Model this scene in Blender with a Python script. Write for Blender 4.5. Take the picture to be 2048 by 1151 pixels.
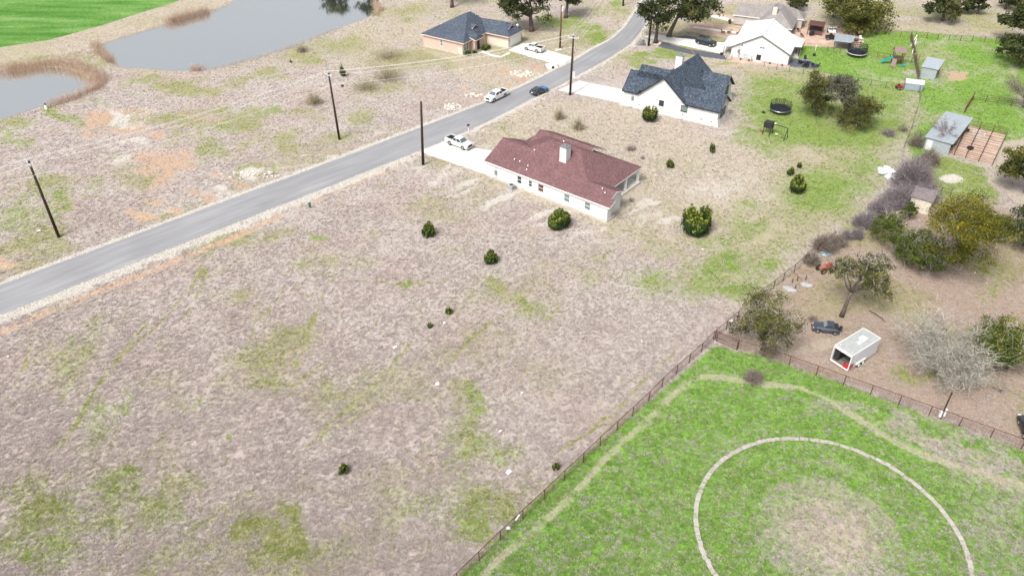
import bpy, bmesh, math, random
import numpy as np
from mathutils import Vector, Matrix
for o in list(bpy.data.objects): bpy.data.objects.remove(o)
random.seed(7)
SC = bpy.context.scene
# ---------------------------------------------------------------- camera, sky, sun, exposure
F = 1600.0; CH = 64.0; TH = math.radians(36.4)
cam = bpy.data.cameras.new('camera'); cam.sensor_width = 36; cam.lens = F/2048*36
cam.clip_start = .5; cam.clip_end = 6000
camo = bpy.data.objects.new('camera', cam); SC.collection.objects.link(camo)
camo.location = (0, 0, CH); camo.rotation_euler = (math.radians(90)-TH, 0, 0); SC.camera = camo
SUN_EL, SUN_AZ = 50.0, 215.0     # azimuth clockwise from +Y: sunlight from behind and left of the view
w = bpy.data.worlds.new('World'); SC.world = w; w.use_nodes = True
nt = w.node_tree; bg = nt.nodes['Background']
sky = nt.nodes.new('ShaderNodeTexSky'); sky.sky_type = 'NISHITA'; sky.sun_disc = False
sky.sun_elevation = math.radians(SUN_EL); sky.sun_rotation = math.radians(SUN_AZ)
sky.dust_density = 5; sky.air_density = 1.2
hs = nt.nodes.new('ShaderNodeHueSaturation'); hs.inputs['Saturation'].default_value = .30
nt.links.new(sky.outputs[0], hs.inputs['Color']); nt.links.new(hs.outputs[0], bg.inputs[0])
bg.inputs[1].default_value = .112
sl = bpy.data.lights.new('sun', 'SUN'); sl.energy = 2.05; sl.angle = math.radians(18); sl.color = (1, .965, .92)
so = bpy.data.objects.new('sun', sl); SC.collection.objects.link(so)
az, el = math.radians(SUN_AZ), math.radians(SUN_EL)
sd = Vector((math.sin(az)*math.cos(el), math.cos(az)*math.cos(el), math.sin(el)))
so.rotation_euler = sd.to_track_quat('Z', 'Y').to_euler()
SC.view_settings.view_transform = 'Standard'; SC.view_settings.look = 'None'
SC.view_settings.gamma = 1; SC.view_settings.use_curve_mapping = False
SC.view_settings.exposure = .88
SC.render.engine = 'CYCLES'

# ---------------------------------------------------------------- survey: photo point -> place on the ground
CT, ST = math.cos(TH), math.sin(TH)
def G(px, py, z=0.0):
    x = px-1024.0; y = 575.5-py
    dy = F*CT+y*ST; dz = -F*ST+y*CT; t = (z-CH)/dz
    return Vector((x*t, dy*t, z))
def G2(px, py, z=0.0):
    g = G(px, py, z); return (g.x, g.y)
def ppm(p):                       # photo pixels per metre at a place, and sine / cosine of the view's dip there
    d = p[1]*CT+(CH)*ST; r = math.hypot(p[1], CH)
    return F/d, CH/r, p[1]/r
def heading(a, b):                # compass of the line from photo point a to b, on the ground
    p, q = G(*a), G(*b); return math.atan2(q.y-p.y, q.x-p.x)

# ---------------------------------------------------------------- materials
MATS = {}
def mat(name, c, c2=None, rough=.8, scale=3.0, metal=0, bump=0, bscale=None, detail=4, spec=.3, lo=.35, hi=.65, rand=0, stretch=None, transl=0):
    if name in MATS: return MATS[name]
    m = bpy.data.materials.new(name); m.use_nodes = True; MATS[name] = m
    n = m.node_tree.nodes; l = m.node_tree.links; b = n['Principled BSDF']
    b.inputs['Roughness'].default_value = rough; b.inputs['Metallic'].default_value = metal
    b.inputs['Specular IOR Level'].default_value = spec
    tc = n.new('ShaderNodeTexCoord'); src = tc.outputs['Object']
    if stretch:
        mp = n.new('ShaderNodeMapping'); mp.inputs['Scale'].default_value = stretch; l.new(src, mp.inputs[0]); src = mp.outputs[0]
    if c2 is None: c2 = tuple(x*.86 for x in c)
    nz = n.new('ShaderNodeTexNoise'); nz.inputs['Scale'].default_value = scale; nz.inputs['Detail'].default_value = detail
    l.new(src, nz.inputs['Vector'])
    cr = n.new('ShaderNodeValToRGB'); cr.color_ramp.elements[0].position = lo; cr.color_ramp.elements[1].position = hi
    cr.color_ramp.elements[0].color = (*c2, 1); cr.color_ramp.elements[1].color = (*c, 1)
    l.new(nz.outputs[0], cr.inputs[0]); out = cr.outputs[0]
    if rand:
        oi = n.new('ShaderNodeObjectInfo'); hv = n.new('ShaderNodeHueSaturation'); mr = n.new('ShaderNodeMapRange')
        mr.inputs['To Min'].default_value = 1-rand; mr.inputs['To Max'].default_value = 1+rand
        l.new(oi.outputs['Random'], mr.inputs[0]); l.new(mr.outputs[0], hv.inputs['Value']); l.new(out, hv.inputs['Color']); out = hv.outputs[0]
    l.new(out, b.inputs['Base Color'])
    if bump:
        bz = n.new('ShaderNodeTexNoise'); bz.inputs['Scale'].default_value = bscale or scale*4; l.new(src, bz.inputs['Vector'])
        bp = n.new('ShaderNodeBump'); bp.inputs['Strength'].default_value = bump; bp.inputs['Distance'].default_value = .05
        l.new(bz.outputs[0], bp.inputs['Height']); l.new(bp.outputs[0], b.inputs['Normal'])
    return m
def leafmat(name, dark, light, tip=None, rough=.7, tr=.25):
    """foliage: the colour varies leaf clump by leaf clump (attribute 'tint')"""
    m = bpy.data.materials.new(name); m.use_nodes = True; MATS[name] = m
    n = m.node_tree.nodes; l = m.node_tree.links; b = n['Principled BSDF']; out = n['Material Output']
    at = n.new('ShaderNodeAttribute'); at.attribute_name = 'tint'
    cr = n.new('ShaderNodeValToRGB'); cr.color_ramp.elements[0].color = (*dark, 1); cr.color_ramp.elements[1].color = (*light, 1)
    if tip:
        e = cr.color_ramp.elements.new(.86); e.color = (*light, 1); cr.color_ramp.elements[2].color = (*tip, 1)
    l.new(at.outputs['Fac'], cr.inputs[0]); l.new(cr.outputs[0], b.inputs['Base Color'])
    b.inputs['Roughness'].default_value = rough; b.inputs['Specular IOR Level'].default_value = .2
    t = n.new('ShaderNodeBsdfTranslucent'); mx = n.new('ShaderNodeMixShader'); mx.inputs[0].default_value = tr
    l.new(cr.outputs[0], t.inputs[0]); l.new(b.outputs[0], mx.inputs[1]); l.new(t.outputs[0], mx.inputs[2]); l.new(mx.outputs[0], out.inputs[0])
    return m
def shingle(name, c1, c2, c3):
    m = bpy.data.materials.new(name); m.use_nodes = True; MATS[name] = m
    n = m.node_tree.nodes; l = m.node_tree.links; b = n['Principled BSDF']; b.inputs['Roughness'].default_value = .9
    b.inputs['Specular IOR Level'].default_value = .15
    tc = n.new('ShaderNodeTexCoord')
    vo = n.new('ShaderNodeTexVoronoi'); vo.inputs['Scale'].default_value = 5.0; l.new(tc.outputs['Object'], vo.inputs['Vector'])
    cr = n.new('ShaderNodeValToRGB'); cr.color_ramp.interpolation = 'LINEAR'
    cr.color_ramp.elements[0].color = (*c1, 1); cr.color_ramp.elements[1].color = (*c3, 1); e = cr.color_ramp.elements.new(.55); e.color = (*c2, 1)
    sp = n.new('ShaderNodeSeparateColor'); l.new(vo.outputs['Color'], sp.inputs[0]); l.new(sp.outputs[0], cr.inputs[0])
    nz = n.new('ShaderNodeTexNoise'); nz.inputs['Scale'].default_value = .5; nz.inputs['Detail'].default_value = 5; l.new(tc.outputs['Object'], nz.inputs['Vector'])
    mr = n.new('ShaderNodeMapRange'); mr.inputs['To Min'].default_value = .75; mr.inputs['To Max'].default_value = 1.25; l.new(nz.outputs[0], mr.inputs[0])
    hv = n.new('ShaderNodeHueSaturation'); l.new(cr.outputs[0], hv.inputs['Color']); l.new(mr.outputs[0], hv.inputs['Value']); l.new(hv.outputs[0], b.inputs['Base Color'])
    sx = n.new('ShaderNodeSeparateXYZ'); l.new(tc.outputs['Object'], sx.inputs[0])
    wv = n.new('ShaderNodeMath'); wv.operation = 'FRACT'; mu = n.new('ShaderNodeMath'); mu.operation = 'MULTIPLY'; mu.inputs[1].default_value = 9
    l.new(sx.outputs[2], mu.inputs[0]); l.new(mu.outputs[0], wv.inputs[0])
    bp = n.new('ShaderNodeBump'); bp.inputs['Strength'].default_value = .5; bp.inputs['Distance'].default_value = .02; l.new(wv.outputs[0], bp.inputs['Height']); l.new(bp.outputs[0], b.inputs['Normal'])
    return m
M = {
 'white_wall': mat('white_wall', (.60,.62,.62), (.54,.56,.565), .6, .8),
 'white_trim': mat('white_trim', (.72,.72,.70), (.66,.66,.64), .5, 2),
 'concrete': mat('concrete', (.66,.65,.61), (.58,.56,.52), .9, 1.5, bump=.2, lo=.3, hi=.7),
 'slab': mat('slab', (.5,.47,.42), (.40,.36,.31), .9, 2.5, bump=.2),
 'tan_stucco': mat('tan_stucco', (.50,.39,.325), (.46,.355,.295), .85, 2),
 'cream_stone': mat('cream_stone', (.62,.58,.48), (.48,.44,.35), .85, 6, bump=.3),
 'greige': mat('greige', (.42,.39,.36), (.36,.33,.30), .85, 2),
 'glass_dark': mat('glass_dark', (.03,.035,.04), (.05,.06,.065), .12, 2, spec=.6),
 'glass_pale': mat('glass_pale', (.16,.22,.20), (.11,.16,.15), .12, 2, spec=.6),
 'glass_blue': mat('glass_blue', (.10,.14,.16), (.07,.10,.12), .08, 2, spec=.8),
 'black_trim': mat('black_trim', (.02,.018,.018), (.03,.028,.028), .5, 4),
 'black_plastic': mat('black_plastic', (.02,.02,.022), (.03,.03,.033), .5, 4),
 'rubber': mat('rubber', (.02,.02,.02), (.03,.03,.03), .85, 8),
 'steel': mat('steel', (.45,.46,.47), (.35,.36,.37), .35, 4, metal=.8),
 'white_metal': mat('white_metal', (.62,.63,.63), (.54,.55,.55), .4, 1.2, spec=.4),
 'seam_metal': mat('seam_metal', (.60,.61,.61), (.54,.555,.56), .6, .7, spec=.2),
 'galv': mat('galv', (.42,.46,.50), (.35,.39,.43), .4, 1.4, metal=.35, spec=.5),
 'galv_wall': mat('galv_wall', (.38,.42,.45), (.31,.35,.38), .5, 2, metal=.25),
 'rust': mat('rust', (.115,.045,.032), (.07,.03,.024), .85, 6, bump=.2),
 'rust_panel': mat('rust_panel', (.22,.07,.05), (.14,.05,.04), .8, 3),
 'dark_rail': mat('dark_rail', (.055,.04,.035), (.09,.05,.04), .8, 6),
 'pole_wood': mat('pole_wood', (.045,.028,.022), (.03,.018,.015), .85, 3, stretch=(1,1,.15), bump=.3),
 'pole_brown': mat('pole_brown', (.16,.075,.04), (.09,.045,.03), .85, 3, stretch=(1,1,.15), bump=.3),
 'old_wood': mat('old_wood', (.20,.16,.12), (.10,.08,.06), .9, 5, bump=.4),
 'red_wood': mat('red_wood', (.14,.07,.055), (.09,.045,.04), .8, 4),
 'cedar_wood': mat('cedar_wood', (.34,.20,.11), (.25,.14,.08), .8, 4),
 'bark': mat('bark', (.13,.105,.09), (.07,.055,.05), .95, 5, bump=.6, stretch=(1,1,.3)),
 'pale_bark': mat('pale_bark', (.30,.28,.25), (.20,.18,.16), .95, 4, bump=.4),
 'grey_twig': mat('grey_twig', (.23,.20,.20), (.15,.125,.13), .95, 3),
 'pale_twig': mat('pale_twig', (.40,.38,.33), (.27,.25,.21), .95, 1.5),
 'purple_twig': mat('purple_twig', (.20,.165,.185), (.13,.105,.12), .95, .8),
 'shingle_red': shingle('shingle_red', (.125,.066,.069), (.145,.078,.081), (.18,.11,.112)),
 'shingle_black': shingle('shingle_black', (.032,.041,.058), (.048,.061,.083), (.095,.118,.148)),
 'shingle_blue': shingle('shingle_blue', (.045,.058,.082), (.065,.08,.105), (.095,.112,.14)),
 'shingle_grey': shingle('shingle_grey', (.20,.18,.175), (.235,.215,.21), (.28,.26,.25)),
 'paint_white': mat('paint_white', (.70,.70,.69), (.66,.66,.65), .25, 1, spec=.6),
 'paint_silver': mat('paint_silver', (.58,.60,.57), (.54,.56,.53), .3, 1, spec=.6),
 'paint_black': mat('paint_black', (.012,.014,.018), (.016,.018,.022), .2, 1, spec=.8),
 'paint_blue': mat('paint_blue', (.03,.15,.36), (.025,.13,.32), .25, 1, spec=.7),
 'paint_slate': mat('paint_slate', (.05,.06,.085), (.04,.045,.065), .25, 1, spec=.7),
 'red_paint': mat('red_paint', (.45,.025,.03), (.40,.025,.03), .4, 2),
 'bed_liner': mat('bed_liner', (.012,.012,.014), None, .8, 4),
 'trampoline_mat': mat('trampoline_mat', (.008,.009,.014), (.012,.014,.022), .6, 3),
 'blue_pad': mat('blue_pad', (.04,.08,.22), None, .6, 3),
 'teal': mat('teal', (.02,.30,.27), None, .35, 3),
 'orange_paint': mat('orange_paint', (.32,.15,.09), None, .5, 3),
 'limestone': mat('limestone', (.66,.62,.56), (.5,.46,.40), .9, 3, bump=.4, rand=.15),
 'ring_stone': mat('ring_stone', (.40,.365,.345), (.35,.318,.298), .9, 2.2, bump=.4, rand=.06),
 'paper': mat('paper', (.8,.82,.84), None, .6, 3),
 'grey_stone': mat('grey_stone', (.36,.35,.34), (.26,.25,.24), .9, 3, bump=.4),
 'green_box': mat('green_box', (.05,.16,.11), None, .5, 3),
 'dirt_pile': mat('dirt_pile', (.46,.34,.24), (.36,.26,.18), .95, 3, bump=.5),
 'lamp_glass': mat('lamp_glass', (.7,.72,.74), None, .15, 3, spec=.8),
 'tail_red': mat('tail_red', (.35,.01,.012), None, .3, 3, spec=.7),
 'insulator': mat('insulator', (.55,.57,.6), None, .3, 3, spec=.6),
 'wire_metal': mat('wire_metal', (.75,.74,.74), None, .6, 3),
 'green_net': mat('green_net', (.03,.16,.08), None, .7, 3),
}

# ---------------------------------------------------------------- object helpers
COL = SC.collection
def mesh_obj(name, me, parent=None):
    o = bpy.data.objects.new(name, me); COL.objects.link(o)
    if parent is not None: o.parent = parent
    return o
def thing(name, label, cat, loc=(0,0,0), rz=0, group=None):
    o = bpy.data.objects.new(name, None); o.empty_display_size = .5; COL.objects.link(o)
    o.location = loc; o.rotation_euler = (0, 0, rz); o['label'] = label; o['category'] = cat
    if group: o['group'] = group
    return o
def tag(o, label, cat, group=None):
    o['label'] = label; o['category'] = cat
    if group: o['group'] = group
    return o
def copy_tree(o, parent=None):
    c = o.copy(); COL.objects.link(c)
    if parent is not None: c.parent = parent
    for ch in list(o.children): copy_tree(ch, c)
    return c
class MB:
    def __init__(s): s.v = []; s.f = []; s.mi = []; s.m = 0
    def poly(s, pts):
        b = len(s.v); s.v += [tuple(p) for p in pts]; s.f.append(list(range(b, b+len(pts)))); s.mi.append(s.m); return s
    def box(s, x0, x1, y0, y1, z0, z1):
        b = len(s.v)
        s.v += [(x0,y0,z0),(x1,y0,z0),(x1,y1,z0),(x0,y1,z0),(x0,y0,z1),(x1,y0,z1),(x1,y1,z1),(x0,y1,z1)]
        for q in ((0,3,2,1),(4,5,6,7),(0,1,5,4),(1,2,6,5),(2,3,7,6),(3,0,4,7)): s.f.append([b+i for i in q]); s.mi.append(s.m)
        return s
    def bar(s, p, q, w, h=None):
        """rectangular bar from p to q"""
        p, q = Vector(p), Vector(q); h = h or w; d = (q-p); d.normalize()
        up = Vector((0,0,1)) if abs(d.z) < .95 else Vector((1,0,0))
        a = d.cross(up).normalized()*w/2; c = a.cross(d).normalized()*h/2
        b = len(s.v)
        for e in (p, q):
            for k in (-a-c, a-c, a+c, -a+c): s.v.append(tuple(e+k))
        for f in ((0,1,2,3),(7,6,5,4),(0,4,5,1),(1,5,6,2),(2,6,7,3),(3,7,4,0)): s.f.append([b+i for i in f]); s.mi.append(s.m)
        return s
    def tube(s, pts, r, n=8, cap=True):
        pts = [Vector(p) for p in pts]; rs = r if isinstance(r, (list, tuple)) else [r]*len(pts)
        b = len(s.v); ref = None
        for i, p in enumerate(pts):
            d = (pts[min(i+1, len(pts)-1)]-pts[max(i-1, 0)]).normalized()
            if ref is None: ref = Vector((1,0,0)) if abs(d.x) < .8 else Vector((0,1,0))
            a = (ref-d*ref.dot(d)).normalized(); c = d.cross(a); ref = a
            for k in range(n):
                t = 2*math.pi*k/n; s.v.append(tuple(p+(a*math.cos(t)+c*math.sin(t))*rs[i]))
        for i in range(len(pts)-1):
            for k in range(n):
                k2 = (k+1) % n; s.f.append([b+i*n+k, b+i*n+k2, b+(i+1)*n+k2, b+(i+1)*n+k]); s.mi.append(s.m)
        if cap:
            s.f.append([b+k for k in range(n)][::-1]); s.mi.append(s.m)
            s.f.append([b+(len(pts)-1)*n+k for k in range(n)]); s.mi.append(s.m)
        return s
    def ring(s, c, r, rad, n=24, m=6, sy=1):
        b = len(s.v)
        for i in range(n):
            t = 2*math.pi*i/n
            for k in range(m):
                u = 2*math.pi*k/m; rr = r+rad*math.cos(u)
                s.v.append((c[0]+rr*math.cos(t), c[1]+rr*sy*math.sin(t), c[2]+rad*math.sin(u)))
        for i in range(n):
            for k in range(m):
                i2, k2 = (i+1) % n, (k+1) % m; s.f.append([b+i*m+k, b+i2*m+k, b+i2*m+k2, b+i*m+k2]); s.mi.append(s.m)
        return s
    def prism(s, pts, z0, z1):
        """footprint (x, y) list, counter-clockwise, from z0 to z1 (numbers)"""
        n = len(pts); b = len(s.v)
        s.v += [(p[0], p[1], z0) for p in pts]+[(p[0], p[1], z1) for p in pts]
        s.f.append([b+i for i in range(n)][::-1]); s.f.append([b+n+i for i in range(n)]); s.mi += [s.m]*2
        for i in range(n):
            j = (i+1) % n; s.f.append([b+i, b+j, b+n+j, b+n+i]); s.mi.append(s.m)
        return s
    def hull2(s, A, B):
        """two outlines with the same number of points joined to a solid"""
        n = len(A); b = len(s.v); s.v += [tuple(p) for p in A]+[tuple(p) for p in B]
        s.f.append([b+i for i in range(n)][::-1]); s.f.append([b+n+i for i in range(n)]); s.mi += [s.m]*2
        for i in range(n):
            j = (i+1) % n; s.f.append([b+i, b+j, b+n+j, b+n+i]); s.mi.append(s.m)
        return s
    def build(s, name, mats, parent=None, smooth=False, bevel=0, kind=None):
        me = bpy.data.meshes.new(name); me.from_pydata(s.v, [], s.f)
        if not isinstance(mats, (list, tuple)): mats = [mats]
        for m in mats: me.materials.append(m)
        if len(mats) > 1: me.polygons.foreach_set('material_index', s.mi)
        bm = bmesh.new(); bm.from_mesh(me); bmesh.ops.recalc_face_normals(bm, faces=bm.faces)
        if bevel: bmesh.ops.bevel(bm, geom=[e for e in bm.edges if len(e.link_faces) == 2 and e.calc_face_angle(0) > .5], offset=bevel, segments=2, affect='EDGES', profile=.6)
        bm.to_mesh(me); bm.free()
        if smooth: me.polygons.foreach_set('use_smooth', [True]*len(me.polygons))
        me.update()
        o = mesh_obj(name, me, parent)
        if kind: o['kind'] = kind
        return o
def quads_mesh(name, V, mat_, tint=None, parent=None, kind=None):
    """V: (N,4,3) array of quads, fast"""
    N = len(V); me = bpy.data.meshes.new(name)
    me.vertices.add(N*4); me.loops.add(N*4); me.polygons.add(N)
    me.vertices.foreach_set('co', np.ascontiguousarray(V, dtype=np.float32).ravel())
    me.loops.foreach_set('vertex_index', np.arange(N*4, dtype=np.int32))
    me.polygons.foreach_set('loop_start', np.arange(0, N*4, 4, dtype=np.int32)); me.polygons.foreach_set('loop_total', np.full(N, 4, np.int32))
    me.update(calc_edges=True); me.materials.append(mat_)
    if tint is not None:
        a = me.attributes.new('tint', 'FLOAT', 'FACE'); a.data.foreach_set('value', np.asarray(tint, np.float32))
    o = mesh_obj(name, me, parent)
    if kind: o['kind'] = kind
    return o

# ---------------------------------------------------------------- 2-D fields for the ground
def sstep(e0, e1, x):
    t = np.clip((x-e0)/(e1-e0), 0, 1); return t*t*(3-2*t)
def seg_dist(X, Y, pts, closed=False):
    D = np.full(X.shape, 1e9); n = len(pts)
    for i in range(n if closed else n-1):
        (ax, ay), (bx, by) = pts[i], pts[(i+1) % n]
        dx, dy = bx-ax, by-ay; L = dx*dx+dy*dy+1e-9
        t = np.clip(((X-ax)*dx+(Y-ay)*dy)/L, 0, 1)
        D = np.minimum(D, (X-ax-t*dx)**2+(Y-ay-t*dy)**2)
    return np.sqrt(D)
def inside(X, Y, pts):
    r = np.zeros(X.shape, bool); n = len(pts)
    for i in range(n):
        (ax, ay), (bx, by) = pts[i], pts[(i+1) % n]
        if ay == by: continue
        c = ((ay > Y) != (by > Y)) & (X < (bx-ax)*(Y-ay)/(by-ay)+ax); r ^= c
    return r
def sdist(X, Y, pts):            # positive inside
    d = seg_dist(X, Y, pts, True); return np.where(inside(X, Y, pts), d, -d)
_rng = np.random.default_rng(5)
_lat = _rng.random((256, 256))
def vnoise(X, Y, s, seed=0):
    x = X/s+seed*17.3+500; y = Y/s+seed*31.7+500; xi = np.floor(x).astype(int); yi = np.floor(y).astype(int)
    fx, fy = x-xi, y-yi; fx = fx*fx*(3-2*fx); fy = fy*fy*(3-2*fy)
    a = _lat[xi % 256, yi % 256]; b = _lat[(xi+1) % 256, yi % 256]; c = _lat[xi % 256, (yi+1) % 256]; d = _lat[(xi+1) % 256, (yi+1) % 256]
    return (a*(1-fx)+b*fx)*(1-fy)+(c*(1-fx)+d*fx)*fy
def fnoise(X, Y, s, seed=0, o=4):
    r = 0; a = 1; t = 0
    for k in range(o): r = r+a*vnoise(X, Y, s/2**k, seed+k*3.1); t += a; a *= .55
    return r/t
W = lambda pts, z=0: [G2(p[0], p[1], z) for p in pts]
def ell(X, Y, cx, cy, rx, ry, ang=0):
    """soft disc laid on the ground; centre and radii surveyed from the photo, 1 in the centre, 0 outside"""
    c = G2(cx, cy); ex = G2(cx+1, cy); ey = G2(cx, cy-1)
    J = np.array([[ex[0]-c[0], ey[0]-c[0]], [ex[1]-c[1], ey[1]-c[1]]]); I = np.linalg.inv(J)
    u = I[0,0]*(X-c[0])+I[0,1]*(Y-c[1]); v = I[1,0]*(X-c[0])+I[1,1]*(Y-c[1])
    a = math.radians(ang); p = (u*math.cos(a)+v*math.sin(a))/rx; q = (-u*math.sin(a)+v*math.cos(a))/ry
    return 1-sstep(.35, 1.15, np.sqrt(p*p+q*q))
# ================================================================ GROUND
ROAD_L = [(-260,668),(0,569.5),(350,439),(700,308.5),(968,206),(1012,187),(1060,165),(1114,138),(1151,119.6),(1182.6,100),(1224,78),(1248.5,56),(1265.6,31.7),(1280,10),(1292,-12),(1302,-40)]
ROAD_R = [(-260,731),(0,630),(350,493.5),(700,356.5),(904,276),(985,239),(1068,196),(1119,171),(1165,146),(1215,119),(1262,88),(1281,64),(1296,42),(1309,18),(1319,-10),(1327,-40)]
POND_A = [(-170,150),(-60,140),(0,141),(40,142),(78,135),(111,134),(138,138),(160,147),(178,156),(188,165),(172,182),(128,199),(87,212),(52,225),(0,240),(-80,262),(-170,280)]
POND_B = [(199.4,88),(260,69),(332,47),(414,25.4),(452,10),(470,0),(485,-14),(560,-30),(680,-34),(752,-20),(760,8),(754,23),(735,36),(672,59),(586,95),(528,113),(469,129),(406,142),(352,142),(289,137),(242,135),(218,124),(207,108)]
PADDOCK = [(880,1185),(1120,950),(1429,690),(1530,712),(1700,772),(1900,846),(2130,930),(2300,1185)]
YARD = [(1431,682),(1500,615),(1600,530),(1690,478),(1760,430),(1850,400),(1905,400),(2100,430),(2200,700),(2200,950),(2048,893),(1900,840),(1700,765)]
rl, rr = W(ROAD_L), W(ROAD_R)
pa, pb, pdk, yd = W(POND_A, -.25), W(POND_B, -.25), W(PADDOCK), W(YARD)
roadc = [((a[0]+b[0])/2, (a[1]+b[1])/2) for a, b in zip(rl, rr)]
CIRC_PX = [(1436,1147),(1412,1104),(1400,1060),(1392,1010),(1402,967),(1419,931),(1452,908.5),(1497.6,886.6),(1539,880),(1588,878),(1644,886),(1696,900.5),(1748,920.7),(1801,948.6),(1849.5,987),(1888,1025),(1919,1067),(1938,1105),(1950,1149)]
_g = np.array(W(CIRC_PX)); _A = np.c_[2*_g, np.ones(len(_g))]; _s = np.linalg.lstsq(_A, (_g**2).sum(1), rcond=None)[0]
RING_C = (float(_s[0]), float(_s[1])); RING_R = float(math.sqrt(_s[2]+_s[0]**2+_s[1]**2))
FENCE_A = [(870,1189),(957.9,1101.8),(1201.8,872.6),(1381.2,707.5),(1431,662)]

TRACKS = [ # worn foot and wheel tracks in the dry field (green-brown), photo points
 ([(400,560),(330,640),(270,690),(215,740),(150,850),(100,900),(70,960)],.35),([(480,520),(410,570),(370,640)],.3),([(300,640),(200,760),(130,880),(95,950),(60,1040)],.4),
 ([(575,540),(560,590),(500,680),(470,740)],.25),([(670,545),(640,610),(620,680),(590,740)],.25),([(760,640),(700,700),(630,740),(560,790),(500,830)],.22),
 ([(640,600),(610,690),(580,740),(540,800)],.2),([(820,690),(740,780),(680,830),(620,880),(560,930)],.3),([(60,690),(40,740),(0,800)],.3),
 ([(1060,610),(980,640),(940,680),(900,720)],.35),([(1350,700),(1290,760),(1180,860),(1110,900)],.3),([(1100,640),(1010,590),(960,560)],.5),
 ([(740,820),(660,860),(590,910),(540,960),(450,1010),(360,1080)],.25),([(560,540),(600,580),(690,640),(760,680)],.18),([(500,700),(420,780),(300,900),(210,1000),(120,1100)],.25),
 ([(900,560),(820,570),(700,560),(640,545)],.3)]
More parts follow.
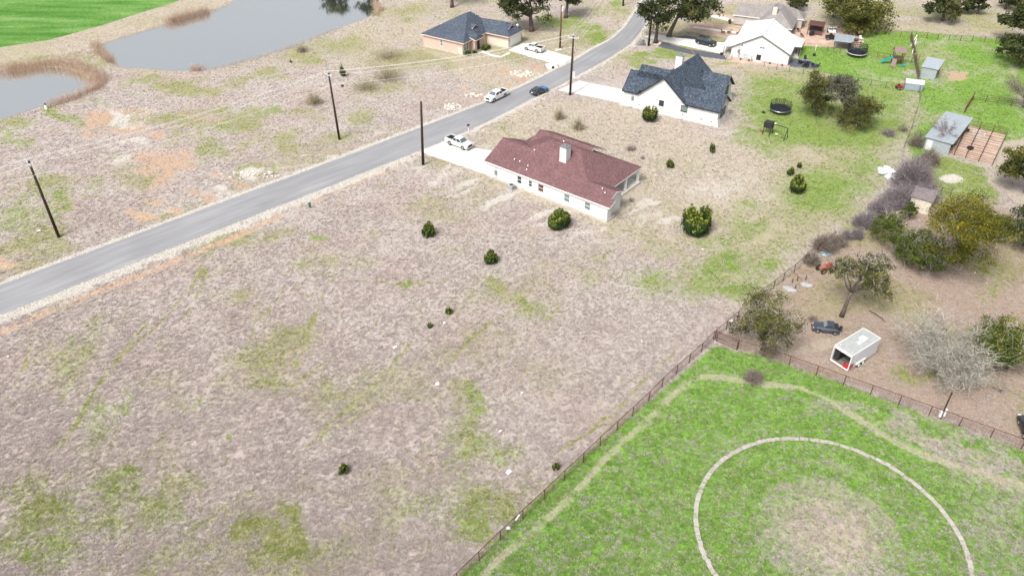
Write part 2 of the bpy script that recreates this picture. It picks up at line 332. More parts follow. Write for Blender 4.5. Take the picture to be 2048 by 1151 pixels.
def masks(X, Y):
    m = {}
    Z = np.zeros(X.shape)
    n1 = fnoise(X, Y, 9, 1); n2 = fnoise(X, Y, 2.2, 2); n3 = fnoise(X, Y, 22, 3)
    WX = X+5*(fnoise(X, Y, 4, 51)-.5)+9*(fnoise(X, Y, 12, 55)-.5); WY = Y+5*(fnoise(X, Y, 4, 52)-.5)+9*(fnoise(X, Y, 12, 56)-.5); brk = np.clip(.25+1.5*fnoise(X, Y, 2.6, 57), 0, 1.15)
    E = lambda *a: ell(WX, WY, *a)*brk
    EX = lambda *a: ell(X, Y, *a)
    P = lambda pts, s=1.0: sstep(-s, s, sdist(X, Y, W(pts)))
    padd = sstep(-.5, .5, sdist(X, Y, pdk)); yard = sstep(-1, 1, sdist(X, Y, yd))
    # ---- bright green
    g = padd*(.95-.25*n1)
    R = np.hypot(X-RING_C[0], Y-RING_C[1])/RING_R
    inr = 1-sstep(.93, 1.0, R)
    g = g*(1-inr)+inr*np.clip(.50+.30*sstep(.35, .8, R)-.32*(1-sstep(.15, .6, R))+.10*np.sin(R*30+3*n1)*(R > .45)+.5*(n1-.5), 0, 1)
    g = g*(1-.75*P([(1600,800),(1760,800),(1900,850),(2060,905),(2060,1000),(1900,930),(1760,860)], 1.5)*(n2 > .42)*.6)
    g = g*(1-.25*P([(1850,880),(2060,960),(2060,1160),(1960,1160),(1900,1000)], 3))
    meadow = P([(1470,125),(1620,140),(1842,175),(1815,300),(1790,340),(1700,440),(1600,520),(1490,600),(1380,560),(1420,470),(1530,400),(1560,330),(1490,290),(1480,240)], 7)
    mn = fnoise(X, Y, 11, 61)
    g = np.maximum(g, meadow*np.clip(1.9*mn-.45, .08, .75))
    east = P([(1560,95),(1730,60),(1820,62),(2000,78),(2150,85),(2150,350),(2000,340),(1985,330),(1880,302),(1840,360),(1815,290),(1838,190),(1600,135)], 2)
    g = np.maximum(g, east*np.clip(-.05+1.6*fnoise(X, Y, 9, 62), .15, .95))
    g = np.maximum(g, P([(1880,308),(1985,338),(2010,330),(1990,350),(2000,400),(1870,400),(1850,340)], 1.5)*.9)
    for a in [(1170,52,60,16,-25,.9),(1090,40,40,12,0,.8),(1640,225,90,26,0,.8),(1780,250,60,30,10,.8),(1660,110,60,16,10,.7),(1800,130,60,16,0,.8),(1330,108,75,14,12,.85),(1295,120,25,20,0,.8),(1450,130,90,8,12,.6),(1200,75,46,20,-25,.9),(1130,45,60,18,0,.8),(1120,55,80,16,-5,.7),(1190,92,60,9,-40,.85),(800,42,22,9,0,.7),(1240,10,50,16,-30,.75),(1550,215,70,22,0,.6),(1420,165,70,16,20,.55),(1500,205,50,14,20,.6),
              (830,575,28,14,20,.75),(640,478,40,10,-5,.6),(960,800,40,46,20,.62),(945,850,45,25,0,.6),(1010,880,60,40,0,.55),(170,680,34,26,0,.6),(110,745,20,30,0,.5),(225,840,48,22,-20,.8),(250,800,20,38,10,.6),(420,835,16,10,0,.8),(478,857,22,7,-25,.9),(475,912,18,7,-25,.9),(230,1000,95,80,-30,.72),(60,1080,110,90,0,.7),(180,960,60,30,-30,.6),(330,1060,60,60,0,.5),(130,400,50,50,20,.62),(60,390,60,30,30,.55),(30,440,60,60,0,.55),(230,370,40,30,0,.5),(110,800,30,26,0,.5),
              (440,255,50,16,-10,.6),(540,215,60,10,-5,.65),(400,300,40,34,-20,.5),(620,215,40,9,0,.5),(500,330,40,9,0,.5),(550,325,22,7,0,.6),(280,160,70,14,10,.55),(360,165,60,12,0,.5),(100,235,150,12,-13,.6),(30,275,60,26,-20,.6),(170,205,60,12,-15,.5),(200,130,40,12,20,.5),(60,110,110,8,-3,.5),(215,112,18,10,0,.5),
              (1040,600,60,30,20,.5),(1330,580,30,40,0,.5),(1180,560,50,20,0,.35),(700,150,60,5,0,.4),(1790,760,60,14,20,.6),(1980,560,60,60,0,.5),(1990,740,50,30,20,.45),(1850,770,90,16,20,.5),(1600,640,30,10,0,.4),(1520,270,60,22,0,.5),(1380,470,40,20,0,.5),(1440,560,70,40,10,.55),(1320,500,70,26,0,.4),(1230,520,60,20,0,.35),(1000,530,60,24,0,.35),(900,500,60,20,0,.35),(870,370,50,10,20,.4),(1090,410,40,10,10,.3),
              (1710,85,60,16,0,.6),(1570,110,40,9,10,.8),(1640,60,10,6,0,.6),(1700,470,20,14,0,.3),(1310,340,40,16,0,.35),(1010,262,50,7,-15,.5),(975,282,60,6,-15,.4),(610,1060,60,60,20,.3),(880,950,80,90,0,.42),(1060,960,60,50,0,.42),(960,1030,80,60,0,.5),(1000,1110,60,50,0,.6)]:
        g = np.maximum(g, E(*a[:5])*a[5])
    for a in [(110,1040,150,110,-30,.62),(330,990,110,90,-20,.42),(200,830,60,60,0,.5),(980,1040,150,110,-35,.62),(930,900,90,110,10,.5),(560,1080,120,70,0,.35),(1330,560,130,70,0,.6),(1480,540,120,70,10,.75),(1500,440,60,90,10,.55),(1370,330,70,30,10,.45),(1560,270,90,30,0,.6),(1640,400,60,60,0,.6),(1420,480,90,30,0,.45),(190,690,60,70,0,.45),(1320,108,95,18,12,.85),(1270,125,36,24,0,.7),(1000,590,90,40,20,.35),(1130,600,120,50,0,.3),(60,400,90,90,0,.4),(300,180,120,20,0,.35)]:
        g = np.maximum(g, EX(*a[:5])*a[5]*np.clip(2.1*fnoise(X, Y, 3.4, 77)-.35, 0, 1.15)*(1-padd))
    m['lush'] = np.clip(np.maximum(padd, .72*east)+.3*meadow, 0, 1)
    g = g*(.82+.18*sstep(0, .5, np.maximum(np.maximum(padd, east), meadow))); m['green'] = g
    # ---- olive / yellow-green
    o = meadow*np.clip(.75-.3*mn, 0, 1)+east*.25
    o = np.maximum(o, .72*sstep(150, 175, Y)*(fnoise(X, Y, 14, 63) > .0)*np.clip(2.2*fnoise(X, Y, 12, 64)-.6, 0, 1))
    o = np.maximum(o, np.clip(2.4*fnoise(X, Y, 8, 65)-1.0, 0, .75)*(1-padd)*(.45+.55*sstep(10, -35, X)+.3*sstep(0, 20, X)*(Y < 110)))
    for a in [(430,550,34,22,20,.9),(500,1060,90,60,20,.95),(560,1100,80,60,0,.9),(590,1020,50,30,-30,.8),(600,1080,40,60,0,.8),(430,1110,40,30,0,.5),(1030,580,50,26,30,.7),(1080,615,60,12,20,.7),(1340,570,24,30,20,.7),(1000,560,30,20,20,.8),(60,1000,100,100,-30,.55),(200,900,90,60,-40,.4),(90,700,60,40,0,.4),(940,830,60,90,10,.6),(1000,1000,110,60,-40,.55),(900,1050,100,80,-30,.55),
              (60,420,70,36,0,.5),(140,380,60,50,0,.6),(450,235,70,26,-10,.45),(400,300,50,40,-10,.5),(700,20,60,20,0,.4),(640,110,90,10,-15,.25),(880,30,110,22,0,.45),(1000,20,60,20,0,.4),(1780,580,80,40,0,.25),(1880,760,120,26,15,.6),(1440,520,120,70,10,.35),(1600,440,60,60,0,.4),(350,690,30,30,0,.4),(120,235,150,16,-13,.5),(1500,60,90,22,0,.3),(1900,60,150,30,0,.45),(1250,400,60,20,0,.2)]:
        o = np.maximum(o, E(*a[:5])*a[5])
    dpt = Z.copy()
    for pts, wd in TRACKS: dpt = np.maximum(dpt, (1-sstep(wd*.15, wd*1.0, seg_dist(WX*.12+X*.88, WY*.12+Y*.88, W(pts))+(n2-.5)*.35))*sstep(.22, .5, fnoise(X, Y, 5, 9))*.95)
    m['track'] = dpt
    m['olive'] = np.maximum(o, dpt)*(1-.9*padd)
    # ---- straw / tan lawn and worn dry grass
    s = P([(960,245),(1080,192),(1240,205),(1430,262),(1540,300),(1640,350),(1620,420),(1500,470),(1380,520),(1220,480),(1000,380),(840,335),(930,290)], 4)*.75
    s = np.maximum(s, P([(905,118),(960,100),(1010,118),(1120,150),(1090,160),(1010,185),(900,150)], 2)*.95)
    s = np.maximum(s, P([(845,92),(930,112),(1000,118),(1090,140),(1060,160),(960,140),(880,120),(820,98)], 2)*.9)
    s = np.maximum(s, P([(-20,62),(-20,130),(100,112),(200,95),(240,78),(420,28),(500,6),(560,-20),(430,-20),(350,5),(200,52)], 1.5)*.95)
    s = np.maximum(s, P([(1090,50),(1160,75),(1190,70),(1150,100),(1180,105),(1130,118),(1050,90)], 2)*.7)
    for a in [(1200,245,110,35,10,.8),(1480,200,40,24,0,.5),(1560,190,50,16,10,.5),(1700,130,80,10,5,.5),(1470,380,90,60,0,.6),(1300,440,90,26,0,.7),(640,190,90,30,0,.3),(900,200,70,40,0,.35),(1000,60,60,20,20,.4),(1850,550,120,50,0,.4),(1560,780,60,14,15,.5),(1990,280,60,30,0,.7),(1390,480,90,18,-5,.6),(1080,455,50,14,0,.6),(1700,700,90,40,20,.4),(1880,820,80,16,15,.5)]:
        s = np.maximum(s, E(*a[:5])*a[5])
    path = lambda pts, wd: 1-sstep(wd*.45, wd*1.1, seg_dist(X, Y, W(pts))+(n2-.5)*.7)
    s = np.maximum(s, .95*path([(960,1160),(1001,1114),(1056,1068),(1114,1019),(1166,968),(1205,922),(1242,888),(1273,860),(1315,821),(1345,790),(1384,762),(1410,751)], .8)*(.6+.6*n2))
    s = np.maximum(s, path([(1405,752),(1450,755),(1530,768),(1600,775),(1650,795),(1720,840),(1790,885),(1860,915),(1940,940),(2060,975)], .75))
    s = np.maximum(s, inr*np.clip(.62-.45*sstep(.1, .75, R)+.8*(n1-.5), 0, .8)); s = np.maximum(s, .75*sstep(150, 172, Y)*np.clip(1.9*fnoise(X, Y, 10, 68)-.35, 0, 1)); s = np.maximum(s, .4*np.clip(2.2*fnoise(X, Y, 9, 69)-.8, 0, 1)*sstep(95, 115, Y)); s = np.maximum(s, meadow*np.clip(1.25-1.5*mn, .1, .85)); s = np.maximum(s, padd*np.clip(2.4*fnoise(X, Y, 3.2, 66)-1.25, 0, .75)*(1-inr))
    m['straw'] = s
    # ---- white caliche: verges, building plots
    cross = seg_dist(X, Y, roadc)
    side_r = sdist(X, Y, rr+[(900, 900), (900, -300), (-300, -300)])
    dL, dR = seg_dist(X, Y, rl), seg_dist(X, Y, rr)
    near = sstep(60, 150, Y)
    wl = np.where(Y < 150, 1.0, .8); wr = np.where(Y < 125, 2.5, np.where(Y < 150, 1.3, .9))
    jag = (fnoise(X, Y, 1.8, 12)-.5)*1.6
    v = np.maximum((1-sstep(wl*.6, wl*1.25, dL+jag*.5))*(dL < dR), (1-sstep(wr*.45, wr*1.1, dR+jag))*(dR <= dL))
    for a in [(700,868/2,1,1,0,0),(520,340,34,12,-20,.9),(450,370,40,16,-25,.8),(560,325,60,8,-22,.5),(640,305,50,6,-20,.6),(230,235,40,16,-20,.75),(270,250,30,12,0,.7),(255,290,40,9,0,.8),(250,320,30,12,0,.6),(905,215,16,7,0,1),(945,190,22,5,-20,.7),(1030,150,28,6,-15,.6),(950,380,50,7,20,.95),(1010,402,60,8,22,.8),(1120,437,70,9,14,.7),(1200,470,60,9,5,.5),(890,343,60,8,20,.7),(850,330,36,12,0,.5),(1290,400,16,10,0,.9),(1330,445,30,9,10,.8),(1290,430,20,16,50,.6),(1440,375,110,34,10,.5),(1260,415,30,10,30,.6),(1040,265,34,8,-5,.6),(1000,300,30,10,20,.8),(1450,400,60,22,10,.5),(975,285,30,9,0,.5),(1910,80,60,7,10,.45),(1850,90,40,7,10,.4),(1700,620,110,24,-5,.25),(1850,250,1,1,0,0),(1780,340,24,10,0,.4)]:
        if a[5]: v = np.maximum(v, E(*a[:5])*a[5])
    for a in [(930,368,50,9,22,.75),(1000,398,70,9,22,.8),(1085,428,60,9,22,.75),(1180,462,60,9,10,.65),(1290,405,26,12,20,.8),(1340,440,40,10,10,.75),(1285,440,24,14,50,.6),(1440,372,100,26,10,.55),(1530,395,50,16,0,.45),(960,290,40,10,-10,.55),(905,345,50,8,22,.6),(1400,410,70,14,0,.5),(1180,215,50,6,10,.45),(1460,265,40,7,12,.5)]:
        v = np.maximum(v, EX(*a[:5])*a[5]*np.clip(.35+1.2*n2, 0, 1.1))
    v = np.maximum(v, EX(1903,357,27,11,0)*1.4)
    v = np.maximum(v, path([(-20,245),(60,222),(140,200),(200,180),(222,165)], .45)*.7)
    v = np.maximum(v, .38*path([(2000,345),(2000,370),(2035,392),(2080,410)], 2.0))
    m['white'] = np.clip(v, 0, 1)
    # ---- orange / rusty bare soil
    r = Z.copy()
    for a in [(200,245,34,22,-30,.95),(250,225,50,16,0,.6),(290,270,50,12,-10,.9),(370,228,30,6,-10,.8),(300,310,60,16,0,.6),(345,345,60,26,30,.75),(300,315,40,6,0,.8),(200,270,30,9,0,.6),(120,398,22,7,0,.7),(300,425,46,10,-25,1.2),(350,412,30,8,-25,1),(440,385,60,16,-22,.8),(520,345,40,10,-22,.5),(600,318,60,8,-20,.5),(50,510,60,14,-18,1),(110,495,40,8,-15,.6),
              (960,180,60,6,-22,.95),(1020,150,60,8,-20,.9),(1075,138,40,6,-10,.9),(1040,165,30,5,-22,.8),(930,195,30,5,-20,.7),(1125,112,30,8,10,.7),(1480,135,40,6,5,.8),(1550,143,40,5,10,.6),(1800,160,30,5,5,.7),(1890,150,22,14,-20,1.3),(900,290,1,1,0,0),(830,310,30,8,0,.4),(1170,240,60,10,0,.25),(1245,395,20,6,0,.3),(1640,470,1,1,0,0)]:
        if a[5]: r = np.maximum(r, E(*a[:5])*a[5])
    r = np.maximum(r, path([(-60,690),(60,640),(150,600),(250,560),(350,520),(450,480),(560,430)], 1.0)*.85*(.4+n1))
    r = np.maximum(r, .7*path([(600,415),(700,372),(800,330)], .8)*(.4+n1))
    for a in [(235,245,80,34,-15,.9),(330,325,90,40,15,.8),(330,415,110,18,-24,1.0),(60,512,80,14,-18,.95),(480,370,110,12,-22,.7),(170,260,40,20,0,.7),(420,240,50,8,-10,.6),(1000,160,80,10,-22,.8),(1075,140,40,7,-15,.8)]:
        r = np.maximum(r, EX(*a[:5])*a[5]*np.clip(2.4*fnoise(X, Y, 4.2, 78)-.5, 0, 1.2))
    m['orange'] = np.clip(r*(.45+.9*fnoise(X, Y, 1.6, 67)), 0, 1.1)
    # ---- leaf litter under the oaks and in the yard
    lt = yard*.85
    for a in [(1650,670,110,40,0,.8),(1860,780,120,40,10,.75),(1880,540,150,30,0,.9),(1700,610,60,30,0,.6),(1640,620,60,30,0,.6),(1740,545,60,30,0,.7),(1720,262,60,9,0,.6),(1063,66,30,9,0,.9),(1116,450,50,14,0,.6),(1400,472,50,14,0,.5),(1540,690,80,20,0,.5),(1950,540,90,30,0,.6),(1640,740,120,26,20,.4),(1310,82,40,7,0,.5)]:
        lt = np.maximum(lt, E(*a[:5])*a[5])
    m['litter'] = np.clip(lt, 0, 1)
    m['dirtroad'] = np.maximum(path([(2000,345),(2000,370),(2035,392),(2080,410)], 1.9), path([(2070,286),(2030,292),(2010,305),(2000,330),(2000,350)], 2.6))
    m['straw'] = np.maximum(m['straw'], m['dirtroad']); m['green'] = m['green']*(1-m['dirtroad'])
    tan = EX(1635,692,80,16,14)*1.3*brk
    m['straw'] = np.maximum(m['straw'], tan)
    # ---- mown golf fairway
    m['golf'] = P([(-400,170),(-20,98),(0,95),(100,80),(200,52),(300,20),(355,3),(420,-25),(-400,-25)], .6)
    # ---- terracotta bare yards and pens
    t = P([(1884,304),(1984,331),(2012,270),(1918,246)], .5)
    t = np.maximum(t, P([(1372,62),(1388,44),(1500,54),(1493,72),(1455,76)], .5))
    t = np.maximum(t, P([(1430,28),(1470,30),(1466,42),(1425,36)], .5)); t = np.maximum(t, P([(1590,60),(1606,44),(1640,46),(1722,66),(1728,84),(1716,97),(1605,92),(1590,80)], .5))
    t = np.maximum(t, P([(1452,117),(1470,112),(1580,130),(1580,136),(1455,124)], .3)*.8)
    m['terra'] = t
    # ---- dark grey gravel beds
    d = P([(1315,93.5),(1326,84),(1376,98),(1449,109),(1453,120),(1400,113)], .25); d = np.maximum(d, P([(1345,75),(1372,71),(1425,79),(1388,80.5)], .25))
    d = np.maximum(d, P([(1268,91),(1279,79),(1290,80),(1292,92)], .25)); d = np.maximum(d, P([(1574,132),(1582,118),(1606,118),(1642,130),(1632,139)], .25))
    m['gravel'] = d
    m['cross'] = cross
    return m

# height field
def height(X, Y):
    h = .10*(fnoise(X, Y, 14, 21)-.5)+.05*(fnoise(X, Y, 2.0, 22)-.5)
    da, db = sdist(X, Y, pa), sdist(X, Y, pb)
    for d in (da, db): h = h*(1-sstep(-2.5, -.2, d))-1.6*sstep(-.9, 2.6, d)
    dr = np.minimum(seg_dist(X, Y, rl), seg_dist(X, Y, rr)); ins = inside(X, Y, rl+rr[::-1])
    h = np.where(ins, -.02, h*sstep(0, 2, dr)-.22*np.exp(-((dr-3.4)/1.1)**2)*(Y < 135)*(fnoise(X, Y, 10, 30) > .35))
    return h
def axis(a, b, step, far, n):
    mid = np.arange(a, b+step, step); g = np.geomspace(1, 1+far, n)-1
    return np.concatenate([(a-g[1:])[::-1], mid, (mid[-1]+g[1:])])
gx = axis(-150, 165, .42, 2500, 22); gy = axis(36, 228, .42, 2600, 22)
X, Y = np.meshgrid(gx, gy); nx, ny = len(gx), len(gy)
Mk = masks(X, Y)
Hh = height(X, Y)
me = bpy.data.meshes.new('ground')
co = np.stack([X, Y, Hh], -1).reshape(-1, 3).astype(np.float32)
ii = np.arange((ny-1)*(nx-1)); r_, c_ = ii//(nx-1), ii % (nx-1); v0 = r_*nx+c_
fc = np.stack([v0, v0+1, v0+nx+1, v0+nx], 1).astype(np.int32)
me.vertices.add(len(co)); me.loops.add(fc.size); me.polygons.add(len(fc))
me.vertices.foreach_set('co', co.ravel()); me.loops.foreach_set('vertex_index', fc.ravel())
me.polygons.foreach_set('loop_start', np.arange(0, fc.size, 4, dtype=np.int32)); me.polygons.foreach_set('loop_total', np.full(len(fc), 4, np.int32))
me.update(calc_edges=True); me.polygons.foreach_set('use_smooth', [True]*len(fc))
for k in ('lush', 'green', 'olive', 'straw', 'white', 'orange', 'litter', 'golf', 'terra', 'gravel', 'track'):
    a = me.attributes.new(k, 'FLOAT', 'POINT'); a.data.foreach_set('value', Mk[k].ravel().astype(np.float32))
ground = mesh_obj('ground', me); ground['kind'] = 'structure'

gm = bpy.data.materials.new('ground_cover'); gm.use_nodes = True; N = gm.node_tree.nodes; L = gm.node_tree.links; B = N['Principled BSDF']
B.inputs['Roughness'].default_value = .95; B.inputs['Specular IOR Level'].default_value = .1
tc = N.new('ShaderNodeTexCoord'); P_ = tc.outputs['Object']
def noise(scale, detail=5, rough=.55, dist=0, sx=None):
    n = N.new('ShaderNodeTexNoise'); n.inputs['Scale'].default_value = scale; n.inputs['Detail'].default_value = detail; n.inputs['Roughness'].default_value = rough; n.inputs['Distortion'].default_value = dist
    if sx:
        mp = N.new('ShaderNodeMapping'); mp.inputs['Scale'].default_value = sx; mp.inputs['Rotation'].default_value = (0, 0, .6); L.new(P_, mp.inputs[0]); L.new(mp.outputs[0], n.inputs['Vector'])
    else: L.new(P_, n.inputs['Vector'])
    return n.outputs[0]
def ramp(f, cols):
    r = N.new('ShaderNodeValToRGB'); L.new(f, r.inputs[0]); e = r.color_ramp.elements
    e[0].position = cols[0][0]; e[0].color = (*cols[0][1], 1); e[1].position = cols[-1][0]; e[1].color = (*cols[-1][1], 1)
    for p, c in cols[1:-1]: k = e.new(p); k.color = (*c, 1)
    return r.outputs[0]
def math_(op, a, b=None, c=None, clamp=False):
    m = N.new('ShaderNodeMath'); m.operation = op; m.use_clamp = clamp
    for i, x in enumerate((a, b, c)):
        if x is None: continue
        if isinstance(x, (int, float)): m.inputs[i].default_value = x
        else: L.new(x, m.inputs[i])
    return m.outputs[0]
def mixc(f, a, b, blend='MIX'):
    m = N.new('ShaderNodeMix'); m.data_type = 'RGBA'; m.blend_type = blend; m.clamp_factor = True
    if isinstance(f, (int, float)): m.inputs[0].default_value = f
    else: L.new(f, m.inputs[0])
    L.new(a, m.inputs[6]); L.new(b, m.inputs[7]); return m.outputs[2]
def att(n):
    a = N.new('ShaderNodeAttribute'); a.attribute_name = n; return a.outputs['Fac']
nf = noise(3.2, 6, .65); nm = noise(.55, 6, .6); nff = noise(9, 4, .7); nl = noise(.09, 4, .55); nst = noise(1.0, 6, .7, .4, (2.2, .7, 1))
def mask(name, n, amp=1.1, lo=.42, hi=.62):
    """where a cover grows: the surveyed patch broken up by noise at clump scale"""
    x = math_('ADD', att(name), math_('MULTIPLY', math_('SUBTRACT', n, .5), amp))
    m = N.new('ShaderNodeMapRange'); m.interpolation_type = 'SMOOTHSTEP'; L.new(x, m.inputs[0]); m.inputs['From Min'].default_value = lo; m.inputs['From Max'].default_value = hi
    return m.outputs[0]
base = ramp(nst, [(.30, (.25,.24,.165)), (.42, (.355,.318,.285)), (.55, (.40,.352,.333)), (.70, (.445,.392,.378))])
base = mixc(math_('MULTIPLY', math_('SUBTRACT', nl, .42, None, True), 2.2, None, True), base, ramp(nf, [(.3, (.26,.19,.165)), (.7, (.43,.33,.29))]))
straw = ramp(nst, [(.28, (.24,.195,.15)), (.45, (.355,.305,.24)), (.72, (.46,.41,.34))])
olive = ramp(nf, [(.28, (.13,.145,.04)), (.5, (.235,.24,.085)), (.72, (.35,.33,.18))])
green = mixc(att('lush'), ramp(nf, [(.30, (.09,.14,.022)), (.5, (.18,.25,.055)), (.74, (.32,.33,.14))]), ramp(nf, [(.30, (.07,.165,.018)), (.46, (.13,.275,.035)), (.60, (.19,.33,.06)), (.74, (.34,.36,.15))]))
white = ramp(nff, [(.28, (.25,.225,.19)), (.44, (.42,.39,.35)), (.7, (.54,.515,.475))])
orange = ramp(nf, [(.28, (.20,.10,.06)), (.5, (.41,.285,.20)), (.7, (.50,.42,.34))])
litter = ramp(nff, [(.28, (.12,.08,.055)), (.47, (.27,.20,.155)), (.7, (.42,.33,.27))])
terra = ramp(nm, [(.3, (.36,.25,.19)), (.5, (.45,.33,.26)), (.7, (.52,.41,.33))])
gravel = ramp(nff, [(.3, (.05,.055,.07)), (.6, (.12,.13,.15)), (.75, (.22,.23,.25))])
gs = noise(.05, 3, .5, 0, (1, 5, 1)); golf = ramp(math_('ADD', math_('MULTIPLY', gs, .55), math_('MULTIPLY', nst, .45)), [(.40, (.055,.155,.022)), (.5, (.095,.215,.045)), (.58, (.15,.27,.075)), (.66, (.27,.31,.14))])
c = base
c = mixc(math_('MULTIPLY', mask('straw', nm, 1.3, .22, .80), .92), c, straw)
c = mixc(math_('MULTIPLY', mask('litter', nm, 1.4, .25, .85), .9), c, litter)
c = mixc(math_('MULTIPLY', mask('olive', nf, 1.3, .15, .95), .9), c, olive)
c = mixc(mask('green', math_('ADD', math_('MULTIPLY', nf, .6), math_('MULTIPLY', nm, .4)), 2.2, .18, .80), c, green)
c = mixc(math_('MULTIPLY', mask('straw', nm, .9, .62, .95), .65), c, straw)
n2m = math_('ADD', math_('MULTIPLY', nf, .5), math_('MULTIPLY', nm, .5))
c = mixc(math_('MULTIPLY', mask('orange', n2m, 1.8, .25, .75), .9), c, orange)
c = mixc(mask('white', n2m, 1.8, .30, .80), c, white)
c = mixc(mask('gravel', nm, .1), c, gravel)
c = mixc(mask('terra', nm, .1), c, terra)
c = mixc(mask('golf', nf, .15), c, golf)
spk = ramp(noise(16, 2, .5), [(.30, (.72,.72,.72)), (.42, (1,1,1)), (.66, (1.0,1.0,1.0)), (.74, (1.22,1.22,1.22))])
c = mixc(1.0, c, spk, 'MULTIPLY')
L.new(c, B.inputs['Base Color'])
bp = N.new('ShaderNodeBump'); bp.inputs['Strength'].default_value = .8; bp.inputs['Distance'].default_value = .12
L.new(math_('ADD', nf, math_('MULTIPLY', nff, .5)), bp.inputs['Height']); L.new(bp.outputs[0], B.inputs['Normal'])
me.materials.append(gm)

# ================================================================ ROAD
def densify(p, step=3):
    out = []
    for a, b in zip(p, p[1:]):
        n = max(1, int(math.dist(a, b)/step)); out += [(a[0]+(b[0]-a[0])*k/n, a[1]+(b[1]-a[1])*k/n) for k in range(n)]
    return out+[p[-1]]
def resample(p, n):
    p = densify(p, .5); d = [0]
    for a, b in zip(p, p[1:]): d.append(d[-1]+math.dist(a, b))
    return [(float(np.interp(t, d, [q[0] for q in p])), float(np.interp(t, d, [q[1] for q in p]))) for t in np.linspace(0, d[-1], n)]
def smooth(p, k=3):
    for _ in range(k): p = [p[0]]+[((a[0]+2*b[0]+c_[0])/4, (a[1]+2*b[1]+c_[1])/4) for a, b, c_ in zip(p, p[1:], p[2:])]+[p[-1]]
    return p
NR = 260; A_, B_ = smooth(resample(rl, NR), 6), smooth(resample(rr, NR), 6); NC = 13
vs = []; acr = []
for i in range(NR):
    j1, j2 = (random.random()-.5)*.16, (random.random()-.5)*.16
    for k in range(NC):
        t = k/(NC-1); jj = j1 if k == 0 else j2 if k == NC-1 else 0
        x = A_[i][0]+(B_[i][0]-A_[i][0])*t; y = A_[i][1]+(B_[i][1]-A_[i][1])*t
        vs.append((x+jj*.3, y+jj, .035+.06*(1-(2*t-1)**2) if 0 < k < NC-1 else .01)); acr.append(t)
fs = [[i*NC+k, i*NC+k+1, (i+1)*NC+k+1, (i+1)*NC+k] for i in range(NR-1) for k in range(NC-1)]
me = bpy.data.meshes.new('road'); me.from_pydata(vs, [], [f[::-1] for f in fs]); me.polygons.foreach_set('use_smooth', [True]*len(fs))
a = me.attributes.new('across', 'FLOAT', 'POINT'); a.data.foreach_set('value', acr)
a = me.attributes.new('along', 'FLOAT', 'POINT'); a.data.foreach_set('value', [i*math.dist(A_[0], A_[-1])/NR for i in range(NR) for k in range(NC)])
road = mesh_obj('road', me); road['kind'] = 'structure'
rm = bpy.data.materials.new('chip_seal'); rm.use_nodes = True; N = rm.node_tree.nodes; L = rm.node_tree.links; B = N['Principled BSDF']; B.inputs['Roughness'].default_value = .8
tc = N.new('ShaderNodeTexCoord'); P_ = tc.outputs['Object']
ac = att('across'); wheel = math_('ABSOLUTE', math_('SUBTRACT', math_('ABSOLUTE', math_('SUBTRACT', ac, .5)), .27))
wr_ = math_('SUBTRACT', 1, math_('MULTIPLY', wheel, 9), None, True)
cx_ = N.new('ShaderNodeCombineXYZ'); L.new(math_('MULTIPLY', ac, 9), cx_.inputs[0]); L.new(math_('MULTIPLY', att('along'), .11), cx_.inputs[1])
ns = N.new('ShaderNodeTexNoise'); ns.inputs['Scale'].default_value = 1; ns.inputs['Detail'].default_value = 6; L.new(cx_.outputs[0], ns.inputs['Vector'])
nb = noise(.12, 3, .5); ng = noise(14, 3, .6)
val = math_('ADD', math_('ADD', math_('MULTIPLY', ns.outputs[0], .55), math_('MULTIPLY', nb, .35)), math_('MULTIPLY', ng, .22))
val = math_('ADD', val, math_('MULTIPLY', wr_, math_('MULTIPLY', nb, .12)))
L.new(ramp(val, [(.36, (.18,.18,.19)), (.56, (.225,.225,.235)), (.78, (.29,.29,.295))]), B.inputs['Base Color'])
me.materials.append(rm)

# ================================================================ PONDS
wm = bpy.data.materials.new('pond_water'); wm.use_nodes = True; N = wm.node_tree.nodes; L = wm.node_tree.links; B = N['Principled BSDF']
B.inputs['Base Color'].default_value = (.10, .115, .105, 1); B.inputs['Roughness'].default_value = .1
gl = N.new('ShaderNodeBsdfGlossy'); gl.inputs['Color'].default_value = (.97, .96, .94, 1); gl.inputs['Roughness'].default_value = .06; mxw = N.new('ShaderNodeMixShader'); mxw.inputs[0].default_value = .78
L.new(B.outputs[0], mxw.inputs[1]); L.new(gl.outputs[0], mxw.inputs[2]); L.new(mxw.outputs[0], N['Material Output'].inputs[0])
tc = N.new('ShaderNodeTexCoord'); P_ = tc.outputs['Object']
bp = N.new('ShaderNodeBump'); bp.inputs['Strength'].default_value = .12; bp.inputs['Distance'].default_value = .03; L.new(noise(1.6, 3, .6, 0, (1, 3, 1)), bp.inputs['Height']); L.new(bp.outputs[0], B.inputs['Normal']); L.new(bp.outputs[0], gl.inputs['Normal'])
for nm_, pts in (('pond_water', POND_A), ('pond_water', POND_B)):
    ctr = np.mean(np.array(W(pts, -.25)), 0); q = [(ctr[0]+(x-ctr[0])*1.03, ctr[1]+(y-ctr[1])*1.05, -.30) for x, y in W(pts, -.25)]
    mb = MB(); mb.poly(q); o = mb.build(nm_, wm); o['kind'] = 'structure'

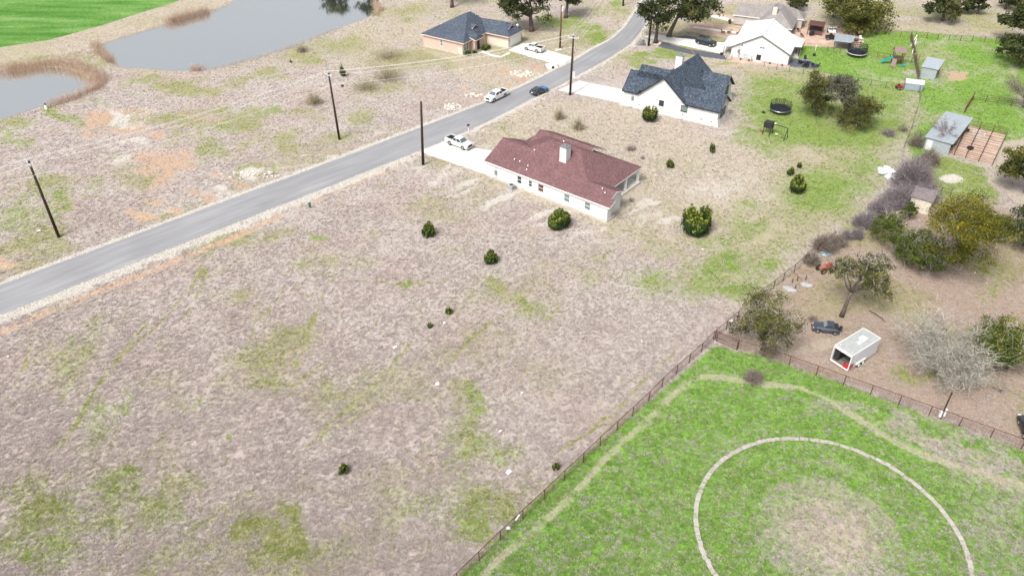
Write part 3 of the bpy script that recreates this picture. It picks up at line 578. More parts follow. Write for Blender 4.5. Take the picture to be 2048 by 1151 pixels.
# ================================================================ CONCRETE DRIVES (cast in bays with open joints)
def drive(name, quads, m=None, z=.09, gap=.02):
    """each bay is one slab: four photo corners"""
    base = None
    for i, q in enumerate(quads):
        w_ = W(q); cx = sum(p[0] for p in w_)/len(w_); cy = sum(p[1] for p in w_)/len(w_)
        w_ = [(p[0]+(cx-p[0])*gap*.4, p[1]+(cy-p[1])*gap*.4) for p in w_]
        ar = sum(a[0]*b[1]-b[0]*a[1] for a, b in zip(w_, w_[1:]+w_[:1]))
        if ar < 0: w_ = w_[::-1]
        mb = MB(); mb.prism(w_, -.1, z+.001*(i % 2))
        if base is None: base = thing(name, '', '', (0, 0, 0)); del base['label']; del base['category']; base['kind'] = 'structure'
        mb.build('slab', m or M['concrete'], base)
    return base
def bays(p0, p1, p2, p3, n):      # p0-p1 one long edge, p3-p2 the other
    L_ = lambda a, b, t: (a[0]+(b[0]-a[0])*t, a[1]+(b[1]-a[1])*t)
    return [[L_(p0, p1, i/n), L_(p0, p1, (i+1)/n), L_(p3, p2, (i+1)/n), L_(p3, p2, i/n)] for i in range(n)]
drive('concrete_driveway', [[(842,303),(857,309.5),(905,290),(893,282.5)]]+bays((857.5,309.8),(976,350.5),(1010,306),(906,290.3),4))
drive('concrete_driveway', [[(1117,181),(1148,186.5),(1180,167),(1159,162)]]+bays((1148.5,186.7),(1247,207),(1262,183),(1181,167.2),4))
drive('concrete_driveway', bays((1017,101),(1105,127),(1125,110),(1046,87),4)+[[(1106,127.3),(1122,132),(1146,116),(1126,110.3)]])
drive('front_walk', [[(962,103),(967,102.5),(983,109.5),(978,111)],[(978.5,111.2),(983.5,109.7),(1001,113.3),(1000,116)],[(1000.5,116),(1001.5,113.2),(1017,105.5),(1021,107.5)]])
drive('concrete_driveway', [[(1286,73),(1320,81.5),(1347,75.5),(1315,69.5)]]+bays((1320.5,81.7),(1448,109),(1456,87),(1347.5,75.7),5))
drive('concrete_driveway', [[(1420,33),(1462,44),(1472,41),(1432,31)],[(1385,56),(1487,69),(1490,66.5),(1388,53.5)]])
# ================================================================ GRASS (uncountable: tufts instanced on points)
rng = np.random.default_rng(11)
def tintmat(name, c1, c2, rnd=.25, tr=.3):
    m = bpy.data.materials.new(name); m.use_nodes = True; n = m.node_tree.nodes; l = m.node_tree.links; b = n['Principled BSDF']
    oi = n.new('ShaderNodeObjectInfo'); cr = n.new('ShaderNodeValToRGB'); cr.color_ramp.elements[0].color = (*c1, 1); cr.color_ramp.elements[1].color = (*c2, 1)
    l.new(oi.outputs['Random'], cr.inputs[0]); l.new(cr.outputs[0], b.inputs['Base Color']); b.inputs['Roughness'].default_value = .9; b.inputs['Specular IOR Level'].default_value = .1
    t = n.new('ShaderNodeBsdfTranslucent'); l.new(cr.outputs[0], t.inputs[0]); mx = n.new('ShaderNodeMixShader'); mx.inputs[0].default_value = tr
    l.new(b.outputs[0], mx.inputs[1]); l.new(t.outputs[0], mx.inputs[2]); l.new(mx.outputs[0], n['Material Output'].inputs[0]); return m
def tuft(nb, h, spread, wdt, lean, seed):
    r = np.random.default_rng(seed); V = []
    for k in range(nb):
        a = r.uniform(0, 6.283); d = spread*math.sqrt(r.random()); bx, by = d*math.cos(a), d*math.sin(a); a2 = a+r.normal(0, .7)
        hh = h*r.uniform(.5, 1.1); le = lean*r.uniform(.3, 1.3)*hh; t = np.array([-math.sin(a2), math.cos(a2), 0])*wdt*.5
        p0 = np.array([bx, by, -.02]); p1 = p0+[math.cos(a2)*le*.35, math.sin(a2)*le*.35, hh*.6]; p2 = p0+[math.cos(a2)*le, math.sin(a2)*le, hh]
        V.append([p0-t, p0+t, p1+t*.8, p1-t*.8]); V.append([p1-t*.8, p1+t*.8, p2+t*.2, p2-t*.2])
    return np.array(V)
def scatter(name, pts, variants, m, smin, smax, label=None):
    """one object: a cloud of points, every point carries one of the tuft shapes"""
    src = bpy.data.collections.new(name+'_shapes')
    for k, V in enumerate(variants):
        me = bpy.data.meshes.new(name+'_shape'); n = len(V); me.from_pydata(V.reshape(-1, 3).tolist(), [], [[4*i, 4*i+1, 4*i+2, 4*i+3] for i in range(n)]); me.materials.append(m)
        src.objects.link(bpy.data.objects.new(name+'_shape', me))
    me = bpy.data.meshes.new(name); me.vertices.add(len(pts)); me.vertices.foreach_set('co', pts.astype(np.float32).ravel()); me.update()
    o = mesh_obj(name, me); o['kind'] = 'stuff'
    if label: o['label'] = label
    ng = bpy.data.node_groups.new(name, 'GeometryNodeTree'); ng.interface.new_socket('Geometry', in_out='INPUT', socket_type='NodeSocketGeometry'); ng.interface.new_socket('Geometry', in_out='OUTPUT', socket_type='NodeSocketGeometry')
    n = ng.nodes; l = ng.links; gi = n.new('NodeGroupInput'); go = n.new('NodeGroupOutput'); ip = n.new('GeometryNodeInstanceOnPoints'); ci = n.new('GeometryNodeCollectionInfo')
    ci.inputs['Collection'].default_value = src; ci.inputs['Separate Children'].default_value = True; ci.inputs['Reset Children'].default_value = True; ip.inputs['Pick Instance'].default_value = True
    rv = n.new('FunctionNodeRandomValue'); rv.data_type = 'FLOAT_VECTOR'; rv.inputs[0].default_value = (-.12, -.12, 0); rv.inputs[1].default_value = (.12, .12, 6.283)
    rs = n.new('FunctionNodeRandomValue'); rs.data_type = 'FLOAT'; rs.inputs[2].default_value = smin; rs.inputs[3].default_value = smax; rs.inputs['Seed'].default_value = 3
    l.new(gi.outputs[0], ip.inputs['Points']); l.new(ci.outputs[0], ip.inputs['Instance']); l.new(rv.outputs[0], ip.inputs['Rotation']); l.new(rs.outputs[1], ip.inputs['Scale']); l.new(ip.outputs[0], go.inputs[0])
    md = o.modifiers.new('tufts', 'NODES'); md.node_group = ng
    return o
NT = 700000
yy = (42**.2+rng.random(NT)*(226**.2-42**.2))**5; xx = (rng.random(NT)*2-1)*(22+.72*yy)      # thins out with distance
Mt = masks(xx, yy); hz = height(xx, yy)
onroad = inside(xx, yy, rl+rr[::-1])
hard = (Mt['terra'] > .3) | (Mt['gravel'] > .3) | onroad | (Mt['cross'] < 4) & (Mt['white'] > .35) | (sdist(xx, yy, pa) > -.6) | (sdist(xx, yy, pb) > -.6) | (Mt['golf'] > .3)
HOUSES = [[(-6,-3),(28,-2),(27,17),(-6,14)]]
for q in ([(838,60),(850,95),(922,114),(1020,103),(1140,135),(1145,114),(1050,85),(1048,55)], [(958,300),(971,352),(1216,450),(1290,390),(1280,330),(1110,275)],
          [(1120,181),(1247,208),(1432,254),(1462,236),(1460,150),(1250,165),(1160,160)], [(1288,74),(1448,110),(1462,114),(1574,131),(1610,110),(1610,50),(1550,30),(1466,50),(1447,86),(1315,68)],
          [(842,302),(975,351),(1010,303),(893,282)], [(1660,722),(1694,746),(1756,705),(1720,675)], [(1846,300),(1884,310),(1930,225),(1885,222)]):
    hard |= inside(xx, yy, W(q))
ok = ~hard
cl = fnoise(xx, yy, 3.4, 41); cl2 = fnoise(xx, yy, 1.1, 43)
gfac = np.clip(Mt['green'], 0, 1)+np.clip(Mt['olive'], 0, 1)*.8; bare = np.clip(np.maximum(Mt['white'], Mt['orange'])*1.1, 0, 1)
gfac = gfac*np.clip(.3+1.5*fnoise(xx, yy, 1.3, 91), 0, 1.3)
pick = rng.random(NT)
dry = ok & (pick < (.52+.8*(cl-.45)+.6*(cl2-.5))*(1-.9*bare)*(1-np.clip(gfac*1.05, 0, 1))*(1-.6*Mt['straw'])*(1-.85*Mt['litter'])*(1-.95*Mt['track']))
strw = ok & ~dry & (pick < .14+.20*Mt['straw']+.14*Mt['litter']) & (pick > .03) & (rng.random(NT) > bare)
grn = ok & ~dry & ~strw & (rng.random(NT) < gfac*.75*(.4+cl2)*(1-bare)) & (Mt['straw'] < .8)
P3 = lambda s: np.stack([xx[s], yy[s], hz[s]], 1)
dryp = P3(dry); kk = rng.random(len(dryp))
scatter('dry_grass', dryp[kk < .62], [tuft(18, .22, .17, .032, 1.0, k) for k in range(5)], tintmat('dry_blade', (.445,.388,.37), (.575,.515,.495), tr=.4), .45, 1.0, 'mauve grey dormant grass covering the open field')
scatter('bleached_grass', dryp[(kk >= .62) & (kk < .90)], [tuft(15, .28, .15, .03, 1.0, 20+k) for k in range(4)], tintmat('bleached_blade', (.46,.39,.365), (.545,.47,.445), tr=.4), .4, .95, 'paler pinkish bunch grass standing among the dormant grass')
scatter('weeds', dryp[kk >= .90], [tuft(12, .26, .2, .03, .8, 30+k) for k in range(3)], tintmat('weed_blade', (.26,.21,.19), (.40,.33,.32)), .35, 1.0, 'darker brown weeds scattered through the dormant grass')
scatter('straw_grass', P3(strw), [tuft(9, .14, .14, .03, 1.3, 50+k) for k in range(4)], tintmat('straw_blade', (.39,.34,.265), (.57,.51,.42)), .5, 1.2, 'thin straw coloured grass on the worn ground')
lush_ = rng.random(NT) < Mt['lush']
scatter('field_grass', P3(grn & ~lush_), [tuft(12, .12, .17, .035, 1.1, 90+k) for k in range(4)], tintmat('field_blade', (.16,.21,.045), (.34,.36,.13), tr=.35), .45, 1.2, 'dull yellow green grass patches in the dry field')
scatter('green_grass', P3(grn & lush_), [tuft(14, .12, .17, .04, 1.1, 70+k) for k in range(4)], tintmat('green_blade', (.105,.225,.038), (.30,.385,.13), tr=.4), .5, 1.3, 'fresh green grass of the paddock and the meadow')

# gravel and stones on the road verges
nst_ = 26000
t_ = rng.integers(0, NR-1, nst_); sd_ = rng.random(nst_) < .72; off = np.abs(rng.normal(0, 1.0, nst_))
Aar, Bar = np.array(A_), np.array(B_); un = (Bar-Aar); un /= np.linalg.norm(un, axis=1)[:, None]
gp = np.where(sd_[:, None], Bar[t_]+un[t_]*off[:, None], Aar[t_]-un[t_]*off[:, None]*.7)+rng.normal(0, .25, (nst_, 2)); gp = gp[gp[:, 1] > 40]
def pebble(seed):
    r = np.random.default_rng(seed); s = .05; c = np.array([[-1,-1,-.5],[1,-1,-.5],[1,1,-.5],[-1,1,-.5],[-.6,-.6,.7],[.6,-.6,.8],[.6,.6,.6],[-.6,.6,.7]])*s*r.uniform(.7, 1.3, (8, 3))
    return np.array([[c[i] for i in q] for q in ((4,5,6,7),(0,1,5,4),(1,2,6,5),(2,3,7,6),(3,0,4,7))])
scatter('gravel', np.c_[gp, np.zeros(len(gp))], [pebble(k) for k in range(4)], tintmat('pebble', (.30,.27,.24), (.62,.59,.54), tr=0), .4, 1.5, 'loose white limestone gravel along the road verges')
# ================================================================ HOUSES (each in its own frame: x along the facade, y to the back)
def frame(a, b, e):
    p, q = G(a[0], a[1], e), G(b[0], b[1], e); return (p.x, p.y, 0), math.atan2(q.y-p.y, q.x-p.x)
def roof_part(par, faces, m, t=.07, name='roof', fascia=None, fh=.2, fw=.05):
    """faces: lists of (x, y, z) on the roof's top surface; the slab has thickness t, open edges carry a fascia board"""
    bm = bmesh.new(); tops = []
    for f in faces: tops.append(bm.faces.new([bm.verts.new(p) for p in f]))
    bmesh.ops.remove_doubles(bm, verts=bm.verts, dist=.02)
    for f in bm.faces: f.normal_update()
    for f in bm.faces:
        if f.normal.z < 0: f.normal_flip()
    edges = [(e.verts[0].co.copy(), e.verts[1].co.copy()) for e in bm.edges if len(e.link_faces) == 1]
    r = bmesh.ops.extrude_face_region(bm, geom=list(bm.faces)); vs_ = [v for v in r['geom'] if isinstance(v, bmesh.types.BMVert)]
    bmesh.ops.translate(bm, verts=vs_, vec=(0, 0, t)); bmesh.ops.translate(bm, verts=bm.verts, vec=(0, 0, -t))
    bmesh.ops.recalc_face_normals(bm, faces=bm.faces)
    me = bpy.data.meshes.new(name); bm.to_mesh(me); bm.free(); me.materials.append(m); o = mesh_obj(name, me, par)
    if fascia:
        mb = MB()
        for p, q in edges:
            if (p-q).length < .3: continue
            mb.bar(p+Vector((0,0,-t*.5-fh/2)), q+Vector((0,0,-t*.5-fh/2)), fw, fh)
        mb.build('fascia', fascia, par)
    return o
def lerp(a, b, t): return tuple(a[i]+(b[i]-a[i])*t for i in range(3))
def window(par, x, y, z0, w, h, ax='x', glass='glass_dark', frame_m='white_trim', split='h', name='window', out=-1):
    """on a wall running along ax; out = side the wall faces on the other axis"""
    mb = MB(); t = .07
    def bx(m, u0, u1, v0, v1, d0, d1):
        d0, d1 = sorted((out*d0, out*d1))
        if ax == 'x': m.box(x+u0, x+u1, y+d0, y+d1, z0+v0, z0+v1)
        else: m.box(x+d0, x+d1, y+u0, y+u1, z0+v0, z0+v1)
    for a in ((-t, 0, -t, h+t), (w, w+t, -t, h+t), (0, w, -t, 0), (0, w, h, h+t)): bx(mb, *a, -.02, .07)
    bx(mb, -t-.03, w+t+.03, -t-.06, -t-.002, -.02, .11)
    f = mb.build(name, M[frame_m], par)
    if split == 'h':
        m2 = MB(); bx(m2, 0, w, h/2-.03, h/2+.03, 0, .05); m2.build('mullion', M[frame_m], f); ps = ((0, w, 0, h/2-.03), (0, w, h/2+.03, h))
    elif split == 'v':
        m2 = MB(); bx(m2, w/2-.03, w/2+.03, 0, h, 0, .05); m2.build('mullion', M[frame_m], f); ps = ((0, w/2-.03, 0, h), (w/2+.03, w, 0, h))
    else: ps = ((0, w, 0, h),)
    for a in ps: m2 = MB(); bx(m2, *a, -.02, .02); m2.build('pane', M[glass], f)
    return f
def boxpart(par, name, m, *a, bevel=0, kind=None):
    mb = MB(); mb.box(*a); return mb.build(name, m, par, bevel=bevel, kind=kind)
def vents(par, m, pts, r=.1, h=.3):
    for x, y, z in pts:
        mb = MB(); mb.tube([(x, y, z-.15), (x, y, z+h)], r, 8); mb.tube([(x, y, z+h), (x, y, z+h+.07)], [r*1.7, r*1.1], 8); mb.build('roof_vent', m, par)
def elec_box(par, x, y, z, ax='x', out=-1, m='steel'):
    mb = MB(); s = out
    y0, y1 = sorted((y, y+s*.18)); mb.box(x-.25, x+.25, y0, y1, z-.35, z+.35); y2, y3 = sorted((y+s*.18, y+s*.2)); mb.box(x-.2, x+.2, y2, y3, z-.3, z+.25)
    mb.tube([(x, y+s*.08, z+.35), (x, y+s*.08, z+1.0)], .03, 6); mb.tube([(x, y+s*.08, z-.35), (x, y+s*.08, .1)], .03, 6); mb.build('electric_meter', M[m], par)
def chimney(par, x, y, z0, z1, w=1.2, d=1.0, m='white_wall', cap='steel'):
    mb = MB(); mb.box(x-w/2, x+w/2, y-d/2, y+d/2, z0, z1); c_ = mb.build('chimney', M[m], par)
    mb = MB(); mb.box(x-w/2-.07, x+w/2+.07, y-d/2-.07, y+d/2+.07, z1+.002, z1+.08); mb.tube([(x, y, z1+.08), (x, y, z1+.42)], .18, 10); mb.tube([(x, y, z1+.42), (x, y, z1+.5)], [.27, .1], 10); mb.build('chimney_cap', M[cap], c_)
    return c_
def door(par, x, y, z0, w, h, ax='x', out=-1, m='white_trim', panels=4, name='garage_door'):
    d = boxlike(ax, x, y, out, 0, w, z0, z0+h, -.02, .05); o = d.build(name, M[m], par)
    for k in range(panels):
        b = boxlike(ax, x, y, out, .06, w-.06, z0+k*h/panels+.04, z0+(k+1)*h/panels-.04, .051, .075); b.build('panel', M[m], o)
    return o
def boxlike(ax, x, y, out, u0, u1, z0, z1, d0, d1):
    mb = MB(); d0, d1 = sorted((out*d0, out*d1))
    if ax == 'x': mb.box(x+u0, x+u1, y+d0, y+d1, z0, z1)
    else: mb.box(x+d0, x+d1, y+u0, y+u1, z0, z1)
    return mb
def air_con(label, loc, rz=0, group=None, s=.85):
    t = thing('air_conditioner', label, 'air conditioner', loc, rz, group)
    mb = MB(); mb.box(-s/2-.1, s/2+.1, -s/2-.1, s/2+.1, 0, .08); mb.build('pad', M['slab'], t)
    mb = MB(); mb.box(-s/2, s/2, -s/2, s/2, .082, .9); mb.build('casing', MATS['ac_grey'], t, bevel=.04)
    for k in range(5): boxpart(t, 'grille', M['steel'], -s/2-.012, s/2+.012, -s/2-.012, s/2+.012, .18+k*.14, .22+k*.14)
    mb = MB(); mb.tube([(0,0,.9), (0,0,.93)], s*.38, 16); mb.build('fan_cover', M['black_plastic'], t); return t
mat('ac_grey', (.36,.38,.40), (.30,.32,.34), .5, 3)

# ---- 1. long white house with maroon shingles -------------------------------------------------
loc, rz = frame((968,321), (1219.4,416.1), 2.9)
h = thing('house', 'long white single storey house with maroon shingle roof, white chimney and open back porch', 'house', loc, rz)
Lh = 24.44; s = .45; e = 2.9
def zr(d): return e+s*d
mb = MB(); mb.prism([(.3,.35),(23.9,.35),(23.9,1.6),(23.3,1.6),(23.3,5.0),(18.6,5.0),(18.6,13.9),(1.0,13.9),(1.0,9.6),(.3,9.6)], .35, e-.02)
mb.poly([(.32,.5,e-.02),(.32,9.5,e-.02),(.32,5,zr(5)-.1)]); 
mb.poly([(.32,.5,e-.02),(.32,5,zr(5)-.1),(.40,5,zr(5)-.1),(.40,.5,e-.02)])
mb.hull2([(23.88,.37,e-.02),(23.88,1.58,e-.02),(23.88,1.58,3.5)], [(23.6,.37,e-.02),(23.6,1.58,e-.02),(23.6,1.58,3.5)]); mb.hull2([(23.28,1.5,e-.02),(23.28,4.98,e-.02),(23.28,2.9,4.05)], [(19.5,1.5,e-.02),(19.5,4.98,e-.02),(19.5,2.9,4.05)])
mb.build('wall', M['white_wall'], h)
mb = MB(); mb.prism([(.2,.25),(24.0,.25),(24.0,2.5),(23.4,2.6),(23.4,5.1),(21.6,5.1),(21.6,14.1),(.9,14.1),(.9,9.7),(.2,9.7)], -.2, .34); mb.build('foundation', M['slab'], h)
# main slope: garage ridge, hip, high ridge, right rake with the stepped lower eaves
g1=(0,5,zr(5)); g2=(5.7,5,zr(5)); zR=zr(7.6); R1=(8.3,7.6,zR); R2=(13.7,7.6,zR); hp=(18.4,2.9,zr(2.9))
front = [(0,0,e), (Lh,0,e), (Lh,1.5,zr(1.5)), (23.75,1.5,zr(1.5)), (23.75,2.9,zr(2.9)), hp, R2, R1, g2, g1]
roof_part(h, [front, [g1, g2, (.8,9.9,zr(.1)), (0,9.9,zr(.1))], [R1, g2, (.8,9.9,e), (.8,14.4,e)], [R1, R2, (21.4,14.3,e), (.8,14.4,e)], [R2, hp, (21.4,2.9,e), (21.4,14.3,e)],
              [(23.75,2.9,zr(2.9)), hp, (19.2,5.3,3.3), (23.75,5.3,3.3)]], M['shingle_red'], fascia=M['white_trim'])
roof_part(h, [[(2.7,11.6,5.0),(13.8,11.6,5.0),(13.8,8.6,3.65),(2.7,8.6,3.65)], [(2.7,11.6,5.0),(13.8,11.6,5.0),(13.8,15.4,3.2),(2.7,15.4,3.2)]], M['shingle_red'], fascia=M['white_trim'])
for p, q in (((.6,5),(5.4,5)),((8.6,7.6),(13.4,7.6))):       # ridge caps
    mb = MB(); mb.bar((p[0],p[1],zr(p[1])+.03), (q[0],q[1],zr(q[1])+.03), .3, .08); mb.build('ridge_cap', M['shingle_red'], h)
for x, w_, g in ((6.75,.8,'glass_dark'),(9.05,.62,'glass_dark'),(10.95,1.0,'glass_brown'),(16.0,.95,'glass_pale'),(19.85,.95,'glass_pale')):
    if g == 'glass_brown': M[g] = mat('glass_brown', (.10,.05,.04), (.06,.04,.035), .15, 2, spec=.6)
    window(h, x, .35, 1.0 if w_ > .7 else 1.2, w_, 1.25 if w_ > .7 else 1.0, glass=g)
boxpart(h, 'gable_vent', M['black_trim'], 23.9, 23.95, .8, 1.5, 2.55, 2.75)
elec_box(h, 2.3, .33, 1.35); boxpart(h, 'wall_lamp', M['black_trim'], .05, .29, .55, .7, 2.1, 2.4)
for x, z in ((4.6,.9),(5.5,.7),(6.0,.75)): boxpart(h, 'outlet', M['steel'], x, x+.12, .3, .349, z, z+.15)
door(h, .3, 1.6, .35, 4.9, 2.15, 'y', -1, panels=4)
chimney(h, 12.6, 5.0, 4.3, 7.4, 1.25, 1.25)
mb = MB(); mb.bar((10.6,4.1,zr(4.1)+.05),(10.9,3.9,zr(3.9)+.05),.05,.1); vents(h, M['steel'], [(6.9,4.6,zr(4.6)),(4.9,1.9,zr(1.9)),(6.0,1.9,zr(1.9)),(7.8,1.7,zr(1.7)),(8.1,1.0,zr(1)),(22.3,1.9,zr(1.9)),(21.5,2.4,zr(2.4)),(9.9,8.4,zr(6.8))], .09, .22)
boxpart(h, 'eave_light', M['white_trim'], 11.7, 12.1, -.05, .3, 2.62, 2.72)
# porch: slab, posts, beam, back wall
boxpart(h, 'porch_slab', M['concrete'], 18.7, 21.5, 5.2, 14.0, .342, .4)
boxpart(h, 'porch_beam', M['white_trim'], 24.05, 24.3, 3.6, 14.4, 2.75, 3.0) if 0 else None
for x, y in ((21.15,5.8),(21.15,9.9),(21.15,13.7)):
    mb = MB(); mb.box(x-.18, x+.18, y-.18, y+.18, .4, 2.72); mb.build('porch_post', M['white_trim'], h)
mb = MB(); mb.bar((21.15,5.2,2.76),(21.15,13.9,2.76),.2,.1); mb.build('porch_beam', M['white_trim'], h)
window(h, 18.6, 8.0, .5, 1.8, 2.0, ax='y', out=1, glass='glass_blue', split='v', name='patio_door')
air_con('small grey air conditioner beside the long white house with the maroon roof', G(1023,379), rz)

# ---- 2. white house with steep black roofs ---------------------------------------------------
loc, rz = frame((1276.1,186.7), (1440,224.1), 3.0)
h = thing('house', 'white house with steep black shingle roofs, front gable and white chimney', 'house', loc, rz)
e = 3.0; LB = 16.35
mb = MB(); mb.prism([(-3.1,.3),(16.0,.3),(16.0,5.8),(13.7,5.8),(13.7,13.9),(-3.1,13.9)], 1.1, e-.08)
mb.hull2([(.15,.292,e+.0),(9.5,.292,e+.0),(4.87,.292,6.95)], [(.15,.5,e+.0),(9.5,.5,e+.0),(4.87,.5,6.95)])
mb.hull2([(15.99,.35,e),(15.99,5.95,e),(15.99,3.15,4.85)], [(15.6,.35,e),(15.6,5.95,e),(15.6,3.15,4.85)])
mb.hull2([(13.68,8.6,e),(13.68,14.1,e),(13.68,11.4,5.2)], [(13.3,8.6,e),(13.3,14.1,e),(13.3,11.4,5.2)])
mb.hull2([(-3.09,.4,e),(-3.09,8,e),(-3.09,4,5.9)], [(-2.8,.4,e),(-2.8,8,e),(-2.8,4,5.9)])
mb.build('wall', M['white_wall'], h)
mb = MB(); fo = lambda o, z: [(-3.2-o,.18-o,z),(16.12+o,.18-o,z),(16.12+o,6.0+o,z),(13.82+o,6.0+o,z),(13.82+o,14.1+o,z),(-3.2-o,14.1+o,z)]; mb.hull2(fo(.42,-.1), fo(.03,1.08)); mb.build('foundation', mat('white_brick', (.56,.54,.52), (.40,.375,.35), .85, 1.1, bump=.3, lo=.3, hi=.6), h)
sb = M['shingle_black']; fb = M['black_trim']
zf = lambda d: e+.86*d
roof_part(h, [[(-.15,-.15,2.9),(4.87,-.15,7.2),(5.9,14.4,7.45),(-.15,14.4,2.3)], [(4.87,-.15,7.2),(9.85,-.15,2.95),(11.0,14.4,2.95),(5.9,14.4,7.45)]], sb, fascia=fb)
roof_part(h, [[(9.72,-.12,2.98),(16.35,-.12,2.98),(16.35,3.15,5.12),(6.3,3.15,5.12),(8.9,.5,3.4)], [(6.3,3.15,5.12),(16.35,3.15,5.12),(16.35,6.3,2.9),(9.5,6.3,2.9)]], sb, fascia=fb)
roof_part(h, [[(8.5,11.4,5.55),(14.1,11.4,5.55),(14.1,8.2,2.95),(9.5,8.2,2.95)], [(7.5,11.4,5.55),(14.1,11.4,5.55),(14.1,14.6,2.9),(9,14.6,2.9)]], sb, fascia=fb)
roof_part(h, [[(-3.35,-.12,2.98),(-.1,-.12,2.98),(.1,.6,zf(.6)),(3.6,.6,zf(.6)),(3.6,3.5,zf(3.5)),(-3.35,3.5,zf(3.5))], [(-3.35,3.5,zf(3.5)),(3.6,3.5,zf(3.5)),(3.6,8.2,2.9),(-3.35,8.2,2.9)]], sb, fascia=fb)
roof_part(h, [[(-1.7,2.6,zf(2.6)),(4.5,2.6,zf(2.6)),(4.5,4.62,zf(4.62)),(-1.7,4.62,zf(4.62))], [(-1.7,4.62,zf(4.62)),(4.5,4.62,zf(4.62)),(4.5,10,2.9),(-1.7,10,2.9)]], sb, fascia=fb)
chimney(h, 4.55, 8.2, 5.0, 8.75, 1.35, 1.0)
window(h, 4.4, .292, 1.6, .82, .85, glass='glass_dark', frame_m='black_trim', split='n')
window(h, 8.85, .3, 1.45, 1.15, 1.0, glass='glass_pale', frame_m='black_trim', split='n')
for k in range(3): window(h, 16.0, 1.6+k*.95, 1.2, .75, 1.35, ax='y', out=1, glass='glass_pale', frame_m='black_trim', split='n')
for k in range(2): window(h, 13.7, 10.6+k*.9, 1.9, .65, 1.5, ax='y', out=1, glass='glass_pale', frame_m='black_trim', split='n')
elec_box(h, -1.1, .29, 1.7); vents(h, M['black_plastic'], [(8.2,3.4,4.85),(10.1,8,3.7),(7.3,4.8,5.8)], .08, .2)
for x, z in ((.3,.75),(9.2,.8),(12.9,.75),(14.9,.7)): boxpart(h, 'foundation_vent', M['black_trim'], x, x+.3, -.02, .1, z, z+.12)
door(h, -3.1, 2.2, 1.1, 5, 1.8, 'y', -1)

# ---- 3. tan stucco house ------------------------------------------------------------------------
loc, rz = frame((840.8,67.3), (927.9,87.2), 2.9)
h = thing('house', 'tan stucco house with blue grey hipped roof, two small dormers and a garage wing', 'house', loc, rz)
e = 2.9
fp = [(.4,.45),(11.3,.45),(11.3,3.4),(12.6,3.4),(12.6,5.9),(11.9,5.9),(11.9,9.2),(17.7,9.2),(17.7,14.8),(5,14.8),(5,16),(.4,16)]
mb = MB(); mb.prism(fp, .25, e-.03); mb.build('wall', M['tan_stucco'], h)
mb = MB(); mb.prism([(.3,.35),(11.4,.35),(11.4,3.3),(12.7,3.3),(12.7,6),(12,6),(12,9.1),(17.8,9.1),(17.8,14.9),(.3,16.1)], -.2, .24); mb.build('foundation', M['slab'], h)
for q_ in 0,: mb = MB(); mb.prism([(11.0,9.17),(11.94,9.17),(11.94,9.12),(17.76,9.12),(17.76,9.6),(17.72,9.6),(17.72,9.195),(11,9.195)], .26, 1.75); mb.build('stone_skirt', M['cream_stone'], h); boxpart(h, 'stone_skirt', M['cream_stone'], 10.0,11.28,.40,.448,.26,1.5)
sb = M['shingle_blue']; ft = mat('peach_trim', (.70,.52,.42), (.66,.49,.40), .6, 3)
PK = (7.3,8.3,6.7); P2 = (9.3,10.6,5.3); GR = (15.2,12.1,4.95); e1 = e
roof_part(h, [[(0,0,e),(12.0,0,e),PK], [(12.0,0,e),(12.0,3.0,e),(12.0,8.6,e),P2,PK], [(12.0,8.6,e),(18.15,8.75,e),GR,P2],
              [(18.15,8.75,e),(18.3,15.3,e),GR], [(18.3,15.3,e),(7,15.3,e),(7,12.1,4.95),GR][:4], [(0,0,e),PK,(7.3,9.5,6.6),(0,16.4,e)], [PK,P2,(7,15.3,e),(7,16.4,e),(0,16.4,e),(7.3,9.5,6.6)]], sb, fascia=ft)
roof_part(h, [[(10.2,2.9,3.75),(13.1,2.9,e),(12.6,4.6,3.75),(10.2,4.6,4.1)], [(10.2,4.6,4.1),(12.6,4.6,3.75),(13.1,6.3,e),(10.2,6.3,3.6)], [(12.6,4.6,3.75),(13.1,2.9,e),(13.1,6.3,e)]], sb, fascia=ft)
def dormer(x, y, z, name='dormer'):
    o = MB(); o.hull2([(x,y-.7,z-.3),(x,y+.7,z-.3),(x,y+.7,z+.4),(x,y,z+.75),(x,y-.7,z+.4)], [(x-1.6,y-.7,z-.3),(x-1.6,y+.7,z-.3),(x-1.6,y+.7,z+.4),(x-1.6,y,z+.75),(x-1.6,y-.7,z+.4)]); d = o.build(name, M['tan_stucco'], h)
    roof_part(d, [[(x+.3,y-1.0,z+.3),(x+.3,y,z+.9),(x-2.2,y,z+.9),(x-2.2,y-1.0,z+.3)], [(x+.3,y,z+.9),(x+.3,y+1.0,z+.3),(x-2.2,y+1.0,z+.3),(x-2.2,y,z+.9)]], sb, fascia=ft, fh=.1)
    boxpart(d, 'pane', M['glass_dark'], x, x+.03, y-.2, y+.2, z+.15, z+.5)
dormer(10.3, 6.6, 4.15); dormer(16.6, 11.9, 3.75)
window(h, 5.2, .45, 1.0, .65, 1.3, glass='glass_pale')
for k in range(2): window(h, 11.3, .9+k*.9, .8, .75, 1.7, ax='y', out=1, glass='glass_pale')
boxpart(h, 'front_door', M['black_trim'], 12.6, 12.65, 4.2, 5.2, .3, 2.4)
door(h, 17.72, 9.8, .26, 4.6, 2.2, 'y', 1, m='white_trim')
mb = MB(); mb.tube([(17.4,13.6,3.6),(17.4,13.6,4.1)], .03, 6); mb.tube([(17.4,13.6,4.1),(17.6,13.3,4.25)], [.3,.1], 10); mb.build('satellite_dish', M['white_trim'], h)
vents(h, M['steel'], [(7,9.6,6.4),(8.4,9.9,5.6),(3.5,3.4,4.6)], .09, .25)

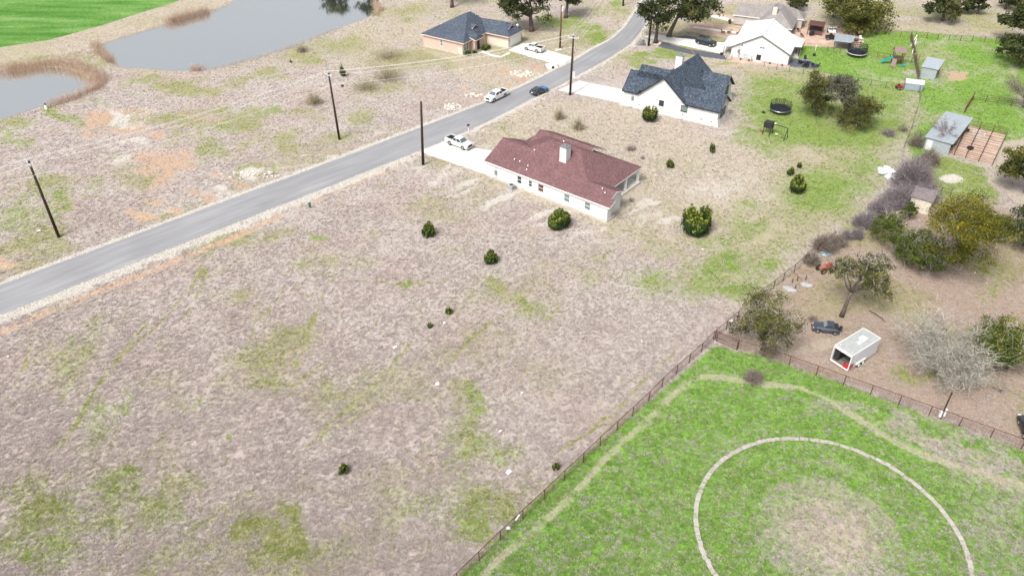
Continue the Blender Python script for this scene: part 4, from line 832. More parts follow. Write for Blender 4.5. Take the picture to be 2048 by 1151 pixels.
# ---- 4. white farmhouse with metal roof -----------------------------------------------------------
loc, rz = frame((1461.3,93), (1581.2,109.9), 2.5)
h = thing('house', 'white gabled farmhouse with pale standing seam metal roof and side porches', 'house', loc, rz)
mb = MB(); mb.hull2([(.25,.3,.25),(12.4,.3,.25),(12.4,.3,2.6),(6.25,.3,5.6),(.25,.3,2.5)], [(.25,17,.25),(12.4,11,.25),(12.4,11,2.6),(6.8,11,5.6),(.25,17,2.5)]); mb.build('wall', M['white_wall'], h)
mb = MB(); mb.prism([(-1.6,1.0),(.15,1.0),(.15,.2),(12.5,.2),(12.5,5.6),(14.2,5.6),(14.2,11),(.1,17),(-1.6,5)], -.2, .24); mb.build('foundation', M['slab'], h)
sm = M['seam_metal']; gt = mat('grey_trim', (.12,.13,.13), None, .5, 3)
ms = .53
roof_part(h, [[(-.1,0,2.45),(6.2,0,5.8),(6.8,11.5,6.0),(0.6,17.4,2.9),(-.1,17.4,2.45)], [(6.2,0,5.8),(12.85,0,2.45),(12.85,11.2,2.45),(6.8,11.5,6.0)]], sm, fascia=gt)
roof_part(h, [[(6.8,11.5,6.0),(12.85,11.2,2.45),(13.0,12.5,2.4),(5.5,17.4,3.0),(.6,17.4,2.9)]], sm, fascia=gt)
roof_part(h, [[(-1.8,.7,2.3),(2.9,.9,2.35),(2.9,5.0,3.55),(-.6,4.2,3.5)], [(-1.8,.7,2.3),(-.6,4.2,3.5),(-1.8,6.5,2.5)], [(-.6,4.2,3.5),(2.9,5.0,3.55),(2.9,7.4,2.5),(-1.8,6.5,2.5)]], sm, fascia=M['white_trim'], fh=.12)
roof_part(h, [[(9.0,7.9,4.2),(12.2,7.9,4.2),(14.3,5.9,2.45),(11.0,5.7,2.5)], [(12.2,7.9,4.2),(14.5,11.2,2.4),(14.3,5.9,2.45)], [(9,7.9,4.2),(12.2,7.9,4.2),(14.5,11.2,2.4),(10,11.2,3.2)]], sm, fascia=gt)
for d in (12.3, 15.8): roof_part(h, [[(.2,d-1.9,2.7),(.2,d+.1,3.45),(4.6,d+.1,3.5),(4.0,d-1.9,2.75)], [(.2,d+.1,3.45),(4.6,d+.1,3.5),(4.2,d+1.2,2.9),(.2,d+1.2,2.8)]], sm, name='roof', fascia=gt, fh=.1)
mb = MB()
for k in range(28):
    d = .4+k*.42; t = d/11.5; rx, rzz = 6.2+.6*t, 5.8+.2*t
    mb.bar((rx,d,rzz+.02),(-.08,d,2.47),.035,.05)
    if d < 11: mb.bar((rx,d,rzz+.02),(12.83,d,2.47),.035,.05)
mb.build('seams', M['seam_metal'], h, kind='stuff')
mb = MB(); mb.bar((6.2,0,5.86),(6.8,11.5,6.06),.35,.05); mb.build('ridge_cap', M['white_metal'], h)
boxpart(h, 'basement_door', M['black_trim'], 5.8, 6.75, .22, .298, .3, 1.45); boxpart(h, 'door_step', M['concrete'], 5.4, 7.1, -.5, .19, -.1, .22)
for k in range(2): boxpart(h, 'gable_vent', M['black_trim'], 6.2+k*.55, 6.6+k*.55, .25, .299, 2.95, 3.15)
elec_box(h, 1.9, .29, 1.7); boxpart(h, 'wall_lamp', M['black_trim'], 2.3, 2.5, .15, .299, 2.9, 3.1)
for x, y in ((-1.5,1.0),(-1.5,6.0)): boxpart(h, 'porch_post', M['steel'], x-.07, x+.07, y-.07, y+.07, .24, 2.3)
for x, y in ((14.0,6.1),(14.1,10.7),(13.2,8.6)): boxpart(h, 'porch_post', M['black_trim'], x-.1, x+.1, y-.1, y+.1, .24, 2.4)
boxpart(h, 'downpipe', M['white_trim'], 12.42, 12.52, .3, .4, .25, 2.4)
mb = MB(); mb.ring((3.3,.2,1.0), .34, .02, 16, 4); 
for x in (3.5,10.6):
    mb = MB()
    for k in range(16):
        a, b = k*math.pi/8, (k+1)*math.pi/8; mb.bar((x+.36*math.cos(a),.24,.75+.36*math.sin(a)),(x+.36*math.cos(b),.24,.75+.36*math.sin(b)),.03)
    mb.build('wall_ornament', M['dark_rail'], h)
for x in (2.6,4.4,8.9,11.5):
    mb = MB(); mb.tube([(x,-.25,0),(x,-.25,.4)],[.25,.12],7); mb.build('planter', M['dark_rail'], h)

# ---- 5. greige house behind ------------------------------------------------------------------------
loc, rz = frame((1466.6,29.3), (1500.3,33.7), 2.4)
h = thing('house', 'large greige house with grey brown hipped roofs behind the white farmhouse', 'house', loc, rz)
mb = MB(); mb.prism([(.3,.3),(6.3,.3),(6.3,-4.8),(14.2,-4.8),(14.2,3.3),(15.8,3.3),(15.8,7.6),(.3,7.6)], .15, 2.37); mb.build('wall', M['greige'], h)
boxpart(h, 'garage_door', M['greige'], 1.0, 3.7, .25, .299, .16, 1.35)
sg = M['shingle_grey']
roof_part(h, [[(0,0,2.4),(4.2,0,2.4),(7.5,4.1,4.2),(.6,4.1,4.2)], [(.6,4.1,4.2),(7.5,4.1,4.2),(7.5,8,2.4),(0,8,2.4)]], sg, fascia=M['white_trim'])
roof_part(h, [[(4.2,0,2.4),(6.4,.1,2.4),(9.2,3.6,5.3),(6,3.9,4.4)], [(6.4,.1,2.4),(6.4,-5.1,2.4),(9.8,-1.0,5.0),(9.2,3.6,5.3)], [(6.4,-5.1,2.4),(14.6,-5.1,2.4),(10.6,-.6,5.0),(9.8,-1.0,5.0)], [(14.6,-5.1,2.4),(14.6,3.1,2.4),(10.6,3.6,5.2),(10.6,-.6,5.0)],
              [(9.8,-1.0,5.0),(10.6,-.6,5.0),(10.6,3.6,5.2),(9.2,3.6,5.3)], [(14.6,3.1,2.4),(16.1,3.1,2.4),(14.0,5.4,3.9),(10.6,3.6,5.2)], [(16.1,3.1,2.4),(16.2,8,2.4),(14.0,5.4,3.9)], [(9.2,3.6,5.3),(10.6,3.6,5.2),(14,5.4,3.9),(16.2,8,2.4),(4.2,8,2.4),(6,3.9,4.4)]], sg, fascia=M['white_trim'])
chimney(h, 9.7, -1.6, 3.6, 6.1, 1.0, .9, m='limestone')
boxpart(h, 'patio_door', M['glass_dark'], 12.4, 14.0, -4.86, -4.8, .2, 1.9)

# ---- 6. sheds and barns --------------------------------------------------------------------------
def shed(label, px, rz, w, d, hf, hb, cat='shed', over=.4, wallm='galv_wall', roofm='galv', openside=None, ribs=True, name='shed'):
    """px: near-left corner on the ground; x along the near side, y away; roof from height hf (near) to hb (far)"""
    g = G(*px); t = thing(name, label, cat, (g.x, g.y, 0), rz); T = .05
    def wl(p, q, zp, zq, nm='wall'):
        mb = MB(); a, b = Vector((*p,0)), Vector((*q,0)); n_ = (b-a).cross(Vector((0,0,1))).normalized()*T
        mb.hull2([a-n_*.5, b-n_*.5, b-n_*.5+Vector((0,0,zq)), a-n_*.5+Vector((0,0,zp))], [a+n_*.5, b+n_*.5, b+n_*.5+Vector((0,0,zq)), a+n_*.5+Vector((0,0,zp))]); mb.build(nm, M[wallm], t)
    op = openside or ''
    if 'f' not in op: wl((0,0),(w,0),hf,hf)
    if 'b' not in op: wl((0,d),(w,d),hb,hb)
    if 'l' not in op: wl((0,0),(0,d),hf,hb)
    if 'r' not in op: wl((w,0),(w,d),hf,hb)
    for x, y in ((.06,.06),(w-.06,.06),(.06,d-.06),(w-.06,d-.06)):
        boxpart(t, 'post', M['old_wood'], x-.06, x+.06, y-.06, y+.06, 0, (hf if y < d/2 else hb)-.03)
    o = over; sl_ = (hb-hf)/d; z0, z1 = hf-sl_*o+.04, hb+sl_*o+.04
    roof_part(t, [[(-o,-o,z0),(w+o,-o,z0),(w+o,d+o,z1),(-o,d+o,z1)]], M[roofm], t=.05)
    if ribs:
        mb = MB(); n_ = max(3, int((w+2*o)/.35))
        for k in range(n_+1):
            x = -o+.03+(w+2*o-.06)*k/n_; mb.bar((x,-o,z0+.015),(x,d+o,z1+.015),.05,.035)
        mb.build('roof_ribs', M[roofm], t, kind='stuff')
    return t
g0, g1_ = G(1839,154.5), G(1865,160); rz = math.atan2(g1_.y-g0.y, g1_.x-g0.x)
shed('small grey metal shed with a sloping tin roof standing alone in the green pasture', (1839,155), rz, 2.9, 3.6, 2.4, 3.2, over=.25, openside='r')
g0, g1_ = G(1845,297.5), G(1883,308); rz = math.atan2(g1_.y-g0.y, g1_.x-g0.x)
BARN = shed('long open barn with a pale tin roof next to the rusty pipe pens', (1846,297.5), rz, 4.1, 11.5, 2.3, 2.9, cat='barn', over=.3, openside='r')
for k in range(3): boxpart(BARN, 'post', M['old_wood'], 4.0, 4.14, 2.6+k*2.9, 2.74+k*2.9, 0, 2.4+.15*k)
boxpart(BARN, 'door', M['white_metal'], .3, 1.2, -.12, -.05, .1, 1.9)
g0, g1_ = G(1664,98), G(1697,102); rz = math.atan2(g1_.y-g0.y, g1_.x-g0.x)
shed('flat pale grey roofed shelter on the red dirt yard beside the tall trampoline', (1666,99), rz, 3.6, 3.7, 2.0, 2.3, over=.25, cat='shelter', openside='fl')
# playhouse / storage box trailer by the plank fence
g0 = G(1808,180); g1_ = G(1839,183.5); rz = math.atan2(g1_.y-g0.y, g1_.x-g0.x)
t = thing('storage_shed', 'low grey plastic storage shed with pitched lid against the plank fence', 'shed', (g0.x, g0.y, 0), rz)
mb = MB(); mb.box(0, 3.3, 0, 1.9, .05, 1.5); mb.build('wall', mat('shed_grey', (.27,.31,.36), (.22,.26,.31), .5, 3), t)
roof_part(t, [[(-.12,-.12,1.5),(3.42,-.12,1.5),(3.42,.75,2.15),(-.12,.75,2.15)], [(-.12,.75,2.15),(3.42,.75,2.15),(3.42,2.05,1.75),(-.12,2.05,1.75)]], mat('lid_grey', (.42,.44,.46), (.36,.38,.40), .5, 3), name='lid')
for k in range(2): boxpart(t, 'door', MATS['shed_grey'], .35+k*1.3, 1.5+k*1.3, -.05, -.01, .1, 1.35)
boxpart(t, 'window', M['glass_dark'], 3.305, 3.34, .4, 1.4, .4, 1.1)
# stone shed under the vines
g0 = G(1815,419); g1_ = G(1849,426); rz = math.atan2(g1_.y-g0.y, g1_.x-g0.x)-.15
t = thing('stone_shed', 'old cream stone shed smothered by bare purple vines', 'shed', (g0.x, g0.y, 0), rz)
mb = MB(); mb.box(0, 2.9, 0, 3.6, 0, 2.3); mb.build('wall', M['cream_stone'], t); boxpart(t, 'roof', M['grey_twig'], -.2, 3.1, -.2, 3.8, 2.302, 2.45)
boxpart(t, 'lintel', M['limestone'], .3, 2.6, -.05, -.003, 1.9, 2.1)
# hot tub pavilion
g0 = G(1614,69); g1_ = G(1636,72)
t = thing('pergola', 'dark slatted pergola on the red dirt yard behind the farmhouse', 'pergola', (g0.x, g0.y, 0), math.atan2(g1_.y-g0.y, g1_.x-g0.x))
for x, y in ((0,0),(3.2,0),(0,3),(3.2,3)): boxpart(t, 'post', M['red_wood'], x-.08, x+.08, y-.08, y+.08, 0, 2.3)
for k in range(8): boxpart(t, 'slat', M['red_wood'], -.2, 3.4, -.2+k*.48, .0+k*.48, 2.3, 2.38)
boxpart(t, 'back_panel', M['black_trim'], 0, 3.2, 2.95, 3.0, .1, 2.25); boxpart(t, 'side_panel', M['red_wood'], .4, 3.0, .3, .38, .1, 1.0)
boxpart(t, 'tub', M['black_plastic'], .6, 2.8, .6, 2.6, .05, .9, bevel=.1)
# ================================================================ VEHICLES
def wheel(par, x, y, r, w, side, rim='steel', name='wheel'):
    mb = MB(); n = 18
    prof = [(-w/2, r*.62), (-w/2, r*.9), (-w*.38, r), (w*.38, r), (w/2, r*.9), (w/2, r*.62)]
    b = len(mb.v)
    for yy_, rr_ in prof:
        for k in range(n): a = 2*math.pi*k/n; mb.v.append((x+rr_*math.cos(a), y+yy_, r+rr_*math.sin(a)))
    for i in range(len(prof)-1):
        for k in range(n): k2 = (k+1) % n; mb.f.append([b+i*n+k, b+i*n+k2, b+(i+1)*n+k2, b+(i+1)*n+k]); mb.mi.append(0)
    t = mb.build('wheel', M['rubber'], par, smooth=True)
    mb = MB(); yo = y+side*w*.36
    mb.tube([(x, yo-.02, r), (x, yo+.02, r)], r*.62, 16); 
    for k in range(5):
        a = k*2*math.pi/5; mb.bar((x, yo+side*.03, r), (x+math.cos(a)*r*.56, yo+side*.03, r+math.sin(a)*r*.56), .07, .05)
    mb.build('rim', M[rim], t); return t
def arch(cx, cz, r, n=7): return [(cx+r*math.cos(math.pi*(1-k/(n-1))), cz+r*math.sin(math.pi*(1-k/(n-1)))) for k in range(n)]
def bodyshell(par, prof_low, prof_top, w, wt, m, name='body'):
    """prof_low: bottom outline left to right incl. wheel arches; prof_top: (x, z, half width factor) right to left"""
    mb = MB(); pts = [(x, z, 1.0) for x, z in prof_low]+list(prof_top)
    A = [(x, -w/2*f, z) for x, z, f in pts]; B = [(x, w/2*f, z) for x, z, f in pts]
    mb.hull2(A, B); return mb.build(name, m, par, bevel=.035)
def pane(par, pts, m='glass_dark', t=.012, name='window'):
    n_ = (Vector(pts[1])-Vector(pts[0])).cross(Vector(pts[2])-Vector(pts[0])).normalized()*t
    mb = MB(); mb.hull2([Vector(p)-n_*.2 for p in pts], [Vector(p)+n_ for p in pts]); return mb.build(name, M[m], par)
def cabin(par, x0, x1, x2, x3, z0, z1, w0, w1, m, wglass='glass_blue', splits=(), name='cab', rear_glass=True):
    """greenhouse: windscreen foot x3 and head x2 (front is +x), rear head x1 and foot x0"""
    mb = MB(); q = lambda x, s_, z, w_: (x, s_*w_/2, z)
    mb.hull2([q(x0,-1,z0,w0), q(x3,-1,z0,w0), q(x3,1,z0,w0), q(x0,1,z0,w0)], [q(x1,-1,z1,w1), q(x2,-1,z1,w1), q(x2,1,z1,w1), q(x1,1,z1,w1)])
    c_ = mb.build(name, m, par, bevel=.05)
    def P(x, s_, f): return Vector((x, s_*(w0+(w1-w0)*f)/2, z0+(z1-z0)*f))
    L_ = lambda a, b, f: a+(b-a)*f
    f0, f1 = .1, .88
    ws = [P(L_(x3,x2,f0),-.9,f0), P(L_(x3,x2,f0),.9,f0), P(L_(x3,x2,f1),.86,f1), P(L_(x3,x2,f1),-.86,f1)]
    pane(par, ws, wglass, name='windscreen')
    if rear_glass: pane(par, [P(L_(x0,x1,f0),.85,f0), P(L_(x0,x1,f0),-.85,f0), P(L_(x0,x1,f1),-.8,f1), P(L_(x0,x1,f1),.8,f1)], 'glass_dark', name='rear_window')
    ed = [0]+list(splits)+[1]
    for s_ in (-1, 1):
        for a, b in zip(ed, ed[1:]):
            a_, b_ = a+.035, b-.035
            pp = [P(L_(L_(x0,x1,f), L_(x3,x2,f), t_), s_, f) for f, t_ in ((f0,a_),(f0,b_),(f1,b_),(f1,a_))]
            pp = pp if s_ < 0 else pp[::-1]; pane(par, pp, 'glass_dark', name='side_window')
    return c_
def pickup(label, a, b, paint, L_=5.3, group='white pickup trucks', grille='black_plastic'):
    """a: photo point of the tail, b: of the nose, on the ground"""
    p, q = G(*a), G(*b); rz = math.atan2(q.y-p.y, q.x-p.x); c_ = (p+q)/2
    t = thing('pickup_truck', label, 'pickup truck', (c_.x, c_.y, .09), rz, group); w_ = 1.86; r = .40; h2 = L_/2
    xr, xf = -h2+1.15, h2-.98
    low = [(-h2,.5),(xr-.52,.45)]+arch(xr,.40,.48)+[(xr+.52,.38),(xf-.52,.38)]+arch(xf,.40,.48)+[(xf+.5,.42),(h2-.02,.45)]
    top = [(h2,.62,.93),(h2,.92,.93),(h2-.12,1.05,.92),(h2-1.25,1.14,.96),(-h2+.02,1.14,.97),(-h2,1.05,.97)]
    bodyshell(t, low, top, w_, w_, M[paint])
    cabin(t, -h2+1.85, -h2+2.0, h2-1.95, h2-1.2, 1.135, 1.72, 1.68, 1.36, M[paint], splits=(.42,))
    mb = MB(); mb.box(-h2+.14, -h2+1.75, -.72, .72, 1.145, 1.16); mb.build('bed_floor', M['bed_liner'], t)
    for y in (-.82, .82): boxpart(t, 'bed_rail', M[paint], -h2+.02, -h2+1.8, y-.085, y+.085, 1.13, 1.25, bevel=.02)
    boxpart(t, 'tailgate', M[paint], -h2-.015, -h2+.08, -.88, .88, .72, 1.25, bevel=.015); boxpart(t, 'bed_front', M[paint], -h2+1.76, -h2+1.83, -.75, .75, 1.1, 1.35)
    for y in (-.80, .62): boxpart(t, 'tail_light', M['tail_red'], -h2-.03, -h2+.06, y, y+.18, .85, 1.15)
    for y in (-.84, .52): boxpart(t, 'headlight', M['lamp_glass'], h2-.03, h2+.03, y, y+.32, .78, .98)
    boxpart(t, 'grille', M[grille], h2-.03, h2+.035, -.5, .5, .62, .98); boxpart(t, 'front_bumper', M['steel' if paint != 'paint_white' else paint], h2-.05, h2+.12, -.9, .9, .42, .62, bevel=.03)
    boxpart(t, 'rear_bumper', M['steel'], -h2-.14, -h2+.02, -.88, .88, .45, .65, bevel=.03)
    for y in (-1.06, .93): boxpart(t, 'mirror', M[paint], h2-1.55, h2-1.4, y, y+.13, 1.15, 1.35, bevel=.02)
    for s_ in (-1, 1):
        for x in (h2-1.9, h2-2.95): boxpart(t, 'door_handle', M['black_plastic'], x-.3, x-.14, s_*.925-.015, s_*.925+.015, .98, 1.02)
        for x in (xr, xf): wheel(t, x, s_*.80, r, .26, s_)
    boxpart(t, 'underbody', M['black_plastic'], -h2+.2, h2-.2, -.7, .7, .28, .5)
    return t
pickup('white pickup truck driving down the road towards the viewer', (1012,189), (974,207), 'paint_white', 5.4)
pickup('silver white extended cab pickup parked at the end of the long white house drive', (896,284), (941,301), 'paint_silver', 5.2)
pickup('white pickup parked on the drive of the tan stucco house', (1085,106.5), (1051,98), 'paint_white', 4.9)
def car(label, a, b, paint, L_, w_, hb, ht, kind='suv', cat='car', name='car', roofm=None, group=None):
    p, q = G(*a), G(*b); rz = math.atan2(q.y-p.y, q.x-p.x); c_ = (p+q)/2
    t = thing(name, label, cat, (c_.x, c_.y, .09), rz, group); h2 = L_/2; r = .36 if kind == 'suv' else .32; xr, xf = -h2+.85, h2-.88
    low = [(-h2+.03,.42)]+arch(xr,r,r+.07)+[(xr+r+.12,.30),(xf-r-.12,.30)]+arch(xf,r,r+.07)+[(h2-.03,.38)]
    if kind == 'suv': top = [(h2,.55,.9),(h2-.02,.85,.9),(h2-.25,hb-.05,.92),(h2-1.2,hb,.97),(-h2+.1,hb,.97),(-h2,hb-.1,.95),(-h2-.02,.6,.94)]
    else: top = [(h2,.5,.86),(h2-.06,.68,.86),(h2-.5,hb-.1,.9),(h2-1.2,hb,.96),(-h2+.25,hb+.04,.94),(-h2,hb-.1,.9),(-h2-.02,.55,.9)]
    bodyshell(t, low, top, w_, w_, M[paint])
    if kind == 'suv': cabin(t, -h2+.12, -h2+.4, h2-1.85, h2-1.15, hb-.01, ht, w_*.91, w_*.74, M[roofm or paint], splits=(.3,.62))
    else: cabin(t, -h2+.3, -h2+1.25, h2-2.05, h2-1.15, hb-.01, ht, w_*.88, w_*.66, M[roofm or paint], splits=(.5,))
    for y in (-w_/2+.06, w_/2-.36): boxpart(t, 'headlight', M['lamp_glass'], h2-.08, h2+.01, y, y+.3, .6, .76); boxpart(t, 'tail_light', M['tail_red'], -h2-.03, -h2+.05, y, y+.28, .66, .84)
    boxpart(t, 'grille', M['black_plastic'], h2-.06, h2+.02, -.4, .4, .45, .7); boxpart(t, 'bumper', M['black_plastic'], -h2-.07, -h2+.05, -w_*.42, w_*.42, .38, .55, bevel=.02)
    if kind == 'suv':
        for y in (-w_*.34, w_*.34): mb = MB(); mb.tube([(-h2+.7,y,ht+.05),(h2-2.1,y,ht+.05)], .025, 6); mb.build('roof_rack', M['black_plastic'], t)
    for y in (-w_/2-.1, w_/2-.03): boxpart(t, 'mirror', M[paint], h2-1.5, h2-1.36, y, y+.13, hb, hb+.15, bevel=.02)
    for s_ in (-1, 1):
        for x in (xr, xf): wheel(t, x, s_*(w_/2-.13), r, .22, s_)
    boxpart(t, 'underbody', M['black_plastic'], -h2+.2, h2-.2, -w_*.36, w_*.36, .2, .42)
    return t
car('black sport utility vehicle parked on the farmhouse drive', (1393,86), (1430,95), 'paint_black', 4.6, 1.9, 1.08, 1.75)
c = car('compact car with blue bonnet and dark rear driving away up the road', (1065,192), (1091,182), 'paint_slate', 3.9, 1.75, .88, 1.35, 'low', roofm='paint_slate')
boxpart(c, 'hood', M['paint_blue'], .65, 1.8, -.74, .74, .79, .86, bevel=.03)
for s_ in (-1, 1): boxpart(c, 'front_wing', M['paint_blue'], .55, 1.85, s_*.885-.012, s_*.885+.012, .62, .8)
boxpart(c, 'tailgate', M['paint_slate'], -1.99, -1.9, -.74, .74, .5, .86, bevel=.03); boxpart(c, 'spoiler', M['paint_slate'], -1.75, -1.4, -.62, .62, 1.14, 1.2, bevel=.02)
for y in (-.2,): boxpart(c, 'number_plate', M['paper'], -2.03, -2.0, -.2, .2, .58, .72)
# small dark buggy-like roadster under the oak
p, q = G(1672,664), G(1629,658); rz = math.atan2(q.y-p.y, q.x-p.x); c_ = (p+q)/2
t = thing('old_roadster', 'small slate black soft top roadster with flared wings standing under the oaks', 'car', (c_.x, c_.y, .02), rz)
h2 = 1.6; mp = M['paint_slate']; xr, xf = -h2+.55, h2-.6
bodyshell(t, [(-h2+.1,.4)]+arch(xr,.3,.38)+[(xr+.45,.28),(xf-.45,.28)]+arch(xf,.3,.38)+[(h2-.05,.36)], [(h2,.5,.72),(h2-.08,.74,.72),(h2-.5,.84,.76),(.35,.9,.86),(-h2+.35,.86,.9),(-h2,.6,.85)], 1.4, 1.4, mp)
cabin(t, -1.05, -.78, -.02, .42, .88, 1.30, 1.16, .98, mp, wglass='glass_pale', splits=(.55,))
for s_ in (-1, 1):
    for x, L2 in ((xr,.55),(xf,.6)):
        mb = MB(); A = [(x+L2*math.cos(a)*1.0, s_*.5, .3+.45*math.sin(a)) for a in [math.pi*k/8 for k in range(9)]]; B = [(v[0], s_*.76, v[2]-.05) for v in A]
        n = len(A)
        for k in range(n-1): mb.poly([A[k], A[k+1], B[k+1], B[k]]); mb.poly([B[k], B[k+1], (B[k+1][0]*.98, s_*.76, B[k+1][2]-.08), (B[k][0]*.98, s_*.76, B[k][2]-.08)])
        mb.build('wing', mp, t, smooth=True); wheel(t, x, s_*.64, .28, .2, s_)
    boxpart(t, 'running_board', M['black_plastic'], -.55, .5, s_*.62-.08, s_*.62+.08, .25, .3); boxpart(t, 'headlight', M['lamp_glass'], h2-.16, h2+.02, s_*.42-.09, s_*.42+.09, .5, .66, bevel=.03)
mb = MB(); mb.tube([(-h2-.02,0,.75),(-h2-.2,0,.7)], .3, 14); mb.build('spare_wheel', M['rubber'], t)
boxpart(t, 'front_bumper', M['rust'], h2+.02, h2+.14, -.6, .6, .3, .42, bevel=.02); boxpart(t, 'folded_top', M['rubber'], -1.35, -1.0, -.5, .5, .88, 1.05, bevel=.05)
# vehicle at the right edge of the picture
car('dark vehicle with pale windscreen cut off by the right edge below the dead oak', (2060,880), (2049,850), 'paint_black', 3.8, 1.6, .9, 1.4, 'low')

# ---- cargo trailer
p, q = G(1694,745), G(1752,708); u = (q-p).normalized(); rz = math.atan2(u.y, u.x)       # long side, open tail at p
t = thing('cargo_trailer', 'white enclosed cargo trailer with open rear, red corner panels and roof vent', 'trailer', (p.x, p.y, 0), rz)
Lt, Wt, zf, zt = 5.5, 2.4, .5, 2.55
wp = M['paint_white']
boxpart(t, 'floor', M['old_wood'], .05, Lt, .05, Wt-.05, zf-.08, zf)
wt_ = mat('trailer_skin', (.52,.545,.575), (.48,.505,.53), .4, 1)
boxpart(t, 'side_wall', wt_, 0, Lt, -.0, .05, .32, zt); boxpart(t, 'side_wall', wt_, 0, Lt, Wt-.05, Wt, .32, zt); boxpart(t, 'front_wall', wt_, Lt-.05, Lt+.001, .052, Wt-.052, .32, zt)
boxpart(t, 'roof', mat('trailer_roof', (.36,.37,.365), (.30,.315,.31), .7, 1.5), .04, Lt-.04, .04, Wt-.04, zt+.002, zt+.05)
for y in (-.02, Wt-.06): boxpart(t, 'roof_edge', wp, 0, Lt+.02, y, y+.08, zt+.001, zt+.09)
for x in (-.03, Lt-.03): boxpart(t, 'roof_edge', wp, x, x+.07, .06, Wt-.06, zt+.003, zt+.085)
boxpart(t, 'roof_vent', wp, 3.2, 4.05, .75, 1.5, zt+.05, zt+.28, bevel=.05); boxpart(t, 'roof_hatch', wp, 2.5, 2.9, .8, 1.2, zt+.05, zt+.12, bevel=.02)
for y in (.35, 2.0): boxpart(t, 'roof_marker', M['lamp_glass'], .5, .62, y, y+.12, zt+.05, zt+.11)
for y in (-.03, Wt-.07): boxpart(t, 'rear_post', wp, -.06, -.002, y, y+.1, .3, zt)
boxpart(t, 'rear_sill', wp, -.1, -.004, .075, Wt-.075, .3, .5); boxpart(t, 'rear_header', wp, -.06, -.004, .075, Wt-.075, zt-.22, zt)
boxpart(t, 'corner_panel', M['red_paint'], .1, .85, -.03, -.003, .5, 1.15); boxpart(t, 'corner_panel', M['red_paint'], -.085, -.01, .08, .75, .52, 1.1)
boxpart(t, 'door', wp, -.12, -.07, Wt+.0, Wt+.9, .4, zt-.1) if 0 else None
boxpart(t, 'side_door', wt_, 1.0, 1.75, -.025, -.002, .6, 2.35); boxpart(t, 'door_handle', M['black_plastic'], 1.05, 1.15, -.05, -.026, 1.4, 1.5)
boxpart(t, 'cabinet', M['black_plastic'], .3, 2.2, Wt-.7, Wt-.06, zf, 1.9); boxpart(t, 'counter', M['steel'], 1.2, 4.5, .07, .6, 1.2, 1.3); boxpart(t, 'tool_box', M['steel'], .4, 1.0, .9, 1.5, zf, .8)
for x in (1.9, 2.75):
    for y, s_ in ((-.0,-1),(Wt,1)): wheel(t, x, y+s_*.06, .34, .2, s_, rim='white_trim')
    mb = MB(); mb.tube([(x,0,.34),(x,Wt,.34)], .05, 6); mb.build('axle', M['black_plastic'], t)
for y in (-.16, Wt+.04): mb = MB(); mb.hull2([(1.35,y,.6),(1.6,y,.85),(3.05,y,.85),(3.3,y,.6)], [(1.35,y+.12,.6),(1.6,y+.12,.85),(3.05,y+.12,.85),(3.3,y+.12,.6)]); mb.build('fender', wp, t)
mb = MB(); mb.bar((Lt,.4,.4),(Lt+1.3,Wt/2,.4),.1); mb.bar((Lt,Wt-.4,.4),(Lt+1.3,Wt/2,.4),.1); mb.bar((Lt+1.2,Wt/2,0),(Lt+1.2,Wt/2,.6),.06); mb.build('drawbar', M['black_plastic'], t)
# small utility vehicles in the yard
def utv(label, a, rz, body):
    g = G(*a); t = thing('quad_bike', label, 'quad bike', (g.x, g.y, 0), rz, 'utility vehicles on the red dirt yard')
    boxpart(t, 'body', M[body], -.9, .9, -.42, .42, .45, .75, bevel=.08); boxpart(t, 'hood', M[body], .35, .95, -.38, .38, .7, .95, bevel=.08); boxpart(t, 'seat', M['black_plastic'], -.7, .15, -.3, .3, .75, .95, bevel=.05)
    mb = MB(); mb.tube([(.3,-.4,1.15),(.3,.4,1.15)], .03, 6); mb.tube([(.45,0,.8),(.3,0,1.15)], .03, 6); mb.build('handlebar', M['black_plastic'], t)
    boxpart(t, 'rack', M['steel'], -.95, -.6, -.4, .4, .98, 1.02)
    for x in (-.65,.65):
        for s_ in (-1,1): wheel(t, x, s_*.5, .3, .24, s_)
    return t
utv('white topped quad bike, left of the two parked behind the shelter', (1659,64), 1.2, 'paint_white'); utv('white topped quad bike, right of the two parked behind the shelter', (1668,64), 1.2, 'paint_white')
g = G(1662,79); t = thing('utility_buggy', 'pale roofed utility buggy parked next to the grey shelter', 'buggy', (g.x, g.y, 0), -.1)
boxpart(t, 'body', M['black_plastic'], -1.3, 1.3, -.65, .65, .4, .85, bevel=.06); boxpart(t, 'canopy', M['paint_silver'], -.9, .7, -.65, .65, 1.75, 1.82); boxpart(t, 'seat', M['black_plastic'], -.4, .1, -.55, .55, .85, 1.25, bevel=.05); boxpart(t, 'hood', M['paint_silver'], .6, 1.35, -.6, .6, .8, 1.0, bevel=.06)
for x in (-.85,.65):
    for y in (-.6,.6): mb = MB(); mb.bar((x,y,.8),(x,y,1.75),.05); mb.build('roll_bar', M['black_plastic'], t)
for x in (-.9,.9):
    for s_ in (-1,1): wheel(t, x, s_*.62, .32, .24, s_)
